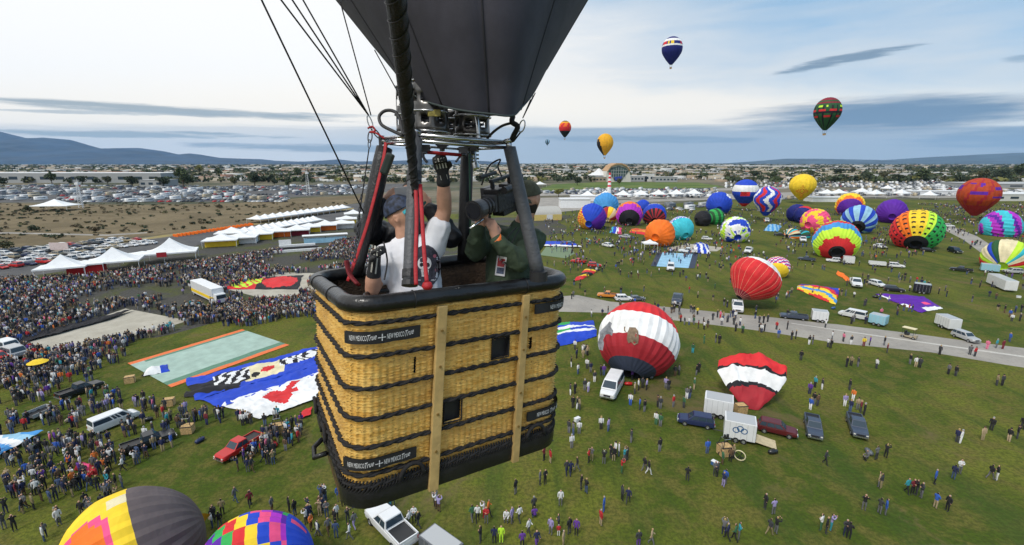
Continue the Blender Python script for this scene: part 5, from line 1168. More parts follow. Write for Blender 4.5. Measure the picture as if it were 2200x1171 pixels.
# kit bags and coolers left about by the crews
for i, (x, y, cl, nm, lab) in enumerate([(1350, 828, 'red', 'gear_bag', 'red bag on the grass behind the white van by the big red balloon'), (1400, 812, 'grey', 'gear_bag', 'grey bag right of the mouth of the big red balloon'), (1536, 1000, 'blue', 'cooler', 'blue cooler box left of the brown basket'), (1660, 975, 'black', 'gear_bag', 'black bag beyond the foot of the ramp'), (430, 950, 'navy', 'gear_bag', 'navy bag right of the chrome framed basket'),
        (590, 958, 'red', 'gear_bag', 'red bag in front of the basket near the wicker corner'), (318, 905, 'black', 'gear_bag', 'black bag ahead of the white passenger van'), (1866, 975, 'grey', 'gear_bag', 'grey bag by the crouching people at the last dark pickup'), (1880, 640, 'black', 'gear_bag', 'black bag left of the purple envelope'), (1790, 664, 'blue', 'gear_bag', 'blue bag at the near edge of the rainbow envelope'),
        (150, 905, 'tan', 'gear_bag', 'tan bag left of the white passenger van'), (2188, 640, 'white', 'cooler', 'white cooler box right of the camper trailer'), (1240, 905, 'white', 'cooler', 'white cooler box just right of the big wicker basket')]):
    p = G(x, y); e = empty(nm, p, i * 1.1); tag(e, lab, nm.replace('_', ' ').replace('gear ', ''))
    if nm == 'cooler':
        mb = MB(); mb.box((0, 0, .22), (.75, .45, .4)); loc_build(mb, 'box', paint(cl), e, bevel=.03); mb = MB(); mb.box((0, 0, .46), (.78, .48, .07)); loc_build(mb, 'lid', paint('white'), e, bevel=.02)
    else:
        mb = MB(); mb.tube([(-.55, 0, .2), (-.45, 0, .26), (0, 0, .28), (.45, 0, .26), (.55, 0, .2)], [.10, .24, .27, .24, .10], 10); loc_build(mb, 'body', paint(cl), e, smooth=True); mb = MB(); mb.tube([(-.2, 0, .5), (-.1, 0, .68), (.1, 0, .68), (.2, 0, .5)], .025, 5); loc_build(mb, 'handle', MBk, e)
# ================================================================== people on the field
MSkin = mat('skin', (.50, .28, .19), .6, .08, 4)
CL = dict(black=(.014, .014, .017), navy=(.015, .02, .07), grey=(.13, .13, .14), white=(.66, .66, .66), red=(.42, .02, .025), blue=(.03, .10, .42), green=(.04, .13, .06), teal=(.03, .28, .34), purple=(.12, .04, .28), pink=(.62, .16, .26), orange=(.66, .17, .03), brown=(.11, .065, .035), tan=(.38, .29, .18), maroon=(.15, .015, .025), charcoal=(.04, .042, .048), denim=(.05, .08, .17), yellow=(.70, .52, .04), lime=(.50, .80, .04), khaki=(.25, .20, .11), lilac=(.32, .27, .50))
def cm(n): return mat('cloth_' + n, CL[n], .85, .12, 3)
HAIR = dict(dark=(.015, .011, .009), blond=(.38, .26, .11), grey=(.30, .30, .30), brown=(.06, .035, .02))
def hm_(n): return mat('hair_' + n, HAIR[n], .7, 0)
def skin_mesh(V_, E_, rad, root=0, sub=1):
    me = bpy.data.meshes.new('t'); me.from_pydata([tuple(v) for v in V_], E_, []); o = bpy.data.objects.new('t', me); C.objects.link(o)
    sk = o.modifiers.new('s', 'SKIN'); sk.use_smooth_shade = True
    if hasattr(sk, 'branch_smoothing'): sk.branch_smoothing = .6
    for i, r in enumerate(rad):
        r = r if isinstance(r, tuple) else (r, r); sv = me.skin_vertices[0].data[i]; sv.radius = r; sv.use_root = (i == root)
    if sub: o.modifiers.new('b', 'SUBSURF').levels = sub
    dg = bpy.context.evaluated_depsgraph_get(); m2 = bpy.data.meshes.new_from_object(o.evaluated_get(dg)); bpy.data.objects.remove(o); bpy.data.meshes.remove(me); return m2
def person_mesh(pose):
    J = {'pel': (0, 0, .96), 'wst': (0, .0, 1.10), 'chs': (0, .01, 1.34), 'nck': (0, 0, 1.50), 'hd0': (0, .02, 1.58), 'hd1': (0, .02, 1.70),
         'shL': (.19, 0, 1.42), 'shR': (-.19, 0, 1.42), 'elL': (.25, .0, 1.14), 'elR': (-.25, .0, 1.14), 'haL': (.24, .08, .90), 'haR': (-.24, .08, .90),
         'hiL': (.10, 0, .90), 'hiR': (-.10, 0, .90), 'knL': (.11, .02, .50), 'knR': (-.11, .02, .50), 'anL': (.11, -.02, .09), 'anR': (-.11, -.02, .09), 'toL': (.12, .14, .05), 'toR': (-.12, .14, .05)}
    if pose == 'walk': J.update(knL=(.11, .17, .52), anL=(.11, .25, .11), toL=(.11, .40, .07), knR=(-.11, -.06, .50), anR=(-.11, -.30, .16), toR=(-.11, -.18, .05), haL=(.26, -.12, .94), haR=(-.26, .24, .98))
    if pose == 'photo': J.update(elL=(.27, .20, 1.38), elR=(-.27, .20, 1.38), haL=(.07, .30, 1.64), haR=(-.07, .30, 1.64))
    if pose == 'up': J.update(elL=(.33, .05, 1.60), haL=(.30, .10, 1.86), haR=(-.10, .24, 1.18), elR=(-.27, .05, 1.18))
    if pose == 'crossed': J.update(elL=(.27, .04, 1.16), elR=(-.27, .04, 1.16), haL=(-.02, .22, 1.20), haR=(.04, .22, 1.14))
    if pose == 'crouch':
        J = {k: (x, y - .05, max(.3, z - .42)) for k, (x, y, z) in J.items()}
        J.update(hiL=(.12, -.12, .44), hiR=(-.12, -.12, .44), pel=(0, -.12, .5), knL=(.15, .26, .5), knR=(-.15, .26, .42), anL=(.13, .05, .09), anR=(-.13, .02, .09), toL=(.13, .22, .05), toR=(-.13, .2, .05), haL=(.16, .3, .62), haR=(-.16, .32, .6))
    K = list(J); idx = {k: i for i, k in enumerate(K)}
    E_ = [('pel', 'wst'), ('wst', 'chs'), ('chs', 'nck'), ('nck', 'hd0'), ('hd0', 'hd1'), ('chs', 'shL'), ('shL', 'elL'), ('elL', 'haL'), ('chs', 'shR'), ('shR', 'elR'), ('elR', 'haR'), ('pel', 'hiL'), ('hiL', 'knL'), ('knL', 'anL'), ('anL', 'toL'), ('pel', 'hiR'), ('hiR', 'knR'), ('knR', 'anR'), ('anR', 'toR')]
    rad = {'pel': (.15, .12), 'wst': (.14, .11), 'chs': (.17, .13), 'nck': .065, 'hd0': .09, 'hd1': .10, 'shL': .085, 'shR': .085, 'elL': .058, 'elR': .058, 'haL': .042, 'haR': .042, 'hiL': .10, 'hiR': .10, 'knL': .066, 'knR': .066, 'anL': .048, 'anR': .048, 'toL': .04, 'toR': .04}
    me = skin_mesh([J[k] for k in K], [(idx[a], idx[b]) for a, b in E_], [rad[k] for k in K], 0, 1)
    me.name = 'person_' + pose
    for m in (MSkin, cm('black'), cm('denim'), hm_('dark'), cm('charcoal')): me.materials.append(m)
    hz_, hh = J['hd1'][2], Vector(J['hd1']); hips = J['pel'][2] - .04
    for p in me.polygons:
        c = p.center; k = 1
        if c.z > J['nck'][2] + .03 and abs(c.x) < .16 and (c - hh).length < .24: k = 3 if (c.z > hz_ + .045 or c.y < J['hd1'][1] - .01) else 0
        elif any((c - Vector(J[h])).length < .075 for h in ('haL', 'haR')): k = 0
        elif c.z < .10 or any((c - Vector(J[h])).length < .07 for h in ('toL', 'toR')): k = 4
        elif c.z < hips and not any((c - Vector(J[h])).length < .2 for h in ('haL', 'haR')) or (pose == 'crouch' and c.z < .48): k = 2
        p.material_index = k; p.use_smooth = True
    return me
POSES = ['stand', 'walk', 'photo', 'up', 'crossed', 'crouch']
PM = {p: person_mesh(p) for p in POSES}
PT = {'stand': 'standing', 'walk': 'walking', 'photo': 'holding a camera up to the face', 'up': 'raising one arm', 'crossed': 'with folded arms', 'crouch': 'crouching'}
# hand placed: x, y(feet), top, bottom, pose, facing(deg, 0=away, 180=to camera), scale
rr = random.Random(21)
HP = []
def hp(x, y, top, bot='denim', pose=None, face=None, s=1.0, hair=None): HP.append((x, y, top, bot, pose or rr.choice(['stand', 'stand', 'walk', 'crossed', 'photo']), rr.uniform(0, 360) if face is None else face, s, hair or rr.choice(['dark', 'dark', 'brown', 'blond', 'grey'])))
for t in [(1204, 1086, 'white', 'grey', 'stand', 180), (1248, 1052, 'black', 'charcoal'), (1259, 1060, 'black', 'denim'), (1290, 1129, 'red', 'tan', 'stand'), (1297, 1100, 'blue', 'blue', 'stand'), (1336, 1075, 'charcoal', 'black'), (1349, 1082, 'navy', 'charcoal'),
          (1108, 1062, 'black', 'grey'), (1160, 1042, 'grey', 'charcoal'), (1171, 1040, 'black', 'black'), (1217, 1020, 'charcoal', 'navy'), (1226, 1022, 'navy', 'navy'), (1182, 995, 'red', 'tan'), (1169, 990, 'maroon', 'black'), (1291, 922, 'white', 'black', 'stand', 180), (1307, 926, 'lilac', 'denim'),
          (1222, 930, 'charcoal', 'grey'), (1231, 934, 'grey', 'denim'), (1244, 932, 'white', 'grey'), (1228, 962, 'white', 'grey'), (1265, 994, 'red', 'black'), (1271, 990, 'grey', 'khaki'), (1297, 998, 'black', 'grey', 'photo'), (1312, 984, 'black', 'charcoal'), (1322, 978, 'white', 'black'), (1329, 980, 'white', 'denim'), (1318, 990, 'black', 'tan'),
          (1335, 1016, 'red', 'green'), (1341, 992, 'teal', 'grey'), (1347, 990, 'charcoal', 'charcoal'), (1384, 1013, 'black', 'grey'), (1393, 1020, 'black', 'white'), (1356, 950, 'charcoal', 'grey', 'walk'), (1417, 970, 'black', 'grey', 'photo'), (1409, 912, 'white', 'green'), (1418, 916, 'green', 'grey'), (1476, 1034, 'black', 'charcoal'),
          (1519, 974, 'blue', 'denim'), (1535, 1022, 'grey', 'charcoal'), (1541, 1024, 'charcoal', 'black'), (1553, 1046, 'navy', 'lilac'), (1557, 1040, 'blue', 'grey'), (1548, 980, 'tan', 'black'), (1575, 985, 'khaki', 'charcoal'), (1568, 992, 'brown', 'black'), (1551, 998, 'green', 'brown'),
          (1643, 1094, 'black', 'charcoal'), (1661, 1106, 'lilac', 'grey'), (1652, 1150, 'charcoal', 'khaki'), (1666, 1146, 'black', 'grey'), (1554, 1150, 'grey', 'navy'), (1562, 1160, 'navy', 'black'), (1578, 1162, 'green', 'black'), (1586, 1158, 'teal', 'grey'),
          (1772, 998, 'charcoal', 'black'), (1855, 1096, 'black', 'grey'), (1887, 1046, 'tan', 'grey'), (1892, 1050, 'charcoal', 'khaki'), (1888, 1104, 'charcoal', 'grey'), (1901, 1106, 'blue', 'grey'), (1947, 1060, 'teal', 'black'), (1959, 1062, 'maroon', 'black'), (1968, 1064, 'black', 'charcoal'), (1978, 1070, 'charcoal', 'grey'),
          (2007, 1040, 'blue', 'black'), (2047, 1030, 'navy', 'denim'), (2060, 1018, 'white', 'grey'), (2008, 1092, 'blue', 'tan'), (2034, 1098, 'black', 'black'), (2126, 1030, 'black', 'grey'), (2140, 1032, 'black', 'white'), (2055, 950, 'navy', 'charcoal'), (2063, 952, 'white', 'white'), (2110, 945, 'tan', 'khaki'), (2129, 924, 'black', 'black'),
          (2166, 948, 'black', 'tan'), (2184, 942, 'black', 'charcoal'), (2196, 922, 'black', 'black'), (1763, 1140, 'white', 'green'), (1774, 1146, 'black', 'charcoal'), (1784, 1140, 'lilac', 'teal'), (1815, 1152, 'charcoal', 'navy'), (1822, 1158, 'black', 'black'), (1860, 990, 'grey', 'black', 'crouch'), (1882, 988, 'grey', 'charcoal'), (1902, 984, 'black', 'black'),
          (1740, 880, 'blue', 'white'), (1748, 868, 'black', 'grey'), (1756, 872, 'brown', 'charcoal'), (1739, 846, 'purple', 'navy'), (1750, 832, 'teal', 'black'), (1765, 836, 'charcoal', 'white'), (1814, 872, 'lilac', 'white'), (1826, 884, 'navy', 'denim'), (1842, 880, 'tan', 'grey'), (1832, 860, 'orange', 'white'), (1824, 838, 'black', 'charcoal'), (1856, 892, 'black', 'black'), (1848, 886, 'maroon', 'charcoal'),
          (1077, 1166, 'lime', 'lime', 'stand', 180), (1062, 1168, 'navy', 'black'), (1033, 1166, 'black', 'charcoal'), (1136, 1150, 'white', 'charcoal'), (1015, 1120, 'green', 'grey'), (1026, 1120, 'white', 'black'), (1040, 1112, 'white', 'red'), (1050, 1108, 'orange', 'black'), (1045, 1124, 'red', 'grey'), (1088, 1122, 'white', 'grey', 'crouch'), (1100, 1124, 'lilac', 'grey'), (1116, 1122, 'white', 'charcoal'), (1148, 1114, 'purple', 'navy', 'crouch'), (1147, 1100, 'charcoal', 'black'),
          (1183, 1148, 'lilac', 'grey'), (1200, 1140, 'charcoal', 'black'), (1200, 1152, 'red', 'white', 'stand', 0, .7), (1223, 1148, 'black', 'charcoal'), (1238, 1150, 'purple', 'black'), (880, 1132, 'white', 'charcoal'), (890, 1122, 'white', 'black'), (900, 1134, 'black', 'charcoal'), (937, 1092, 'white', 'brown'), (943, 1100, 'lilac', 'brown'), (936, 1088, 'grey', 'black'), (838, 1096, 'teal', 'denim', 'stand'), (845, 1088, 'navy', 'grey'),
          (688, 1108, 'tan', 'tan', 'photo', 180), (748, 1124, 'charcoal', 'charcoal'), (762, 1136, 'grey', 'lilac'), (752, 1160, 'white', 'grey'), (724, 1118, 'white', 'charcoal'), (738, 1088, 'red', 'black'), (1240, 1012, 'black', 'grey') , (1371, 1176, 'charcoal', 'purple'), (1399, 1172, 'tan', 'grey'), (1122, 1178, 'purple', 'black'), (1153, 1176, 'navy', 'purple'), (1210, 1176, 'tan', 'khaki'),
          (1354, 870, 'white', 'blue', 'crouch'), (1374, 880, 'blue', 'charcoal'), (1384, 884, 'black', 'grey'), (1371, 838, 'white', 'black'), (1389, 838, 'lilac', 'black'), (1380, 834, 'charcoal', 'black'), (1363, 846, 'tan', 'charcoal'), (1358, 816, 'purple', 'black'), (1430, 834, 'lilac', 'grey'), (1436, 838, 'black', 'charcoal'), (1446, 874, 'red', 'grey'), (1412, 874, 'brown', 'black'), (1418, 878, 'charcoal', 'grey'), (1475, 856, 'grey', 'white'), (1481, 856, 'charcoal', 'denim'), (1468, 876, 'green', 'charcoal'), (1491, 836, 'green', 'tan'), (1501, 800, 'black', 'black'), (1496, 806, 'black', 'grey'), (1450, 808, 'charcoal', 'brown'), (1458, 806, 'grey', 'black'),
          (1256, 838, 'charcoal', 'grey'), (1264, 842, 'white', 'lilac'), (1235, 846, 'black', 'black'), (1225, 848, 'charcoal', 'white'), (1240, 878, 'charcoal', 'white'), (1231, 876, 'black', 'black'), (1277, 820, 'charcoal', 'white'), (1269, 800, 'navy', 'grey'), (1261, 792, 'white', 'charcoal'), (1227, 788, 'black', 'white'), (1239, 770, 'navy', 'black'), (1251, 762, 'white', 'charcoal'), (1262, 764, 'tan', 'black'), (1297, 806, 'purple', 'denim'), (1290, 806, 'black', 'charcoal'),
          (1720, 774, 'black', 'charcoal'), (1828, 786, 'khaki', 'black'), (1818, 788, 'black', 'black'), (1842, 788, 'charcoal', 'grey'), (1882, 792, 'white', 'charcoal'), (1954, 782, 'black', 'grey'), (1967, 788, 'white', 'tan'), (1975, 790, 'charcoal', 'black'), (2037, 804, 'grey', 'black'), (2052, 808, 'black', 'charcoal'), (2140, 828, 'khaki', 'charcoal'), (2152, 828, 'charcoal', 'black'), (2018, 762, 'charcoal', 'black'), (2094, 766, 'red', 'charcoal'), (2083, 762, 'grey', 'charcoal'), (2120, 750, 'pink', 'pink'), (2140, 748, 'teal', 'grey'), (2154, 750, 'maroon', 'maroon'), (2168, 734, 'blue', 'denim'), (2190, 690, 'charcoal', 'black'),
          (1855, 744, 'yellow', 'maroon'), (1868, 742, 'purple', 'black'), (1905, 758, 'maroon', 'charcoal'), (1899, 742, 'black', 'grey'), (1828, 740, 'charcoal', 'white'), (1778, 746, 'white', 'charcoal'), (1784, 748, 'black', 'black'), (1738, 740, 'black', 'white'), (1745, 740, 'charcoal', 'grey'), (1773, 704, 'white', 'charcoal', 'walk'), (1691, 708, 'black', 'black'), (1787, 730, 'white', 'grey'), (1700, 730, 'black', 'charcoal'), (1709, 728, 'black', 'black'), (1811, 734, 'pink', 'charcoal'),
          (1580, 712, 'charcoal', 'black'), (1564, 692, 'navy', 'charcoal'), (1541, 682, 'charcoal', 'black'), (1547, 684, 'pink', 'red'), (1550, 698, 'white', 'grey'), (1576, 698, 'charcoal', 'black'), (1462, 692, 'red', 'black'), (1470, 698, 'charcoal', 'grey'), (1500, 706, 'maroon', 'charcoal'), (1512, 708, 'white', 'black'), (1520, 704, 'charcoal', 'brown'), (1595, 716, 'green', 'black'), (1632, 712, 'charcoal', 'black'), (1642, 712, 'black', 'black'), (1672, 726, 'blue', 'grey'), (1668, 708, 'red', 'charcoal'), (1640, 694, 'black', 'black'), (1649, 692, 'charcoal', 'black'), (1487, 674, 'black', 'grey'), (1498, 676, 'yellow', 'black'), (1512, 738, 'green', 'green', 'crouch'), (1537, 736, 'charcoal', 'grey'), (1545, 738, 'black', 'black'), (1488, 758, 'green', 'teal', 'crouch')]:
    hp(*t)
nhand = len(HP)
def inpoly(x, y, poly):
    c = False; n = len(poly)
    for i in range(n):
        x1, y1 = poly[i]; x2, y2 = poly[(i + 1) % n]
        if (y1 > y) != (y2 > y) and x < (x2 - x1) * (y - y1) / (y2 - y1) + x1: c = not c
    return c
EXCL = [[(255, 785), (520, 700), (630, 742), (700, 742), (700, 850), (560, 910), (465, 880), (385, 862), (300, 840)], [(60, 735), (270, 663), (405, 689), (330, 712), (110, 757)], [(480, 622), (600, 588), (660, 590), (650, 625), (540, 636)],
        [(180, 940), (170, 905), (290, 868), (305, 890), (240, 935)], [(245, 985), (250, 960), (370, 925), (385, 945)], [(465, 1000), (470, 965), (550, 925), (575, 945), (520, 990)], [(105, 870), (110, 845), (210, 812), (225, 830), (150, 866)],
        [(130, 1171), (180, 1110), (400, 1040), (450, 1075), (445, 1171)], [(430, 1171), (560, 1110), (640, 1105), (675, 1171)], [(430, 640), (420, 612), (470, 622), (485, 655)], [(780, 1171), (785, 1095), (840, 1085), (905, 1150), (960, 1171)], [(-50, 780), (-50, 735), (50, 738), (52, 778)],
        [(280, 800), (385, 800), (385, 870), (345, 872), (260, 830)], [(0, 990), (0, 940), (110, 925), (30, 985)]]
def scatter(poly, dens, jit=1.0, cl=.25, csc=.06, alpha=0.0):
    """people per square metre inside a photo-pixel outline"""
    gp_ = [G(*p) for p in poly]; x0, x1 = min(p.x for p in gp_), max(p.x for p in gp_); y0, y1 = min(p.y for p in gp_), max(p.y for p in gp_)
    n = int((x1 - x0) * (y1 - y0) * dens); out = []
    X = rg.uniform(x0, x1, n); Y = rg.uniform(y0, y1, n)
    k = Y * math.cos(TH) + CAMZ * math.sin(TH)
    px = 1100 + FPX * X / k; py = 585.5 - FPX * (Y * math.sin(TH) - CAMZ * math.cos(TH)) / k
    for a, b, c_, d_ in zip(X, Y, px, py):
        if not inpoly(c_, d_, poly): continue
        if cl and noise.noise(Vector((a * csc, b * csc, 5 + alpha))) + .35 * noise.noise(Vector((a * .3, b * .3, 9))) < cl - .35: continue
        if any(inpoly(c_, d_ - 4, ex) for ex in EXCL): continue
        out.append((c_, d_))
    return out
S1 = []
S1 += scatter([(-60, 606), (0, 603), (180, 598), (430, 565), (560, 545), (760, 515), (900, 500), (900, 560), (690, 592), (690, 680), (520, 690), (400, 692), (275, 660), (60, 735), (-60, 750)], 1.1, cl=.20)
S1 += scatter([(-60, 750), (60, 752), (110, 760), (330, 713), (410, 690), (560, 645), (690, 622), (690, 672), (525, 704), (272, 776), (100, 826), (-60, 850)], 1.6, cl=.08)
S1 += scatter([(-60, 860), (100, 840), (230, 840), (400, 880), (560, 910), (690, 880), (700, 1000), (740, 1100), (720, 1171), (-60, 1171)], 1.0, cl=.34, csc=.16)
S1 += scatter([(-60, 960), (200, 940), (330, 1010), (180, 1110), (-60, 1171)], .45, cl=.3, csc=.15)
S1 += scatter([(380, 930), (640, 890), (700, 1000), (460, 1050)], .9, cl=.36, csc=.16)
S1 += scatter([(0, 792), (100, 826), (270, 780), (280, 800), (120, 850), (0, 900)], .25, cl=.3)
S2 = scatter([(1170, 470), (1560, 452), (1960, 450), (2260, 460), (2260, 520), (1900, 560), (1640, 560), (1400, 560), (1170, 600)], .085, cl=.34, csc=.07)
S2 += scatter([(1225, 515), (1420, 515), (1600, 535), (1600, 560), (1400, 555), (1230, 560)], .16, cl=.32, csc=.05)
S2 += scatter([(1220, 560), (1520, 560), (1900, 560), (2230, 600), (2230, 740), (1700, 690), (1300, 645), (1220, 640)], .065, cl=.38, csc=.09)
S2 += scatter([(1222, 636), (1330, 650), (1480, 668), (1640, 686), (1640, 715), (1500, 705), (1240, 680)], .16, cl=.30, csc=.08)
S2 += scatter([(1222, 740), (1280, 740), (1290, 800), (1310, 870), (1260, 900), (1222, 900)], .10, cl=.33, csc=.1)
S2 += scatter([(1850, 590), (2000, 590), (2000, 640), (1850, 640)], .05, cl=.3)
S2 += scatter([(1140, 500), (1300, 470), (1700, 440), (1240, 452), (1150, 480)], .05, cl=.3)
S2 += scatter([(1960, 440), (2260, 436), (2260, 462), (2100, 462)], .12, cl=.3)
TOPS = ['black'] * 22 + ['charcoal'] * 14 + ['navy'] * 7 + ['grey'] * 9 + ['white'] * 8 + ['brown'] * 3 + ['denim'] * 3 + ['red', 'red', 'blue', 'blue', 'green', 'teal', 'purple', 'pink', 'orange', 'tan', 'maroon', 'lilac', 'khaki', 'khaki']
BOTS = ['black', 'charcoal', 'denim', 'denim', 'grey', 'navy', 'khaki', 'charcoal', 'brown']
allp = list(HP)
for (x, y) in S1 + S2:
    allp.append((x, y, rr.choice(TOPS), rr.choice(BOTS), rr.choice(['stand', 'stand', 'walk', 'photo', 'crossed', 'stand', 'photo']), rr.uniform(0, 360), rr.uniform(.9, 1.04), rr.choice(['dark', 'dark', 'brown', 'blond', 'grey'])))
allp = [p for p in allp if -30 < p[0] < 2230]
allp.sort(key=lambda p: -p[1])
# landmarks for the labels
LM = [((240, 905), 'the white passenger van'), ((310, 958), 'the long black pickup'), ((515, 965), 'the red pickup'), ((165, 845), 'the black pickup with the green load'), ((835, 1130), 'the white crew cab pickup'), ((1312, 842), 'the white van by the big red balloon'), ((1490, 910), 'the dark navy suv'),
      ((1585, 935), 'the ramp trailer'), ((1670, 928), 'the maroon suv'), ((1748, 925), 'the middle dark pickup'), ((1842, 925), 'the rightmost dark pickup'), ((598, 930), 'the wicker basket near the corner'), ((405, 930), 'the chrome framed basket'), ((300, 1110), 'the yellow balloon'), ((560, 1150), 'the rainbow checked balloon'),
      ((1371, 760), 'the big red balloon'), ((1556, 990), 'the brown basket'), ((1588, 1000), 'the round fan'), ((190, 1012), 'the coral fabric heap'), ((1605, 860), 'the banded envelope'), ((560, 860), 'the white envelope'), ((1952, 720), 'the golf cart'), ((2075, 730), 'the silver suv'), ((1150, 960), 'the right end of the big wicker basket'), ((950, 1040), 'the wooden strips of the big wicker basket'), ((90, 890), 'the open cart'), ((40, 980), 'the light blue envelope point'),
      ((654, 890), 'the small red fabric'), ((1830, 680), 'the white road van'), ((2200, 1171), 'the bottom right corner'), ((1100, 1171), 'the bottom edge'), ((2200, 950), 'the right edge'), ((0, 1080), 'the left edge'), ((1700, 1171), 'the bottom edge below the fan'), ((1900, 800), 'the field road stripe'), ((1477, 1030), 'the empty middle grass')]
USED = {}
def plabel(x, y, top, bot, pose, hair):
    c = sorted(LM, key=lambda l: (l[0][0] - x) ** 2 + (l[0][1] - y) ** 2 * 1.5)
    def rel(l):
        dx, dy = x - l[0][0], y - l[0][1]
        if abs(dx) > abs(dy) * 1.2: return 'right of' if dx > 0 else 'left of'
        return 'in front of' if dy > 0 else 'behind'
    tb = f"{top} top and {bot} trousers" if top != bot else f"all {top} clothes"
    cand = [f"person in {tb}, {rel(c[0])} {c[0][1]}", f"person in {tb} {PT[pose]}, {rel(c[0])} {c[0][1]}", f"{hair} haired person in {tb}, {rel(c[0])} {c[0][1]}"]
    cand += [f"person in {tb} {rel(c[i])} {c[i][1]}, {w_} one" for w_ in ('nearest', 'second nearest') for i in (0, 1)]
    cand += [f"{hair} haired person in {tb}, {PT[pose].split()[0]} {rel(c[i])} {c[i][1]}" for i in (0, 1, 2)]
    cand += [f"person in {tb}, {rel(c[i])} {c[i][1]}" for i in (1, 2)]
    cand += [f"person in {tb} {rel(c[0])} {c[0][1]}, {ordn(k)} nearest" for k in range(2, 19)]
    for s_ in cand:
        if len(s_.split()) <= 16 and s_ not in USED: USED[s_] = 1; return s_
    return cand[0]
NIND = 292
def inst(x, y, top, bot, pose, face, s, hair):
    g = G(x, y); o = bpy.data.objects.new('person', PM[pose]); C.objects.link(o); o.location = g; o.rotation_euler = (0, 0, math.radians(face)); o.scale = (s, s, s)
    for i, m in ((1, cm(top)), (2, cm(bot)), (3, hm_(hair))): o.material_slots[i].link = 'OBJECT'; o.material_slots[i].material = m
    tag(o, plabel(x, y, top, bot, pose, hair), 'person', 'people on the balloon field')
for p in allp[:NIND]: inst(*p)
# the rest of the crowd: one mass, each body a small tapered figure
def crowd(ps):
    mats = [cm(n) for n in CL] + [MSkin] + [hm_(n) for n in HAIR]; ci = {n: i for i, n in enumerate(CL)}; si = len(CL); hi = {n: si + 1 + i for i, n in enumerate(HAIR)}
    # template rings: (x,y half, z) octagon-ish 6 sided
    def ring(cx, cy, rx, ry, z, n=6): a = np.arange(n) * 2 * PI / n; return np.stack([cx + rx * np.cos(a), cy + ry * np.sin(a), np.full(n, z)], 1)
    V0, F0, S0 = [], [], []; 
    def loft(rings, slot):
        b = sum(len(r) for r in V0); n = 6
        for r in rings: V0.append(r)
        for i in range(len(rings) - 1):
            for j in range(n): F0.append((b + i * n + j, b + i * n + (j + 1) % n, b + (i + 1) * n + (j + 1) % n, b + (i + 1) * n + j)); S0.append(slot)
        F0.append((b + (len(rings) - 1) * n, b + (len(rings) - 1) * n + 1, b + (len(rings) - 1) * n + 2, b + (len(rings) - 1) * n + 3)); S0.append(slot)
        F0.append((b + (len(rings) - 1) * n, b + (len(rings) - 1) * n + 3, b + (len(rings) - 1) * n + 4, b + (len(rings) - 1) * n + 5)); S0.append(slot)
    for s_ in (-1, 1): loft([ring(s_ * .10, .03, .07, .08, 0), ring(s_ * .10, 0, .10, .10, .92)], 1)
    loft([ring(0, 0, .17, .12, .86), ring(0, 0, .21, .13, 1.32), ring(0, 0, .10, .08, 1.5)], 0)
    for s_ in (-1, 1): loft([ring(s_ * .26, .06, .045, .045, .86), ring(s_ * .24, 0, .065, .065, 1.42)], 0)
    loft([ring(0, .02, .07, .07, 1.47), ring(0, .03, .10, .11, 1.58)], 2); loft([ring(0, .01, .11, .12, 1.6), ring(0, .0, .10, .11, 1.70), ring(0, 0, .04, .04, 1.76)], 3)
    V0 = np.concatenate(V0); F0 = np.array(F0); S0 = np.array(S0); n = len(ps)
    pos = np.array([tuple(G(p[0], p[1])) for p in ps]); a = np.radians([p[5] for p in ps]); s = np.array([p[6] for p in ps])
    vx = (V0[None, :, 0] * np.cos(a)[:, None] - V0[None, :, 1] * np.sin(a)[:, None]) * s[:, None] + pos[:, 0:1]
    vy = (V0[None, :, 0] * np.sin(a)[:, None] + V0[None, :, 1] * np.cos(a)[:, None]) * s[:, None] + pos[:, 1:2]
    vz = V0[None, :, 2] * s[:, None]
    vs = np.stack([vx, vy, vz], -1).reshape(-1, 3); fs = (F0[None] + (np.arange(n) * len(V0))[:, None, None]).reshape(-1, 4)
    cols_ = np.array([[ci[p[2]], ci[p[3]], si, hi[p[7]]] for p in ps]); mi = cols_[:, S0].reshape(-1)
    return raw_mesh('crowd', vs, fs, mi, mats)
tag(crowd(allp[NIND:]), kind='stuff')
print('PEOPLE', len(allp), 'hand', nhand)
# ================================================================== the near balloon: basket, uprights, burners, scoop
def rotm(rx, ry, rz): return Matrix.Rotation(rz, 3, 'Z') @ Matrix.Rotation(rx, 3, 'X') @ Matrix.Rotation(ry, 3, 'Y')
BR = rotm(-.022, .063, .558); BT = Vector((-.912, 2.307, -1.962 + CAMZ))
BL_, BW_, BH_ = 1.53, 1.20, 1.20
def bl(x, y, z):                                   # basket-local to world, with the slight sag of an old wicker basket
    a, b, c = min(1, max(0, x / BL_)), min(1, max(0, y / BW_)), min(1, max(0, z / BH_))
    top = (1 - a) * (1 - b) * -.02 + a * (1 - b) * .02 + (1 - a) * b * -.085 + a * b * .02
    bot = (1 - a) * (1 - b) * -.035 + (1 - a) * b * .06
    dx = (1 - a) * -.0 + a * -.035 - (1 - a) * (1 - b) * (1 - c) * .04
    return BT + BR @ Vector((x + dx, y, z + top * c + bot * (1 - c)))
RC = .17
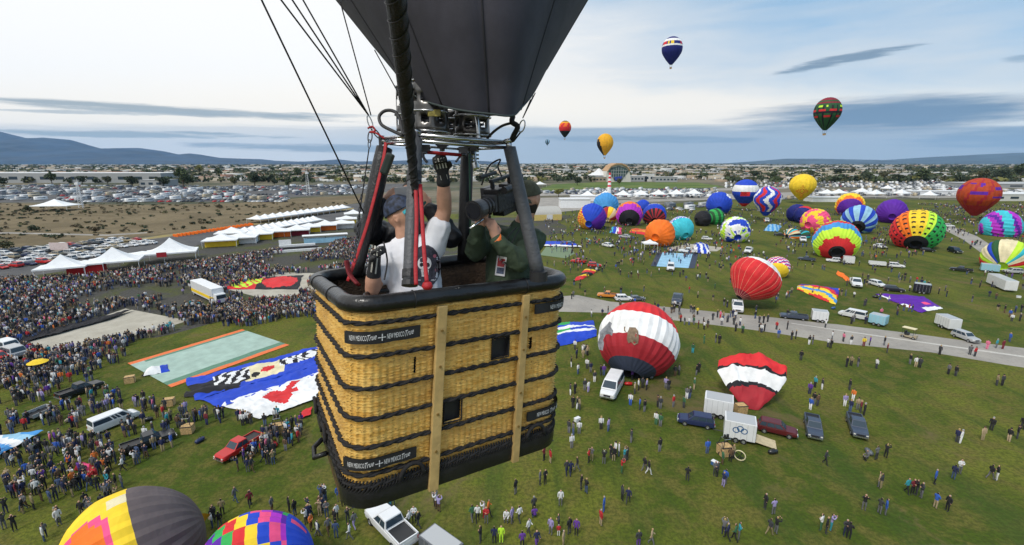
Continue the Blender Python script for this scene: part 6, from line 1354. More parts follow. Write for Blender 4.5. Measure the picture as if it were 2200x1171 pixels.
def peri(s, out=0.0):                              # position and outward normal along the rounded rectangle; s = x along the front
    Lf, Wf, q = BL_ - 2 * RC, BW_ - 2 * RC, RC * PI / 2; T = 2 * (Lf + Wf) + 4 * q; s = (s - RC) % T
    segs = [('l', (RC, 0), (1, 0), Lf, (0, -1)), ('c', (BL_ - RC, RC), -PI / 2, q), ('l', (BL_, RC), (0, 1), Wf, (1, 0)), ('c', (BL_ - RC, BW_ - RC), 0, q), ('l', (BL_ - RC, BW_), (-1, 0), Lf, (0, 1)), ('c', (RC, BW_ - RC), PI / 2, q), ('l', (0, BW_ - RC), (0, -1), Wf, (-1, 0)), ('c', (RC, RC), PI, q)]
    for g in segs:
        if s <= g[3] + 1e-9:
            if g[0] == 'l': return g[1][0] + g[2][0] * s + g[4][0] * out, g[1][1] + g[2][1] * s + g[4][1] * out
            a = g[2] + s / RC; return g[1][0] + (RC + out) * math.cos(a), g[1][1] + (RC + out) * math.sin(a)
        s -= g[3]
    return peri(RC, out)
PT_ = 2 * (BL_ - 2 * RC + BW_ - 2 * RC) + 2 * PI * RC
def S(s, z, out=0.0): x, y = peri(s, out); return bl(x, y, z)
root = empty('hot_air_balloon', BT + BR @ Vector((BL_ / 2, BW_ / 2, 0)))
tag(root, 'big wicker basket balloon with black rim, burners and dark scoop, close to the camera', 'hot air balloon')
bpy.context.view_layer.update()
MBlk = mat('black_leather', (.013, .013, .014), .28, .2, 9, bump=.25, bscale=26)
MPad = mat('grey_padding', (.075, .078, .085), .45, .12, 14, bump=.35, bscale=60)
MPadB = mat('black_padding', (.014, .014, .016), .45, .2, 12, bump=.3, bscale=60)
MSteel = mat('steel', (.55, .56, .57), .22, .15, 9, metal=1.0)
MRed = mat('red_strap', (.40, .010, .016), .6, .15, 20, bump=.2, bscale=80)
MWood = mat('pale_wood', (.50, .34, .13), .6, .18, 7, bump=.15, bscale=30)
MRp = mat('black_rope', (.012, .011, .012), .85, .2, 40)
# wicker: straw with fine streaks per strand
mw = bpy.data.materials.new('wicker'); mw.use_nodes = True; q = NB(mw.node_tree); b_ = mw.node_tree.nodes['Principled BSDF']; b_.inputs['Roughness'].default_value = .5
co = q.n('ShaderNodeTexCoord').outputs['Object']
n1 = q.noise(q.mapping(co, (9, 9, 85)), 1.0, 3, .6); n2 = q.noise(co, 2.2, 3, .5); n3 = q.noise(q.mapping(co, (40, 40, 120)), 1.0, 2, .6)
c_ = q.mix(q.sm(n1, .32, .68), (.72, .38, .065), (.98, .64, .18)); c_ = q.mix(q.m('MULTIPLY', q.sm(n2, .45, .7), .45), c_, (.46, .25, .07)); c_ = q.mix(q.m('MULTIPLY', q.sm(n3, .55, .7), .7), c_, (.30, .15, .04))
q.l(c_, b_.inputs['Base Color'])
bands_z = [.231, .404, .580, .757, .942, 1.13]
holes = [(.905, 1.035, .78, .915), (.578, .700, .425, .565), (.368, .392, .795, .885), (1.20, 1.222, .800, .880)]
pitch, rowp = PT_ / round(PT_ / .040), .0165
z0w, z1w = .13, 1.20; nr = int((z1w - z0w) / rowp); ncol = round(PT_ / pitch) * 3
mb = MB()
def wfn(a, b):
    i = round(a * ncol); j = round(b * nr * 2); s = i * pitch / 3; row = j // 2; z = z0w + j * rowp / 2
    if j % 2 == 0: o = -.0105
    else: o = .0010 + .0070 * math.cos(2 * PI * (s / pitch)) + .0026 * math.cos(2 * PI * (s / pitch) * .5 + PI * row) + .0022 * noise.noise(Vector((s * 3, row * 2.3, 0)))
    z += .0028 * math.sin(s * 5.1 + row * .55) + .0022 * noise.noise(Vector((s * 7, row * .9, 4)))
    return S(s, z, o)
def wm(i, j):
    s = (i + .5) * pitch / 3; z = z0w + (j + .5) * rowp / 2
    for h in holes:
        if h[0] < s < h[1] and h[2] < z < h[3]: return None
    return 0
mb.grid(wfn, ncol, nr * 2, mfn=wm)
bask = mb.build('basket', [mw], root, smooth=True)
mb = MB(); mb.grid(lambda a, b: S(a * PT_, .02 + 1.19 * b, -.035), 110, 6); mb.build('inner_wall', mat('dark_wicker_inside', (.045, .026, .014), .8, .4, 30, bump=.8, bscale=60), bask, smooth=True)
mb = MB(); mb.grid(lambda a, b: bl(.03 + (BL_ - .06) * a, .03 + (BW_ - .06) * b, .03), 6, 6); mb.build('floor', MBk, bask)
# rope bands, two twisted strands each
for bi, z in enumerate(bands_z + [.165]):
    for st in (0, 1):
        n = 330; pts = [S(i * PT_ / n, z + .0065 * math.sin(i * .62 + st * PI + .8 * noise.noise(Vector((i * .06, bi, st)))) + .007 * noise.noise(Vector((i * .04, bi * 3.1, 0))) + .003 * noise.noise(Vector((i * .5, bi, st * 4))), .012 + .007 * math.cos(i * .62 + st * PI)) for i in range(n)]
        mb = MB(); mb.tube(pts, [.0095 + .002 * noise.noise(Vector((i * .7, bi, st))) for i in range(n)], 6, closed=True); mb.build('rope_band', MRp, bask, smooth=True)
# loose lashing near the base
mb = MB()
for i in range(260):
    s = i * PT_ / 260; mb.tube([S(s, .115, .012), S(s + .02, .15, .022), S(s + .035, .195, .012)], .006, 5)
o = mb.build('lashing', MRp, bask); o['kind'] = 'stuff'
# leather base
mb = MB(); mb.grid(lambda a, b: S(a * PT_, .025 + .11 * b, .016 + .006 * math.sin(PI * b) + .003 * noise.noise(Vector((a * 40, b * 3, 1)))), 160, 5); mb.grid(lambda a, b: S(a * PT_, .025, .016 - .4 * b), 80, 2); mb.build('leather_base', MBlk, bask, smooth=True)
# padded rim with stitched seams
n = 120; mb = MB(); mb.tube([S(i * PT_ / n, 1.238, -.006) for i in range(n)], [.049 + .0025 * noise.noise(Vector((i * .35, 0, 0))) for i in range(n)], 16, closed=True); mb.build('rim_padding', MBlk, bask, smooth=True)
for s in (.36, 1.14, 2.1, 3.2, 4.3, -.35):
    mb = MB(); r = .0515; x, y = peri(s, -.006); c = bl(x, y, 1.238); t = (S(s + .01, 1.238, -.006) - c).normalized(); a_ = t.cross(Vector((0, 0, 1))).normalized()
    mb.tube([c + a_ * r * math.cos(k * PI / 8) + Vector((0, 0, 1)) * r * math.sin(k * PI / 8) for k in range(16)], .003, 5, closed=True); mb.build('seam', MBk, bask, smooth=True)
# wooden runners
for (xa, xb, wd) in ((.530, .512, .062), (1.135, 1.118, .052)):
    mb = MB(); vs = []
    for z, x in ((.015, xb), (1.185, xa)):
        for dx, y in ((-wd / 2, -.012), (wd / 2, -.012), (wd / 2, -.042), (-wd / 2, -.042)): vs.append(bl(x + dx, y, z) if True else None)
    mb.add(vs, [(3, 2, 1, 0), (4, 5, 6, 7), (0, 1, 5, 4), (1, 2, 6, 5), (2, 3, 7, 6), (3, 0, 4, 7)]); ro = mb.build('wooden_runner', MWood, bask, bevel=.004)
    for z in (.28, .52, .82, 1.04):
        x = xb + (xa - xb) * z / 1.2; mb = MB(); mb.cyl(bl(x, -.043, z), bl(x, -.049, z), .008, 10); mb.build('screw_cap', mat('brass', (.35, .22, .07), .4, 0, metal=.6), ro)
# dark step holes: shadow box behind
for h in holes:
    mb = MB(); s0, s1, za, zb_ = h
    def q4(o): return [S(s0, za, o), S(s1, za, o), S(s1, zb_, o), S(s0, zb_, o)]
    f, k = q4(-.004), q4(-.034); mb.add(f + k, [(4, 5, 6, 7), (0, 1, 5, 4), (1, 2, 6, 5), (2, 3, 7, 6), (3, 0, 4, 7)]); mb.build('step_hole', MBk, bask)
    if s1 - s0 > .05:
        mb = MB(); mb.tube(q4(.004), .006, 5, closed=True); mb.build('hole_binding', MRp, bask, smooth=True)
# banners with lettering
MBan = mat('banner_black', (.014, .014, .016), .6, .15, 20); MLet = mat('letter_white', (.72, .72, .72), .6, 0)
vsA, fsA = text_mesh('NEW MEXICO', .040); vsT, fsT = text_mesh('True', .046)
def banner(s0, s1, z0, z1, items):
    mb = MB(); mb.grid(lambda a, b: S(s0 + (s1 - s0) * a, z0 + (z1 - z0) * b, .030 + .003 * math.sin(a * 17 + b * 2)), 26, 3); mb.grid(lambda a, b: S(s0 + (s1 - s0) * a, z0 + (z1 - z0) * b, .022), 26, 3)
    bo = mb.build('banner', MBan, bask, smooth=True); zc = (z0 + z1) / 2
    for kind, sc0, wd in items:
        mb = MB()
        if kind == 'A':
            x0 = min(v[0] for v in vsA); x1 = max(v[0] for v in vsA); mb.add([S(sc0 + (v[0] / (x1 - x0)) * wd, zc + v[1] * 1.05, .0355) for v in vsA], fsA)
        elif kind == 'T':
            x0 = min(v[0] for v in vsT); x1 = max(v[0] for v in vsT); mb.add([S(sc0 + ((v[0] + v[1] * .35) / (x1 - x0)) * wd, zc + .004 + v[1] * 1.1 + (v[0]) * .12, .0355) for v in vsT], fsT)
        else:
            for dx, dz, a, c in ((0, .013, .0022, .007), (0, -.013, .0022, .007), (.013, 0, .007, .0022), (-.013, 0, .007, .0022), (0, 0, .004, .004)):
                mb.add([S(sc0 + dx + i * a, zc + dz + j * c, .0355) for i, j in ((-1, -1), (1, -1), (1, 1), (-1, 1))], [(0, 1, 2, 3)])
        mb.build('emblem' if kind == '+' else 'lettering', MLet, bask)
banner(-.02, .395, 1.020, 1.090, [('A', .055, .085), ('T', .120, .045), ('+', .168, 0), ('A', .245, .10), ('T', .325, .055)])
banner(-.02, .395, .272, .342, [('A', .055, .085), ('T', .120, .045), ('+', .168, 0), ('A', .245, .10), ('T', .325, .055)])
banner(1.215, 1.62, 1.045, 1.110, [('A', 1.40, .12), ('T', 1.50, .05)])
banner(1.20, 1.62, .285, .352, [('A', 1.33, .10), ('T', 1.415, .05), ('+', 1.475, 0), ('A', 1.56, .09)])
# rope handles
for s in (.37, 1.28, -.55, -.95):
    mb = MB(); mb.tube([S(s + .075 * math.cos(k * PI / 10), .16 + .085 * math.sin(k * PI / 10), .035) for k in range(11)], .013, 7); mb.build('handle', MRp, bask, smooth=True)
# leather guard at the left lower edge
mb = MB(); mb.tube([S(-.62, .10, .03), S(-.60, .06, .09), S(-.50, .05, .10), S(-.46, .09, .03)], .018, 7); mb.build('handle', MBlk, bask, smooth=True)
# --- uprights
def up(name, pts, rs, m, n=14): mb = MB(); mb.tube(pts, rs, n); return mb.build(name, m, root, smooth=True)
FLb, FLt = P(880, 614, 2.30), P(893, 300, 2.50); FRb, FRt = P(1157, 592, 2.86), P(1095, 318, 2.80)
BLb, BLt = P(768, 590, 3.0), P(826, 318, 3.02); BRb, BRt = P(996, 560, 3.35), P(1004, 322, 3.28)
u1 = up('upright', seg(FLb, FLt, 8), .036, MPad)
for f0, f1, m in ((.05, .10, MPadB), (.69, .76, MPadB), (0, .03, MBk)):
    mb = MB(); mb.tube([FLb.lerp(FLt, f0), FLb.lerp(FLt, f1)], .0405, 14); mb.build('collar', m, u1, smooth=False)
u2 = up('upright', seg(FRb, FRt, 8), [.043, .043, .042, .041, .040, .040, .039, .038, .038], MPad)
mb = MB(); mb.tube([FRb - Vector((0, 0, .03)), FRb + Vector((0, 0, .03))], .056, 14); mb.build('collar', MBk, u2)
u3 = up('upright', seg(BLb, BLt, 8), [.032, .034, .036, .040, .052, .054, .055, .055, .052], MPadB)
u4 = up('upright', seg(BRb, BRt, 8), .046, MPadB)
# steel ends
for b0, t0, u_ in ((FLb, FLt, u1), (FRb, FRt, u2), (BLb, BLt, u3), (BRb, BRt, u4)):
    d = (t0 - b0).normalized(); mb = MB(); mb.tube([t0 - d * .01, t0 + d * .05], .018, 10); mb.tube([t0 + d * .03, t0 + d * .052], .03, 10); mb.build('steel_end', MSteel, u_, smooth=True)
# red straps and bag on the uprights
def strap(pts, w_, m, par, nm='strap', th=.35): mb = MB(); mb.tube(spline(pts, 6), w_, 8, flat=th); return mb.build(nm, m, par, smooth=True)
strap([P(893, 396, 2.36), P(895, 470, 2.32), P(893, 560, 2.27), P(894, 612, 2.24)], .010, MRed, u1)
strap([P(903, 396, 2.36), P(907, 470, 2.32), P(912, 550, 2.27), P(917, 606, 2.24)], .010, MRed, u1)
mb = MB(); mb.lathe([(.002, .022), (.020, .014), (.028, -.004), (.02, -.018), (.002, -.022)], 12, c=P(918, 613, 2.25)); mb.build('strap_pad', MRed, u1, smooth=True)
strap([P(829, 306, 2.94), P(824, 340, 2.93), P(808, 410, 2.92), P(788, 485, 2.92), P(768, 545, 2.92), P(747, 604, 2.9)], .012, MRed, u3)
strap([P(744, 560, 2.86), P(752, 590, 2.86), P(770, 612, 2.84)], .030, mat('dark_red_cloth', (.20, .012, .018), .7), u3, 'red_cloth', .4)
mb = MB(); c = P(832, 352, 2.9); M3 = Matrix.Rotation(.42, 3, 'Y'); mb.box(c, (.050, .05, .135), M=M3); mb.build('pouch', mat('dark_green_pouch', (.016, .03, .024), .5), u3, bevel=.012)
# --- burner frame
FLc, FRc, BLc, BRc = P(893, 290, 2.50), P(1093, 306, 2.80), P(820, 298, 3.02), P(1003, 312, 3.28)
fr = MB(); fr.tube([FLc, FRc], .012, 10); fr.tube([FLc - Vector((0, 0, .03)), FRc - Vector((0, 0, .03))], .009, 10); fo = fr.build('burner_frame', MSteel, root, smooth=True)
for a, b in ((FRc, BRc), (BRc, BLc), (BLc, FLc)):
    mb = MB(); mb.tube([a, b], .011, 10); mb.build('frame_bar', MSteel, fo, smooth=True); mb = MB(); mb.tube([a - Vector((0, 0, .03)), b - Vector((0, 0, .03))], .008, 8); mb.build('frame_bar', MSteel, fo, smooth=True)
for a, b in ((FLc.lerp(FRc, .5), BLc.lerp(BRc, .5)), (FLc.lerp(BLc, .5), FRc.lerp(BRc, .5)), (FLc.lerp(FRc, .22), BLc.lerp(BRc, .22)), (FLc.lerp(FRc, .8), BLc.lerp(BRc, .8))):
    mb = MB(); mb.tube([a, b], .009, 8); mb.build('frame_bar', MSteel, fo, smooth=True)
for c in (FLc, FRc, BLc, BRc): mb = MB(); mb.box(c - Vector((0, 0, .015)), (.035, .035, .07)); mb.build('corner_block', mat('dark_steel', (.10, .10, .11), .4, .2, 20, metal=.7), fo, bevel=.006)
# valve blocks, red grip bar
MDs = MC['dark_steel']
gb = MB(); gb.tube([P(916, 327, 2.62), P(990, 333, 2.78)], .0105, 10); gb.build('grip_bar', MRed, fo, smooth=True)
for x, y, D in ((912, 318, 2.6), (996, 322, 2.78), (950, 312, 2.8), (1015, 318, 2.95)):
    mb = MB(); mb.box(P(x, y, D), (.055, .05, .035)); mb.cyl(P(x, y, D), P(x, y + 12, D), .016, 8); mb.cyl(P(x - 14, y - 2, D), P(x + 14, y - 1, D), .008, 8); mb.build('valve', MDs, fo)
mb = MB(); mb.tube(spline([P(909, 325, 2.6), P(910, 338, 2.6), P(918, 349, 2.6)], 4), .008, 7); mb.tube([P(988, 337, 2.75), P(980, 347, 2.7)], .007, 7); mb.build('valve_lever', MDs, fo, smooth=True)
mb = MB(); mb.tube([P(1020, 322, 2.95), P(1022, 352, 2.95)], .010, 8)
for k in range(4): mb.tube([P(1013, 324 + k * 8, 2.95), P(1029, 325 + k * 8, 2.95)], .006, 6)
mb.cyl(P(1021, 350, 2.95), P(1024, 362, 2.95), .022, 10); mb.build('manifold', MSteel, fo, smooth=False)
# burners: four perforated cans with coils
cen = (FLc + FRc + BLc + BRc) / 4; ux = (FRc - FLc).normalized(); uy = (BLc - FLc).normalized(); uz = Vector((0, 0, 1))
def burner(cx, cy, dz=0):
    c = cen + ux * cx + uy * cy + uz * (.035 + dz); r = .108; H = .27; mb = MB(); nS = 28
    def fn(a, b): an = 2 * PI * a; rr_ = r * (1 - .10 * b); return c + (ux * math.cos(an) + uy * math.sin(an)) * rr_ + uz * (H * b)
    def mf(i, j):
        return None if (j in (2, 3) and i % 4 in (1, 2)) or (j in (7, 8, 9) and i % 4 in (1, 2, 3) and not (j == 9 and i % 4 != 2)) else 0
    mb.grid(fn, nS, 12, mfn=mf); bo = mb.build('burner', mat('burner_steel', (.13, .125, .12), .3, .35, 14, metal=.85), root, smooth=True)
    sm = bo.modifiers.new('thick', 'SOLIDIFY'); sm.thickness = .004
    for zc_, rr2 in ((0, 1.03), (.40, 1.03), (1, .93)):
        mb = MB(); mb.tube([c + (ux * math.cos(k * PI / 12) + uy * math.sin(k * PI / 12)) * r * rr2 + uz * H * zc_ for k in range(24)], .006, 6, closed=True); mb.build('ring', MSteel, bo, smooth=True)
    mb = MB(); mb.tube([c + (ux * math.cos(k * .5) + uy * math.sin(k * .5)) * (r * .62) + uz * (.03 + k * .0032) for k in range(64)], .0075, 7); mb.build('coil', MDs, bo, smooth=True)
    mb = MB(); mb.cyl(c - uz * .03, c + uz * .05, .022, 10); mb.cyl(c + uz * .02, c + uz * .035, .06, 12); mb.build('jet', MSteel, bo)
for cx in (-.14, .13):
    for cy in (-.14, .14): burner(cx, cy)
mb = MB(); mb.tube(spline([cen + ux * -.02 + uz * .02, cen + ux * -.03 + uz * .17, cen + ux * .03 + uz * .23 - uy * .1, cen + ux * .10 + uz * .17 - uy * .22, cen + ux * .12 - uy * .24 + uz * .0], 8), .014, 9); mb.build('heat_pipe', MSteel, fo, smooth=True)
mb = MB(); mb.box(cen + ux * -.16 - uy * .25 + uz * .13, (.07, .01, .035)); mb.build('burner_plate', mat('yellow_plate', (.30, .25, .05), .5, .5, 40), fo)
# hoses
def hose(pts, r, m=None, nm='hose', par=None): mb = MB(); mb.tube(spline(pts, 7), r, 9); return mb.build(nm, m or MBk, par or root, smooth=True)
hose([P(880, 298, 2.56), P(845, 282, 2.62), P(820, 268, 2.66), P(815, 250, 2.68), P(828, 238, 2.68), P(848, 240, 2.66), P(860, 258, 2.62), P(866, 290, 2.56)], .0095)
hose([P(1046, 298, 2.8), P(1062, 282, 2.78), P(1080, 270, 2.76), P(1100, 264, 2.74)], .008)
hose([P(1102, 250, 2.74), P(1100, 262, 2.73), P(1112, 272, 2.73), P(1104, 290, 2.76), P(1099, 302, 2.79)], .016, MRp, 'tether_strap')
hose([P(905, 330, 2.6), P(902, 420, 2.6), P(900, 470, 2.62)], .006)
hose([P(1008, 330, 3.2), P(1010, 430, 3.22), P(1010, 545, 3.25)], .006, mat('green_hose', (.02, .10, .05), .5))
hose([P(824, 520, 2.8), P(832, 560, 2.75), P(826, 600, 2.6)], .005)
# thick black bundle running up past the camera
pts = [P(812, -260, 1.05), P(832, -120, 1.25), P(850, 0, 1.42), P(862, 110, 1.66), P(872, 210, 1.95), P(881, 300, 2.2), P(889, 380, 2.33), P(894, 440, 2.40), P(896, 482, 2.42)]
pl = spline(pts, 10); rs = list(np.interp(np.linspace(0, 1, len(pl)), [0, .25, .5, .75, .9, 1], [.032, .032, .029, .021, .009, .004])); mb = MB(); mb.tube(pl, rs, 14)
bun = mb.build('cable_bundle', mat('bundle_cover', (.012, .012, .013), .5, .3, 40, bump=.8, bscale=120), root, smooth=True)
for s_ in (0, PI):
    mb = MB(); hp_ = []
    for i in range(len(pl)):
        t = (pl[min(i + 1, len(pl) - 1)] - pl[max(i - 1, 0)]).normalized(); a_ = t.cross(Vector((0, 1, 0))).normalized(); b2 = t.cross(a_)
        hp_.append(pl[i] + (a_ * math.cos(i * .9 + s_) + b2 * math.sin(i * .9 + s_)) * (rs[i] + .002))
    mb.tube(spline(hp_, 3), .0022, 5); mb.build('cord', MBk, bun, smooth=True)
# suspension wires
def wire(a, b, r=.0045, nm='suspension_wire'): mb = MB(); mb.tube([a, b], r, 6); return mb.build(nm, MRp, root, smooth=True)
def ring_link(c, a, b, r=.004, w_=.013):
    d = (b - a); L = d.length / 2; d.normalize(); n_ = d.cross(Vector((0, 1, 0))).normalized(); m_ = (a + b) / 2
    mb = MB(); mb.tube([m_ + d * (math.cos(k * PI / 7) * L) + n_ * (math.sin(k * PI / 7) * w_) for k in range(14)], r, 6, closed=True); return mb.build('carabiner', MSteel if c else MDs, root, smooth=True)
K1 = P(792, 248, 2.95)
for tx, td in ((604, 2.35), (628, 2.45), (651, 2.6)): d = P(tx, 0, td) - K1; wire(K1, K1 + d * 1.35)
d = P(737, 28, 2.75) - K1; wire(K1 + Vector((.015, 0, 0)), K1 + d * 1.1, .0038)
K0 = P(782, 458, 2.7); d = P(562, 0, 1.9) - K0; wire(K0, K0 + d * 1.3, .0042)
wire(P(805, 108, 2.75), P(856, 200, 2.55), .0035)
ring_link(True, P(790, 248, 2.95), P(800, 278, 2.97)); ring_link(False, P(798, 274, 2.97), P(818, 298, 3.0)); ring_link(False, P(796, 282, 2.96), P(794, 306, 2.96)); ring_link(False, P(794, 300, 2.96), P(793, 318, 2.96), .003, .008)
mb = MB(); mb.tube(spline([P(790, 276, 2.94), P(800, 272, 2.94), P(806, 281, 2.94), P(795, 284, 2.94), P(808, 286, 2.94), P(826, 298, 2.95)], 5), .006, 6); mb.build('red_cord', MRed, root, smooth=True)
wire(P(793, 318, 2.96), P(768, 490, 2.9), .004)
mb = MB()
for k in range(16):
    a = P(776 - k * .9, 418 + k * 9, 2.8); b = P(776 - k * .9 - 1, 428 + k * 9, 2.8); n_ = Vector((1, 0, 0)) if k % 2 else Vector((0, 1, 0)); m_ = (a + b) / 2
    mb.tube([m_ + (a - b) * .62 * math.cos(j * PI / 4) + n_ * .008 * math.sin(j * PI / 4) for j in range(8)], .0026, 5, closed=True)
o = mb.build('chain', MDs, root); o['kind'] = 'stuff'
ring_link(True, P(1125, 258, 2.72), P(1118, 284, 2.74), .0045, .016)
for tx, ty in ((1146, 205), (1140, 214), (1150, 200)): wire(P(1123, 254, 2.72), P(tx, ty, 2.72), .003)
wire(P(1120, 282, 2.74), P(1103, 304, 2.79), .005); wire(P(1055, 245, 2.6), P(1032, 272, 2.7), .003)
# scoop: dark cloth cone opening upwards
BP = [(800, 96, 3.25), (845, 150, 3.05), (878, 192, 2.85), (905, 214, 2.65), (950, 229, 2.48), (1000, 239, 2.40), (1050, 245, 2.38), (1099, 249, 2.42), (1120, 232, 2.6), (1146, 200, 2.9), (1175, 146, 3.25)]
TP_ = [(365, -440, 3.1), (400, -440, 2.9), (470, -440, 2.6), (560, -440, 2.3), (690, -440, 2.05), (850, -440, 1.95), (1010, -440, 1.95), (1180, -440, 2.1), (1330, -440, 2.4), (1450, -440, 2.8), (1530, -440, 3.2)]
bs = spline([P(*p) for p in BP], 8); ts = spline([P(*p) for p in TP_], 8); nn_ = len(bs)
mb = MB()
def sc_(a, b):
    i = a * (nn_ - 1); k = min(nn_ - 2, int(i)); f = i - k; lo = bs[k].lerp(bs[k + 1], f); hi = ts[k].lerp(ts[k + 1], f); p = lo.lerp(hi, b)
    g = abs((a * 5) % 1 - .5) * 2; p = p + CF * (-.05 * math.sin(PI * min(1, b * 1.3)) + .035 * (g ** 3)) + Vector((0, .012 * noise.noise(Vector((a * 9, b * 5, 0))), 0))
    return p
mb.grid(sc_, nn_ - 1, 30); scm = mat('scoop_cloth', (.040, .038, .052), .75, .18, 6, bump=.25, bscale=300); so_ = mb.build('scoop', scm, root, smooth=True)
# rear half of the cone, its lower edge much higher
mb = MB(); e0, e1 = bs[0], bs[-1]; h0, h1 = ts[0], ts[-1]
def bk(a, b):
    lo = e0.lerp(e1, a) + Vector((0, 1.5 * math.sin(PI * a), .5 * math.sin(PI * a))); hi = h0.lerp(h1, a) + Vector((0, 2.8 * math.sin(PI * a), 0)); return lo.lerp(hi, b)
mb.grid(bk, 20, 10); mb.build('scoop_panel', scm, root, smooth=True)
for a in (.0, .2, .4, .6, .8, 1.0):
    mb = MB(); mb.tube([sc_(a, b / 20) - CF * .006 for b in range(21)], .004, 5); mb.build('seam_tape', mat('seam_cloth', (.018, .018, .022), .8, 0), so_, smooth=True)
mb = MB(); mb.tube([p - CF * .004 for p in bs], .006, 6); mb.build('hem', mat('hem_cloth', (.03, .045, .045), .7, 0), so_, smooth=True)
# gas tanks with black collars standing inside the basket corners
def tank(c2, lab, r=.13, col=None):
    x, y = c2; e = empty('gas_tank', bl(x, y, .04)); tag(e, lab, 'gas tank', 'gas tanks inside the basket'); bpy.context.view_layer.update()
    mb = MB(); ax = (bl(x, y, 1) - bl(x, y, 0)).normalized(); b0 = bl(x, y, .04)
    mb.tube([b0, b0 + ax * .1, b0 + ax * 1.02, b0 + ax * 1.10, b0 + ax * 1.14], [r, r + .005, r + .005, r * .8, r * .3], 18); mb.build('body', MSteel if col is None else col, e, smooth=True)
    mb = MB(); t_ = bl(x, y, 1.232); mb.tube([t_ + (ux * math.cos(k * PI / 12) + uy * math.sin(k * PI / 12)) * r for k in range(24)], .014, 8, closed=True); mb.build('collar', MBlk, e, smooth=True)
    mb = MB(); mb.tube([b0 + ax * 1.02 + (ux * math.cos(k * PI / 9) + uy * math.sin(k * PI / 9)) * (r + .008) for k in range(18)], .02, 8, closed=True); mb.build('band', MBlk, e, smooth=True)
tank((.27, .21), 'gas tank with black collar at the near left corner beside the pilot'); tank((BL_ - .26, .22), 'gas tank with black collar at the right corner under the grey upright', .14)
# ================================================================== the three people in the basket
def head_verts(age=0.0, beard=False):
    """local frame: x right, y forward, z up, centre of the head at origin, ~0.24 tall"""
    vs, fs = [], []; nu, nv = 40, 30
    for j in range(nv + 1):
        ph = PI * j / nv
        for i in range(nu):
            th = 2 * PI * i / nu; x, y, z = math.sin(ph) * math.sin(th), math.sin(ph) * math.cos(th), math.cos(ph)
            X, Y, Z = x * .078, y * .100, z * .122
            if z < 0: X *= 1 + .20 * z; Y *= 1 + (.05 * z if y > 0 else .30 * z)         # jaw narrows, nape cut in
            if y > 0:
                g = lambda cx, cz, sx, sz: math.exp(-((X - cx) / sx) ** 2 - ((Z - cz) / sz) ** 2)
                Y += .026 * g(0, -.022, .011, .020) + .010 * g(0, .004, .009, .025)      # nose
                Y -= .012 * (g(.030, .006, .016, .011) + g(-.030, .006, .016, .011))      # eye sockets
                Y += .007 * (g(.03, .028, .022, .009) + g(-.03, .028, .022, .009))        # brow
                Y += .007 * g(0, -.060, .022, .009) - .005 * g(0, -.0605, .026, .0035)    # lips
                Y += .012 * g(0, -.095, .024, .016)                                       # chin
                Y += .004 * (g(.045, -.03, .018, .02) + g(-.045, -.03, .018, .02))
            vs.append(Vector((X, Y, Z)))
    for j in range(nv):
        for i in range(nu): fs.append((j * nu + i, j * nu + (i + 1) % nu, (j + 1) * nu + (i + 1) % nu, (j + 1) * nu + i))
    k = len(vs)
    for s in (-1, 1):                                                                      # ears
        for b in range(5):
            for a in range(8):
                an = 2 * PI * a / 8; r = (1, 1.05, .9, .6, .2)[b]; d = (.0, .007, .013, .014, .007)[b]
                vs.append(Vector((s * (.072 + d), -.008 + math.cos(an) * .016 * r, -.008 + math.sin(an) * .030 * r)))
        for b in range(4):
            for a in range(8): fs.append((k + b * 8 + a, k + b * 8 + (a + 1) % 8, k + b * 8 + 8 + (a + 1) % 8, k + b * 8 + 8 + a))
        fs.append(tuple(k + 32 + a for a in range(8))); fs.append(tuple(k + a for a in range(8))); k += 40
    return vs, fs
def frame(fwd, up):
    f = fwd.normalized(); u_ = (up - f * up.dot(f)).normalized(); r = f.cross(u_); return Matrix((r, f, u_)).transposed()
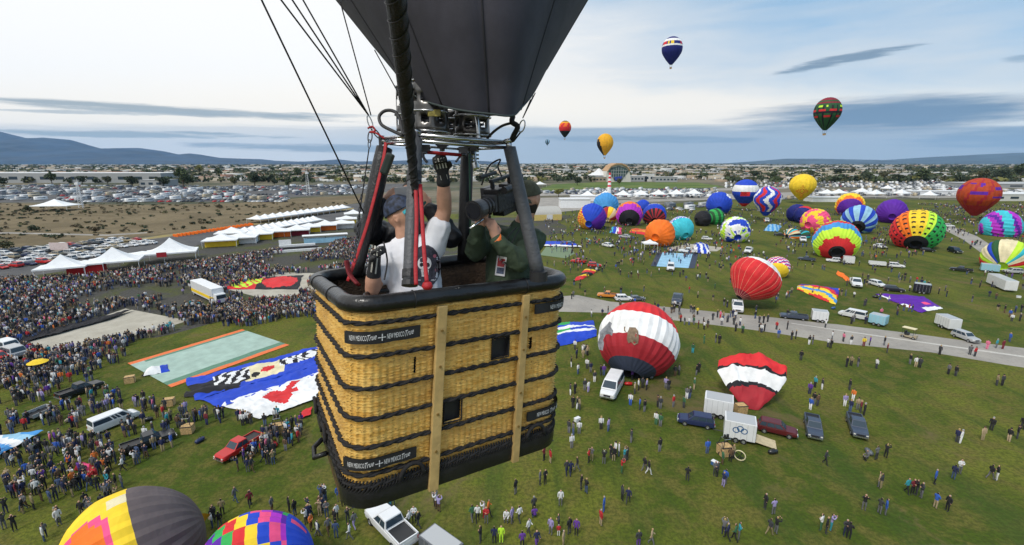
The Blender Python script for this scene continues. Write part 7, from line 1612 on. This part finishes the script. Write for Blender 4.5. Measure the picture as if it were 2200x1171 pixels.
class Fig:
    def __init__(s): s.V, s.E, s.R, s.X = [], [], [], []
    def p(s, v, r, par=None, ax=None):
        s.V.append(Vector(v)); s.R.append(r if isinstance(r, tuple) else (r, r)); s.X.append(ax or Vector((1, 0, 0))); i = len(s.V) - 1
        if par is not None: s.E.append((par, i))
        return i
    def chain(s, par, pts):
        for v, r in pts: par = s.p(v, r, par)
        return par
    def hand(s, wi, wpos, d, nrm, curl=.5, side=1, k=1.0, thick=1.0, spread=1.0):
        """palm, four fingers of different lengths and a thumb; nrm points out of the palm"""
        d = d.normalized(); nrm = (nrm - d * nrm.dot(d)).normalized(); sd = d.cross(nrm) * side
        pm = s.p(wpos + d * .05 * k, (.038 * thick, .017 * thick), wi, sd)
        for i, (off, ln, cu) in enumerate(((.030, .92, .0), (.010, 1.0, .05), (-.011, .95, .1), (-.030, .76, .18))):
            b = wpos + d * (.088 - abs(off) * .18) * k + sd * off * k * spread; j = s.p(b, .0105 * thick, pm); a = curl * .55 + cu; q_ = b
            for L_, da in ((.042, curl), (.026, curl * 1.1), (.020, curl * .8)):
                v = d * math.cos(a) + nrm * math.sin(a); q_ = q_ + v * L_ * ln * k; j = s.p(q_, .0088 * thick, j); a += da
        t0 = wpos + d * .028 * k + sd * .026 * k; t = s.p(t0, .013 * thick, pm); t1 = t0 + (d * .55 + sd * .75 + nrm * .35) * .034 * k; t = s.p(t1, .0115 * thick, t); t2 = t1 + (d * .8 + sd * .1 + nrm * .6) * .030 * k; s.p(t2, .0095 * thick, t)
    def mesh(s, root=0, sub=1):
        mb = MB(); n = 14
        for a, b in s.E:
            A, B_ = s.V[a], s.V[b]; t = B_ - A; L = max(1e-5, t.length); t = t / L; X1 = s.X[a] if s.X[a] != Vector((1, 0, 0)) else s.X[b]
            e1 = X1 - t * X1.dot(t); e1 = e1.normalized() if e1.length > .25 else t.orthogonal().normalized(); e2 = t.cross(e1); k0 = len(mb.v); rows = 0
            (ra, rb), (qa, qb) = s.R[a], s.R[b]; ma, mb_ = min(ra, rb), min(qa, qb)
            st = [(-ma * math.sin(f), math.cos(f), 0) for f in (1.45, 1.1, .75, .4)] + [(L * u_, 1, u_) for u_ in (0, .25, .5, .75, 1)] + [(L + mb_ * math.sin(f), math.cos(f), 1) for f in (.4, .75, 1.1, 1.45)]
            for z, c_, u_ in st:
                r1, r2 = (ra + (qa - ra) * u_) * c_, (rb + (qb - rb) * u_) * c_; rows += 1
                for j in range(n): an = 2 * PI * j / n; mb.v.append(tuple(A + t * z + e1 * (r1 * math.cos(an)) + e2 * (r2 * math.sin(an))))
            for i in range(rows - 1):
                for j in range(n): mb.f.append((k0 + i * n + j, k0 + i * n + (j + 1) % n, k0 + (i + 1) * n + (j + 1) % n, k0 + (i + 1) * n + j))
            mb.f.append(tuple(k0 + j for j in range(n))[::-1]); mb.f.append(tuple(k0 + (rows - 1) * n + j for j in range(n)))
        return mb
def me_vf(mb): return [Vector(v) for v in mb.v], list(mb.f)
def voxel(vs, fs, size, name, mats, parent, smooth=3):
    mb = MB(); mb.add(vs, fs); o = mb.build(name, mats, None, fixn=True); o.modifiers.new('r', 'REMESH').mode = 'VOXEL'; o.modifiers[0].voxel_size = size
    if smooth: m = o.modifiers.new('s', 'SMOOTH'); m.factor = .5; m.iterations = smooth
    dg = bpy.context.evaluated_depsgraph_get(); me = bpy.data.meshes.new_from_object(o.evaluated_get(dg)); bpy.data.objects.remove(o)
    w0 = wloc(parent); me.transform(Matrix.Translation(-w0)); me.polygons.foreach_set('use_smooth', [True] * len(me.polygons)); me.name = name
    o = bpy.data.objects.new(name, me); C.objects.link(o); o.parent = parent; return o
def cloth_part(name, figs, m, parent, size=.009, smooth=10, wr=.004, cut=None):
    vs, fs = [], []
    for me in figs:
        v, f = me_vf(me); k = len(vs); vs += v; fs += [tuple(i + k for i in q_) for q_ in f]
    o = voxel(vs, fs, size, name, [m], parent, smooth); me = o.data; w0 = wloc(parent)
    cos_ = [v.co.copy() for v in me.vertices]; nos_ = [v.normal.copy() for v in me.vertices]; out = []
    for c_, n0 in zip(cos_, nos_):                              # folds
        n_ = (1 - 2 * abs(noise.noise(Vector((c_.x * 9, c_.y * 9, c_.z * 6))))) ** 3 * .9 + .5 * noise.noise(c_ * 24); out += list(c_ + n0 * (wr * n_))
    me.vertices.foreach_set('co', out); me.update()
    if cut:
        bm = bmesh.new(); bm.from_mesh(me); bmesh.ops.delete(bm, geom=[v for v in bm.verts if cut(v.co + w0)], context='VERTS'); bm.to_mesh(me); bm.free()
        o.modifiers.new('t', 'SOLIDIFY').thickness = .003
    return o
SK1 = mat('pilot_skin', (.56, .30, .20), .55, .10, 16); SK2 = mat('skin_tan', (.50, .27, .18), .55, .10, 16)
def face_bits(par, H, c, open_=True, brow=(.05, .03, .02)):
    """eyes, brows and lips on the head; H maps the head frame to the world"""
    me_ = mat('eye_white', (.6, .58, .55), .3, 0); mi_ = mat('iris', (.05, .03, .02), .2, 0)
    for s in (-1, 1):
        mb = MB(); mb.lathe([(.0001, .0098), (.005, .0085), (.0085, .005), (.0098, 0), (.0085, -.005), (.0001, -.0098)], 10, M=H, c=c + H @ Vector((s * .030, .078, .007))); mb.build('eye', me_, par, smooth=True)
        mb = MB(); mb.lathe([(.0001, .0015), (.0042, .0005), (.0045, -.001)], 10, M=H @ Matrix.Rotation(-PI / 2, 3, 'X'), c=c + H @ Vector((s * .030, .0878, .007))); mb.build('iris', mi_, par, smooth=True)
        mb = MB(); mb.tube([c + H @ Vector(p) for p in ((s * .014, .100, .027), (s * .030, .099, .032), (s * .047, .086, .027))], [.003, .004, .002], 6); mb.build('eyebrow', mat('brow', brow, .8, 0), par, smooth=True)
    mb = MB(); mb.tube([c + H @ Vector(p) for p in ((-.022, .090, -.062), (-.008, .100, -.060), (.008, .100, -.060), (.022, .090, -.062))], [.0025, .0045, .0045, .0025], 6); mb.build('lips', mat('lip', (.42, .15, .12), .5, 0), par, smooth=True)
def cap(par, H, c, m, vm, lift=.0, brim=True, yaw=0.0):
    mb = MB(); R_ = Matrix.Rotation(yaw, 3, 'Z')
    def fn(a, b):
        th = 2 * PI * a; ph = .60 * PI * b; x, y, z = math.sin(ph) * math.sin(th), math.sin(ph) * math.cos(th), math.cos(ph)
        seam = 1 - .012 * abs(math.cos(3 * th)) ** 20
        return c + H @ (R_ @ Vector((x * .088 * seam, y * .110 * seam, max(.012, z * .118 * (1 if z > 0 else .6)) + .016 + lift)))
    mb.grid(fn, 36, 12); o = mb.build('cap', m, par, smooth=True)
    if brim:
        mb = MB()
        def bf(a, b, dz=0): th = (a - .5) * 2.1; r = .104 + .075 * b * math.cos(th * .75); return c + H @ (R_ @ Vector((math.sin(th) * r * .86, math.cos(th) * r, .026 + lift - .018 * b - .016 * (abs(a - .5) * 2) ** 2 + dz)))
        mb.grid(lambda a, b: bf(a, b), 16, 5); mb.grid(lambda a, b: bf(a, b, -.005), 16, 5); mb.build('cap_brim', vm, o, smooth=True)
    return o
def body(e, hc, H, joints, hands, skin, rscale=1.0, vox=.007):
    """joints: dict of world points; one continuous skin surface with head, fingers and legs"""
    J = joints; f = Fig(); k = rscale
    pel = f.p(J['pel'], (.125 * k, .10 * k)); wst = f.p(J['pel'].lerp(J['chs'], .4), (.125 * k, .095 * k), pel); chs = f.p(J['chs'], (.145 * k, .10 * k), wst)
    nk = f.p(J['nck'], .058 * k, chs); f.p(hc - (H @ Vector((0, .01, .05))), .058 * k, nk)
    for s in 'LR':
        sh = f.p(J['sh' + s], .062 * k, chs); m_ = J['sh' + s].lerp(J['el' + s], .45); a = f.p(m_, .052 * k, sh); el = f.p(J['el' + s], .042 * k, a); b = f.p(J['el' + s].lerp(J['wr' + s], .35), .044 * k, el); w_ = f.p(J['wr' + s], (.028 * k, .026 * k), b)
        f.hand(w_, J['wr' + s], *hands[s])
        h = f.p(J['hi' + s], .085 * k, pel); kn = f.p(J['kn' + s], .056 * k, h); an = f.p(J['an' + s], .040 * k, kn); f.p(J['an' + s] + Vector((0, -.13, -.03)), .035 * k, an)
    v, fc = me_vf(f.mesh(0, 2)); hv, hf = head_verts(); n = len(v); v += [hc + H @ p for p in hv]; fc += [tuple(i + n for i in q_) for q_ in hf]
    return voxel(v, fc, vox, 'body', [skin], e, 4)
def torso_fig(J, r=1.0, sleeve=1.0, arms='LR', hem=0.0):
    f = Fig(); dn = (J['pel'] - J['chs']).normalized()
    a = f.p(J['pel'] + dn * hem, (.150 * r, .122 * r)); b = f.p(J['pel'].lerp(J['chs'], .5), (.150 * r, .125 * r), a); c = f.p(J['chs'], (.160 * r, .118 * r), b); f.p(J['nck'].lerp(J['chs'], .25), .075 * r, c)
    for s in arms:
        sh = f.p(J['sh' + s], .078 * r, c); L_ = J['el' + s] - J['sh' + s]
        if sleeve <= 1: f.p(J['sh' + s] + L_ * .45 * sleeve, .070 * r, sh); f.p(J['sh' + s] + L_ * sleeve * .62, .068 * r, len(f.V) - 1)
        else:
            m_ = f.p(J['sh' + s] + L_ * .5, .070 * r, sh); el = f.p(J['el' + s], .062 * r, m_); m2 = f.p(J['el' + s].lerp(J['wr' + s], .5), .054 * r, el); f.p(J['el' + s].lerp(J['wr' + s], .93), .042 * r, m2)
    return f.mesh(0, 2)
def legs_fig(J, r=1.0):
    f = Fig(); a = f.p(J['pel'] + Vector((0, 0, .06)), (.135 * r, .115 * r))
    for s in 'LR': h = f.p(J['hi' + s], .10 * r, a); k = f.p(J['kn' + s], .072 * r, h); f.p(J['an' + s], .060 * r, k)
    return f.mesh(0, 2)
def stand(J, cx, cy, w_=.10):
    """hips to ankles standing on the basket floor under the pelvis"""
    fl = bl(cx, cy, .05); dz = J['pel'].z - fl.z
    for s, g in (('L', 1), ('R', -1)):
        o = Vector((g * w_, 0, 0)); J['hi' + s] = J['pel'] + o + Vector((0, 0, -.06)); J['an' + s] = Vector((fl.x, fl.y, fl.z + .06)) + o * 1.1; J['kn' + s] = J['hi' + s].lerp(J['an' + s], .52) + Vector((0, -.03, 0))
    return J
def shoes(e, J):
    for s in 'LR':
        mb = MB(); a = J['an' + s]; mb.tube([a + Vector((0, .07, -.02)), a + Vector((0, .03, -.02)), a + Vector((0, -.06, -.025)), a + Vector((0, -.15, -.035)), a + Vector((0, -.19, -.04))], [.03, .048, .045, .042, .02], 10); mb.build('shoe', MBk, e, smooth=True)
# ---------------- pilot: white printed t-shirt, right hand on the red bar, left fist up
e = empty('person', bl(.5, .5, .05)); tag(e, 'pilot in white printed t-shirt and blue cap, gloved hand raised to the red burner bar', 'person'); bpy.context.view_layer.update()
hc = P(864, 462, 2.92); H = frame(Vector((.80, -.22, .42)), Vector((-.42, .05, .90)))
J = dict(pel=P(902, 700, 2.98), chs=P(884, 556, 2.97), nck=P(872, 518, 2.95), shR=P(828, 552, 2.96), shL=P(930, 528, 2.98), elL=P(955, 452, 2.93), wrL=P(952, 372, 2.82), elR=P(800, 622, 2.86), wrR=P(805, 562, 2.78))
stand(J, .52, .52)
hands = {'L': (P(944, 338, 2.76) - J['wrL'], -CF, 1.0, 1, 1.0, 1.12, 1.0), 'R': (P(809, 530, 2.72) - J['wrR'], Vector((.7, -.3, .0)), 1.45, -1, 1.0, 1.12, 1.0)}
body(e, hc, H, J, hands, SK1, 1.08); face_bits(e, H, hc, brow=(.25, .2, .15))
shirt_m = mat('tshirt_white', (.74, .74, .78), .85, .05, 8, bump=.1, bscale=60)
cloth_part('shirt', [torso_fig(J, 1.12, .85, hem=.02)], shirt_m, e, wr=.007)
cloth_part('trousers', [legs_fig(J)], cm('denim'), e, .014)
shoes(e, J)
cap(e, H, hc, mat('cap_pattern', (.02, .03, .06), .7, .9, 34), mat('cap_teal', (.03, .32, .38), .6, .3, 20))
for s in 'LR':                                                                  # gloves with pale bones and wrist band
    f = Fig(); el, wr = J['el' + s], J['wr' + s]; d = (wr - el).normalized(); a = f.p(wr - d * (.09 if s == 'R' else .055), .044); w_ = f.p(wr, .036, a); hh = list(hands[s]); hh[5] = 1.32; f.hand(w_, wr, *hh)
    g = cloth_part('glove', [f.mesh(0, 1)], mat('glove_black', (.014, .014, .016), .7, .1, 30), e, .0055, 2, wr=.0004)
    bm_ = mat('bone_print', (.58, .56, .50), .7, 0); tr = BVHTree.FromPolygons([tuple(v.co + wloc(e)) for v in g.data.vertices], [tuple(p.vertices) for p in g.data.polygons])
    dd = hands[s][0].normalized(); sx = dd.cross(CF).normalized(); vw = (wr - CAMP).normalized()
    for i, off in enumerate((-.027, -.009, .009, .027)):
        for t0, t1 in (((.045, .078), (.088, .112)) if s == 'R' else ((.03, .062), (.072, .095))):
            q_ = []
            for t, w2 in ((t0, .0042), (t1, .0042)):
                for sg in ((-1, 1) if t == t0 else (1, -1)):
                    o_ = wr + dd * t + sx * (off + sg * w2); hit = tr.ray_cast(o_ - vw * .2, vw); q_.append((hit[0] - vw * .0012) if hit[0] is not None else o_)
            mb = MB(); mb.add(q_, [(0, 1, 2, 3)]); mb.build('bone_print', bm_, g)
    if s == 'R':
        for off in (-.014, .014):
            q_ = []
            for t, sg in ((-.085, -1), (-.085, 1), (.03, 1), (.03, -1)):
                o_ = wr + dd * t + sx * (off + sg * .0045); hit = tr.ray_cast(o_ - vw * .2, vw); q_.append((hit[0] - vw * .0012) if hit[0] is not None else o_)
            mb = MB(); mb.add(q_, [(0, 1, 2, 3)]); mb.build('bone_print', bm_, g)
    else:
        q_ = []
        for t, o2 in ((-.042, -.020), (-.042, .022), (-.012, .022), (-.012, -.020)):
            o_ = wr + dd * t + sx * o2; hit = tr.ray_cast(o_ - vw * .2, vw); q_.append((hit[0] - vw * .002) if hit[0] is not None else o_)
        mb = MB(); mb.add(q_, [(0, 1, 2, 3)]); mb.build('wrist_label', bm_, g)
# flat print on the shirt
def print_on(par, target, name, shapes, m, c, sc_m, off=.0022):
    tr = BVHTree.FromPolygons([tuple(v.co + wloc(par)) for v in target.data.vertices], [tuple(p.vertices) for p in target.data.polygons]); mb = MB()
    for pts in shapes:
        vs, fs = subdiv2(pts, [tuple(range(len(pts)))], .035 / sc_m * .6); out = []
        for x, y, *_ in vs:
            o_ = c + Vector((1, 0, 0)) * x * sc_m + CU * y * sc_m; vw = (o_ - CAMP).normalized(); hit = tr.ray_cast(o_ - vw * .4, vw); out.append((hit[0] - vw * off) if hit[0] is not None else o_)
        mb.add(out, fs)
    return mb.build(name, m, par)
def ell(cx, cy, rx, ry, n=18): return [(cx + rx * math.cos(2 * PI * i / n), cy + ry * math.sin(2 * PI * i / n)) for i in range(n)]
shirt = next(o for o in e.children if o.name.startswith('shirt')); pc = P(914, 572, 2.86); s1 = .00286
print_on(e, shirt, 'print_oval', [ell(0, 0, 33, 46)], mat('print_dark', (.03, .03, .045), .8, .5, 60), pc, s1)
print_on(e, shirt, 'print_skull', [ell(-2, 6, 15, 15), [(-10, -8), (7, -8), (6, -22), (-8, -22)]], mat('print_white', (.62, .60, .60), .8, 0), pc, s1, .0036)
print_on(e, shirt, 'print_eye', [ell(-8, 3, 4.4, 4.6), ell(5, 3, 4.4, 4.6), [(-3, -5), (0, -5), (-1.5, -1)]] + [[(-8 + k * 3.2, -12), (-7.2 + k * 3.2, -12), (-7.2 + k * 3.2, -20), (-8 + k * 3.2, -20)] for k in range(5)], mat('print_black', (.012, .012, .016), .8, 0), pc, s1, .005)
print_on(e, shirt, 'print_flower', [ell(-22, 20, 4, 4, 8), ell(20, 22, 4, 4, 8), ell(24, -8, 3.4, 4, 8), ell(-24, -10, 3.4, 4, 8), ell(-2, 28, 4, 3, 8)], mat('print_rose', (.35, .10, .14), .8, 0), pc, s1, .0036)
print_on(e, shirt, 'print_scroll', [[(-27 + 3 * math.cos(a) + r, 5 + 3 * math.sin(a)) for a in (0, 2, 4)] for r in (0, 52)] + [ell(16, -30, 5, 2, 8), ell(-14, -30, 5, 2, 8), ell(0, -36, 6, 2, 8)], mat('print_grey', (.35, .38, .42), .8, 0), pc, s1, .0036)
# ---------------- man behind him: dark jacket, phone held to his face
e = empty('person', bl(.45, .95, .05)); tag(e, 'man in dark jacket behind the pilot, both hands holding a phone to his face', 'person'); bpy.context.view_layer.update()
hc = P(884, 424, 3.36); H = frame(Vector((-.05, -.95, .25)), Vector((0, .25, 1)))
J = dict(pel=P(885, 640, 3.45), chs=P(884, 525, 3.42), nck=P(884, 476, 3.42), shR=P(816, 502, 3.42), shL=P(946, 504, 3.44), elR=P(786, 494, 3.15), wrR=P(822, 436, 3.10), elL=P(968, 508, 3.2), wrL=P(922, 446, 3.14))
stand(J, .5, 1.0)
hands = {'R': (P(850, 404, 3.10) - J['wrR'], Vector((.5, .5, -.2)), .5, 1, 1.0, 1.0, 1.0), 'L': (P(903, 414, 3.12) - J['wrL'], Vector((-.5, .5, -.2)), .5, -1, 1.0, 1.0, 1.0)}
body(e, hc, H, J, hands, SK2); face_bits(e, H, hc)
cloth_part('jacket', [torso_fig(J, 1.16, 2)], mat('jacket_black', (.016, .017, .022), .55, .2, 10, bump=.3, bscale=25), e, wr=.014)
cloth_part('trousers', [legs_fig(J)], cm('charcoal'), e, .014); shoes(e, J)
mb = MB(); mb.grid(lambda a, b: hc + H @ (Vector((math.sin(2 * PI * a) * math.sin(b * 1.5) * .083, (math.cos(2 * PI * a) * math.sin(b * 1.5) * .106) - .008, math.cos(b * 1.5) * .128)) * (1 + .02 * noise.noise(Vector((a * 20, b * 9, 0))))), 30, 8); mb.build('hair', hm_('dark'), e, smooth=True)
ph_ = P(872, 413, 3.08); pe = tag(MB().box(ph_, (.075, .012, .145), M=Matrix.Rotation(PI / 2 - .1, 3, 'Y')).build('phone', mat('phone_pale', (.35, .36, .38), .3, 0), None, bevel=.004), 'pale phone held up by the man in the dark jacket', 'phone')
# ---------------- camera man: green jacket, cap, beard
e = empty('person', bl(1.2, .6, .05)); tag(e, 'camera man in dark green jacket and olive cap with a camera on his shoulder', 'person'); bpy.context.view_layer.update()
hc = P(1134, 428, 3.26); H = frame(Vector((-.72, -.66, -.12)), Vector((-.05, 0, 1)))
J = dict(pel=P(1090, 668, 3.26), chs=P(1100, 536, 3.26), nck=P(1120, 486, 3.27), shR=P(1052, 502, 3.34), shL=P(1146, 516, 3.24), elR=P(1022, 540, 3.12), wrR=P(1028, 488, 2.98), elL=P(1112, 562, 3.02), wrL=P(1066, 514, 2.94))
stand(J, 1.15, .62)
hands = {'R': (P(1036, 462, 2.94) - J['wrR'], Vector((.2, .9, .4)), .55, -1, 1.0, 1.0, 1.0), 'L': (P(1058, 484, 2.92) - J['wrL'], Vector((-.5, .6, .3)), .85, -1, 1.0, 1.0, 1.0)}
body(e, hc, H, J, hands, SK2); face_bits(e, H, hc)
jk = cloth_part('jacket', [torso_fig(J, 1.10, 2, hem=.02)], mat('jacket_green', (.040, .062, .034), .85, .18, 9, bump=.3, bscale=40), e, wr=.011)
cloth_part('trousers', [legs_fig(J)], cm('charcoal'), e, .014); shoes(e, J)
om_ = mat('cap_olive', (.055, .058, .034), .85, .25, 20, bump=.3, bscale=60); cap(e, H, hc, om_, om_, yaw=0)
mb = MB()
def bfn(a, b):                                                                    # beard wraps the jaw
    th = (a - .5) * 3.6; x, y = math.sin(th), math.cos(th); z = -.028 - .085 * b; w2 = math.sqrt(max(.02, 1 - (z / .128) ** 2))
    return hc + H @ Vector((x * .082 * w2 * (1 + .12 * z / .12), y * .104 * w2 + .004 + (.016 * math.exp(-(x / .3) ** 2) if y > 0 else 0), z - .010 * math.exp(-(th / .5) ** 2) * (1 - b) * 3 - .004 + .003 * noise.noise(Vector((a * 30, b * 9, 0)))))
mb.grid(bfn, 26, 7); mb.build('beard', hm_('dark'), e, smooth=True)
# wrist band, badge, lanyard
el, wr = J['elL'], J['wrL']; d = (wr - el).normalized(); mb = MB(); mb.tube([wr - d * .025, wr + d * .008], .043, 14); mb.build('wrist_band', mat('band_orange', (.75, .16, .02), .5, 0), e, smooth=True)
def quad_on(name, pts, m, off): return print_on(e, jk, name, [pts], m, P(1076, 570, 3.12), .00312, off)
quad_on('badge', [(-13, -21), (8, -24), (13, 17), (-8, 21)], mat('badge_white', (.62, .62, .64), .35, 0), .010)
quad_on('badge_print', [(-8, -2), (7, -4), (9, 13), (-6, 16)], mat('badge_red', (.45, .03, .04), .5, .3, 90), .013)
quad_on('badge_print', [(-10, -17), (6, -19), (7, -6), (-8, -4)], mat('badge_blue', (.05, .07, .13), .5, .8, 120), .013)
mb = MB(); mb.tube(spline([P(1118, 490, 3.10), P(1106, 510, 3.05), P(1090, 540, 3.04), P(1078, 556, 3.05)], 6), .004, 6); mb.tube(spline([P(1110, 488, 3.12), P(1090, 512, 3.05), P(1078, 548, 3.05)], 6), .004, 6); mb.build('lanyard', mat('lanyard', (.02, .02, .02), .7, 0), e, smooth=True)
# ---------------- shoulder video camera
cc0 = P(1078, 424, 3.08); ax = Vector((-.50, -.85, -.14)).normalized(); cH = frame(ax, Vector((0, 0, 1)))
ce = empty('video_camera', cc0); tag(ce, 'black shoulder video camera with big lens carried by the camera man', 'video camera'); bpy.context.view_layer.update()
MCb = mat('camera_black', (.016, .016, .019), .42, .25, 25, bump=.3, bscale=50); MCg = mat('camera_grey', (.06, .062, .07), .4, .2, 20)
def cb(name, c, d, m=MCb, bev=.006, par=None): mb = MB(); mb.box(cc0 + cH @ Vector(c), d, M=cH); return mb.build(name, m, par or ce, bevel=bev)
bo_ = cb('body', (0, -.02, 0), (.11, .30, .15)); cb('battery', (0, -.20, -.01), (.10, .06, .13), MCg); cb('front_block', (0, .13, -.01), (.095, .05, .11), MCg)
cb('handle', (0, .0, .125), (.028, .24, .022)); cb('handle_post', (0, .10, .098), (.024, .022, .045)); cb('handle_post', (0, -.11, .098), (.024, .022, .045)); cb('shoulder_pad', (0, -.04, -.095), (.09, .20, .035))
def cyl_c(name, y0, y1, r0, r1, m, z=-.015, x=0, n=20, par=None):
    mb = MB(); a, b = cc0 + cH @ Vector((x, y0, z)), cc0 + cH @ Vector((x, y1, z)); mb.tube([a, b], [r0, r1], n); return mb.build(name, m, par or ce, smooth=False)
ln = cyl_c('lens', .15, .25, .046, .048, MCb)
for y0, y1, r in ((.17, .185, .052), (.21, .222, .053), (.25, .31, .058)): cyl_c('lens_ring', y0, y1, r, r * 1.02, MCg, par=ln)
cyl_c('lens_hood', .31, .335, .060, .064, MCb, par=ln); cyl_c('lens_glass', .332, .337, .050, .050, mat('lens_glass', (.01, .012, .02), .05, 0), par=ln)
cyl_c('viewfinder', .02, .12, .022, .024, MCb, z=.07, x=-.095); cb('viewfinder_arm', (-.06, .06, .09), (.07, .02, .02)); cb('monitor', (.085, .02, .03), (.05, .13, .09), MCg); cb('blue_label', (.112, .0, .045), (.004, .10, .05), mat('blue_label', (.03, .05, .30), .4, 0), .001)
cb('side_panel', (.058, -.07, .01), (.012, .16, .11), MCg); 
for k in range(5): cb('button', (.066, -.13 + k * .028, -.02), (.008, .012, .01), mat('button_pale', (.35, .35, .36), .4, 0), .001)
cb('grip', (.07, .10, -.09), (.035, .07, .09)); cb('receiver', (-.02, -.19, .085), (.07, .05, .07)); cyl_c('microphone', .02, .20, .012, .012, MBk, z=.165, x=.02)
mb = MB(); mb.tube(spline([cc0 + cH @ Vector(p) for p in ((0, -.02, .135), (.01, .0, .20), (-.03, .03, .25), (.03, .06, .22), (.05, .10, .16), (.07, .12, .10))], 6), .0055, 7); mb.build('cable', MBk, ce, smooth=True)
mb = MB(); mb.tube(spline([cc0 + cH @ Vector(p) for p in ((.05, -.18, .05), (.09, -.12, -.02), (.08, -.02, -.10), (.05, .10, -.06))], 6), .005, 7); mb.build('cable', MBk, ce, smooth=True)
mb = MB(); mb.tube([cc0 + cH @ Vector((.0, .14, -.075)), cc0 + cH @ Vector((.02, .36, -.12))], .008, 8); mb.build('support_rod', MSteel, ce, smooth=True)
# ------------------------------------------------------------------ labels that still coincide: tell them apart by place
seen = {}
for o in list(C.objects):
    if o.parent is None and o.get('label') and o.get('category'): seen.setdefault(o['label'], []).append(o)
for lab, os_ in seen.items():
    if len(os_) < 2: continue
    os_.sort(key=lambda o: o.location.x / max(1.0, o.location.y))
    for i, o in enumerate(os_):
        ext = f", {ordn(i)} from left"
        base = lab.split()
        o['label'] = ' '.join(base[:16 - len(ext.split()) + 1]).rstrip(',') + ext
for o in C.objects:
    if o.get('label') and len(o['label'].split()) > 16: o['label'] = ' '.join(o['label'].split()[:16]).rstrip(',')
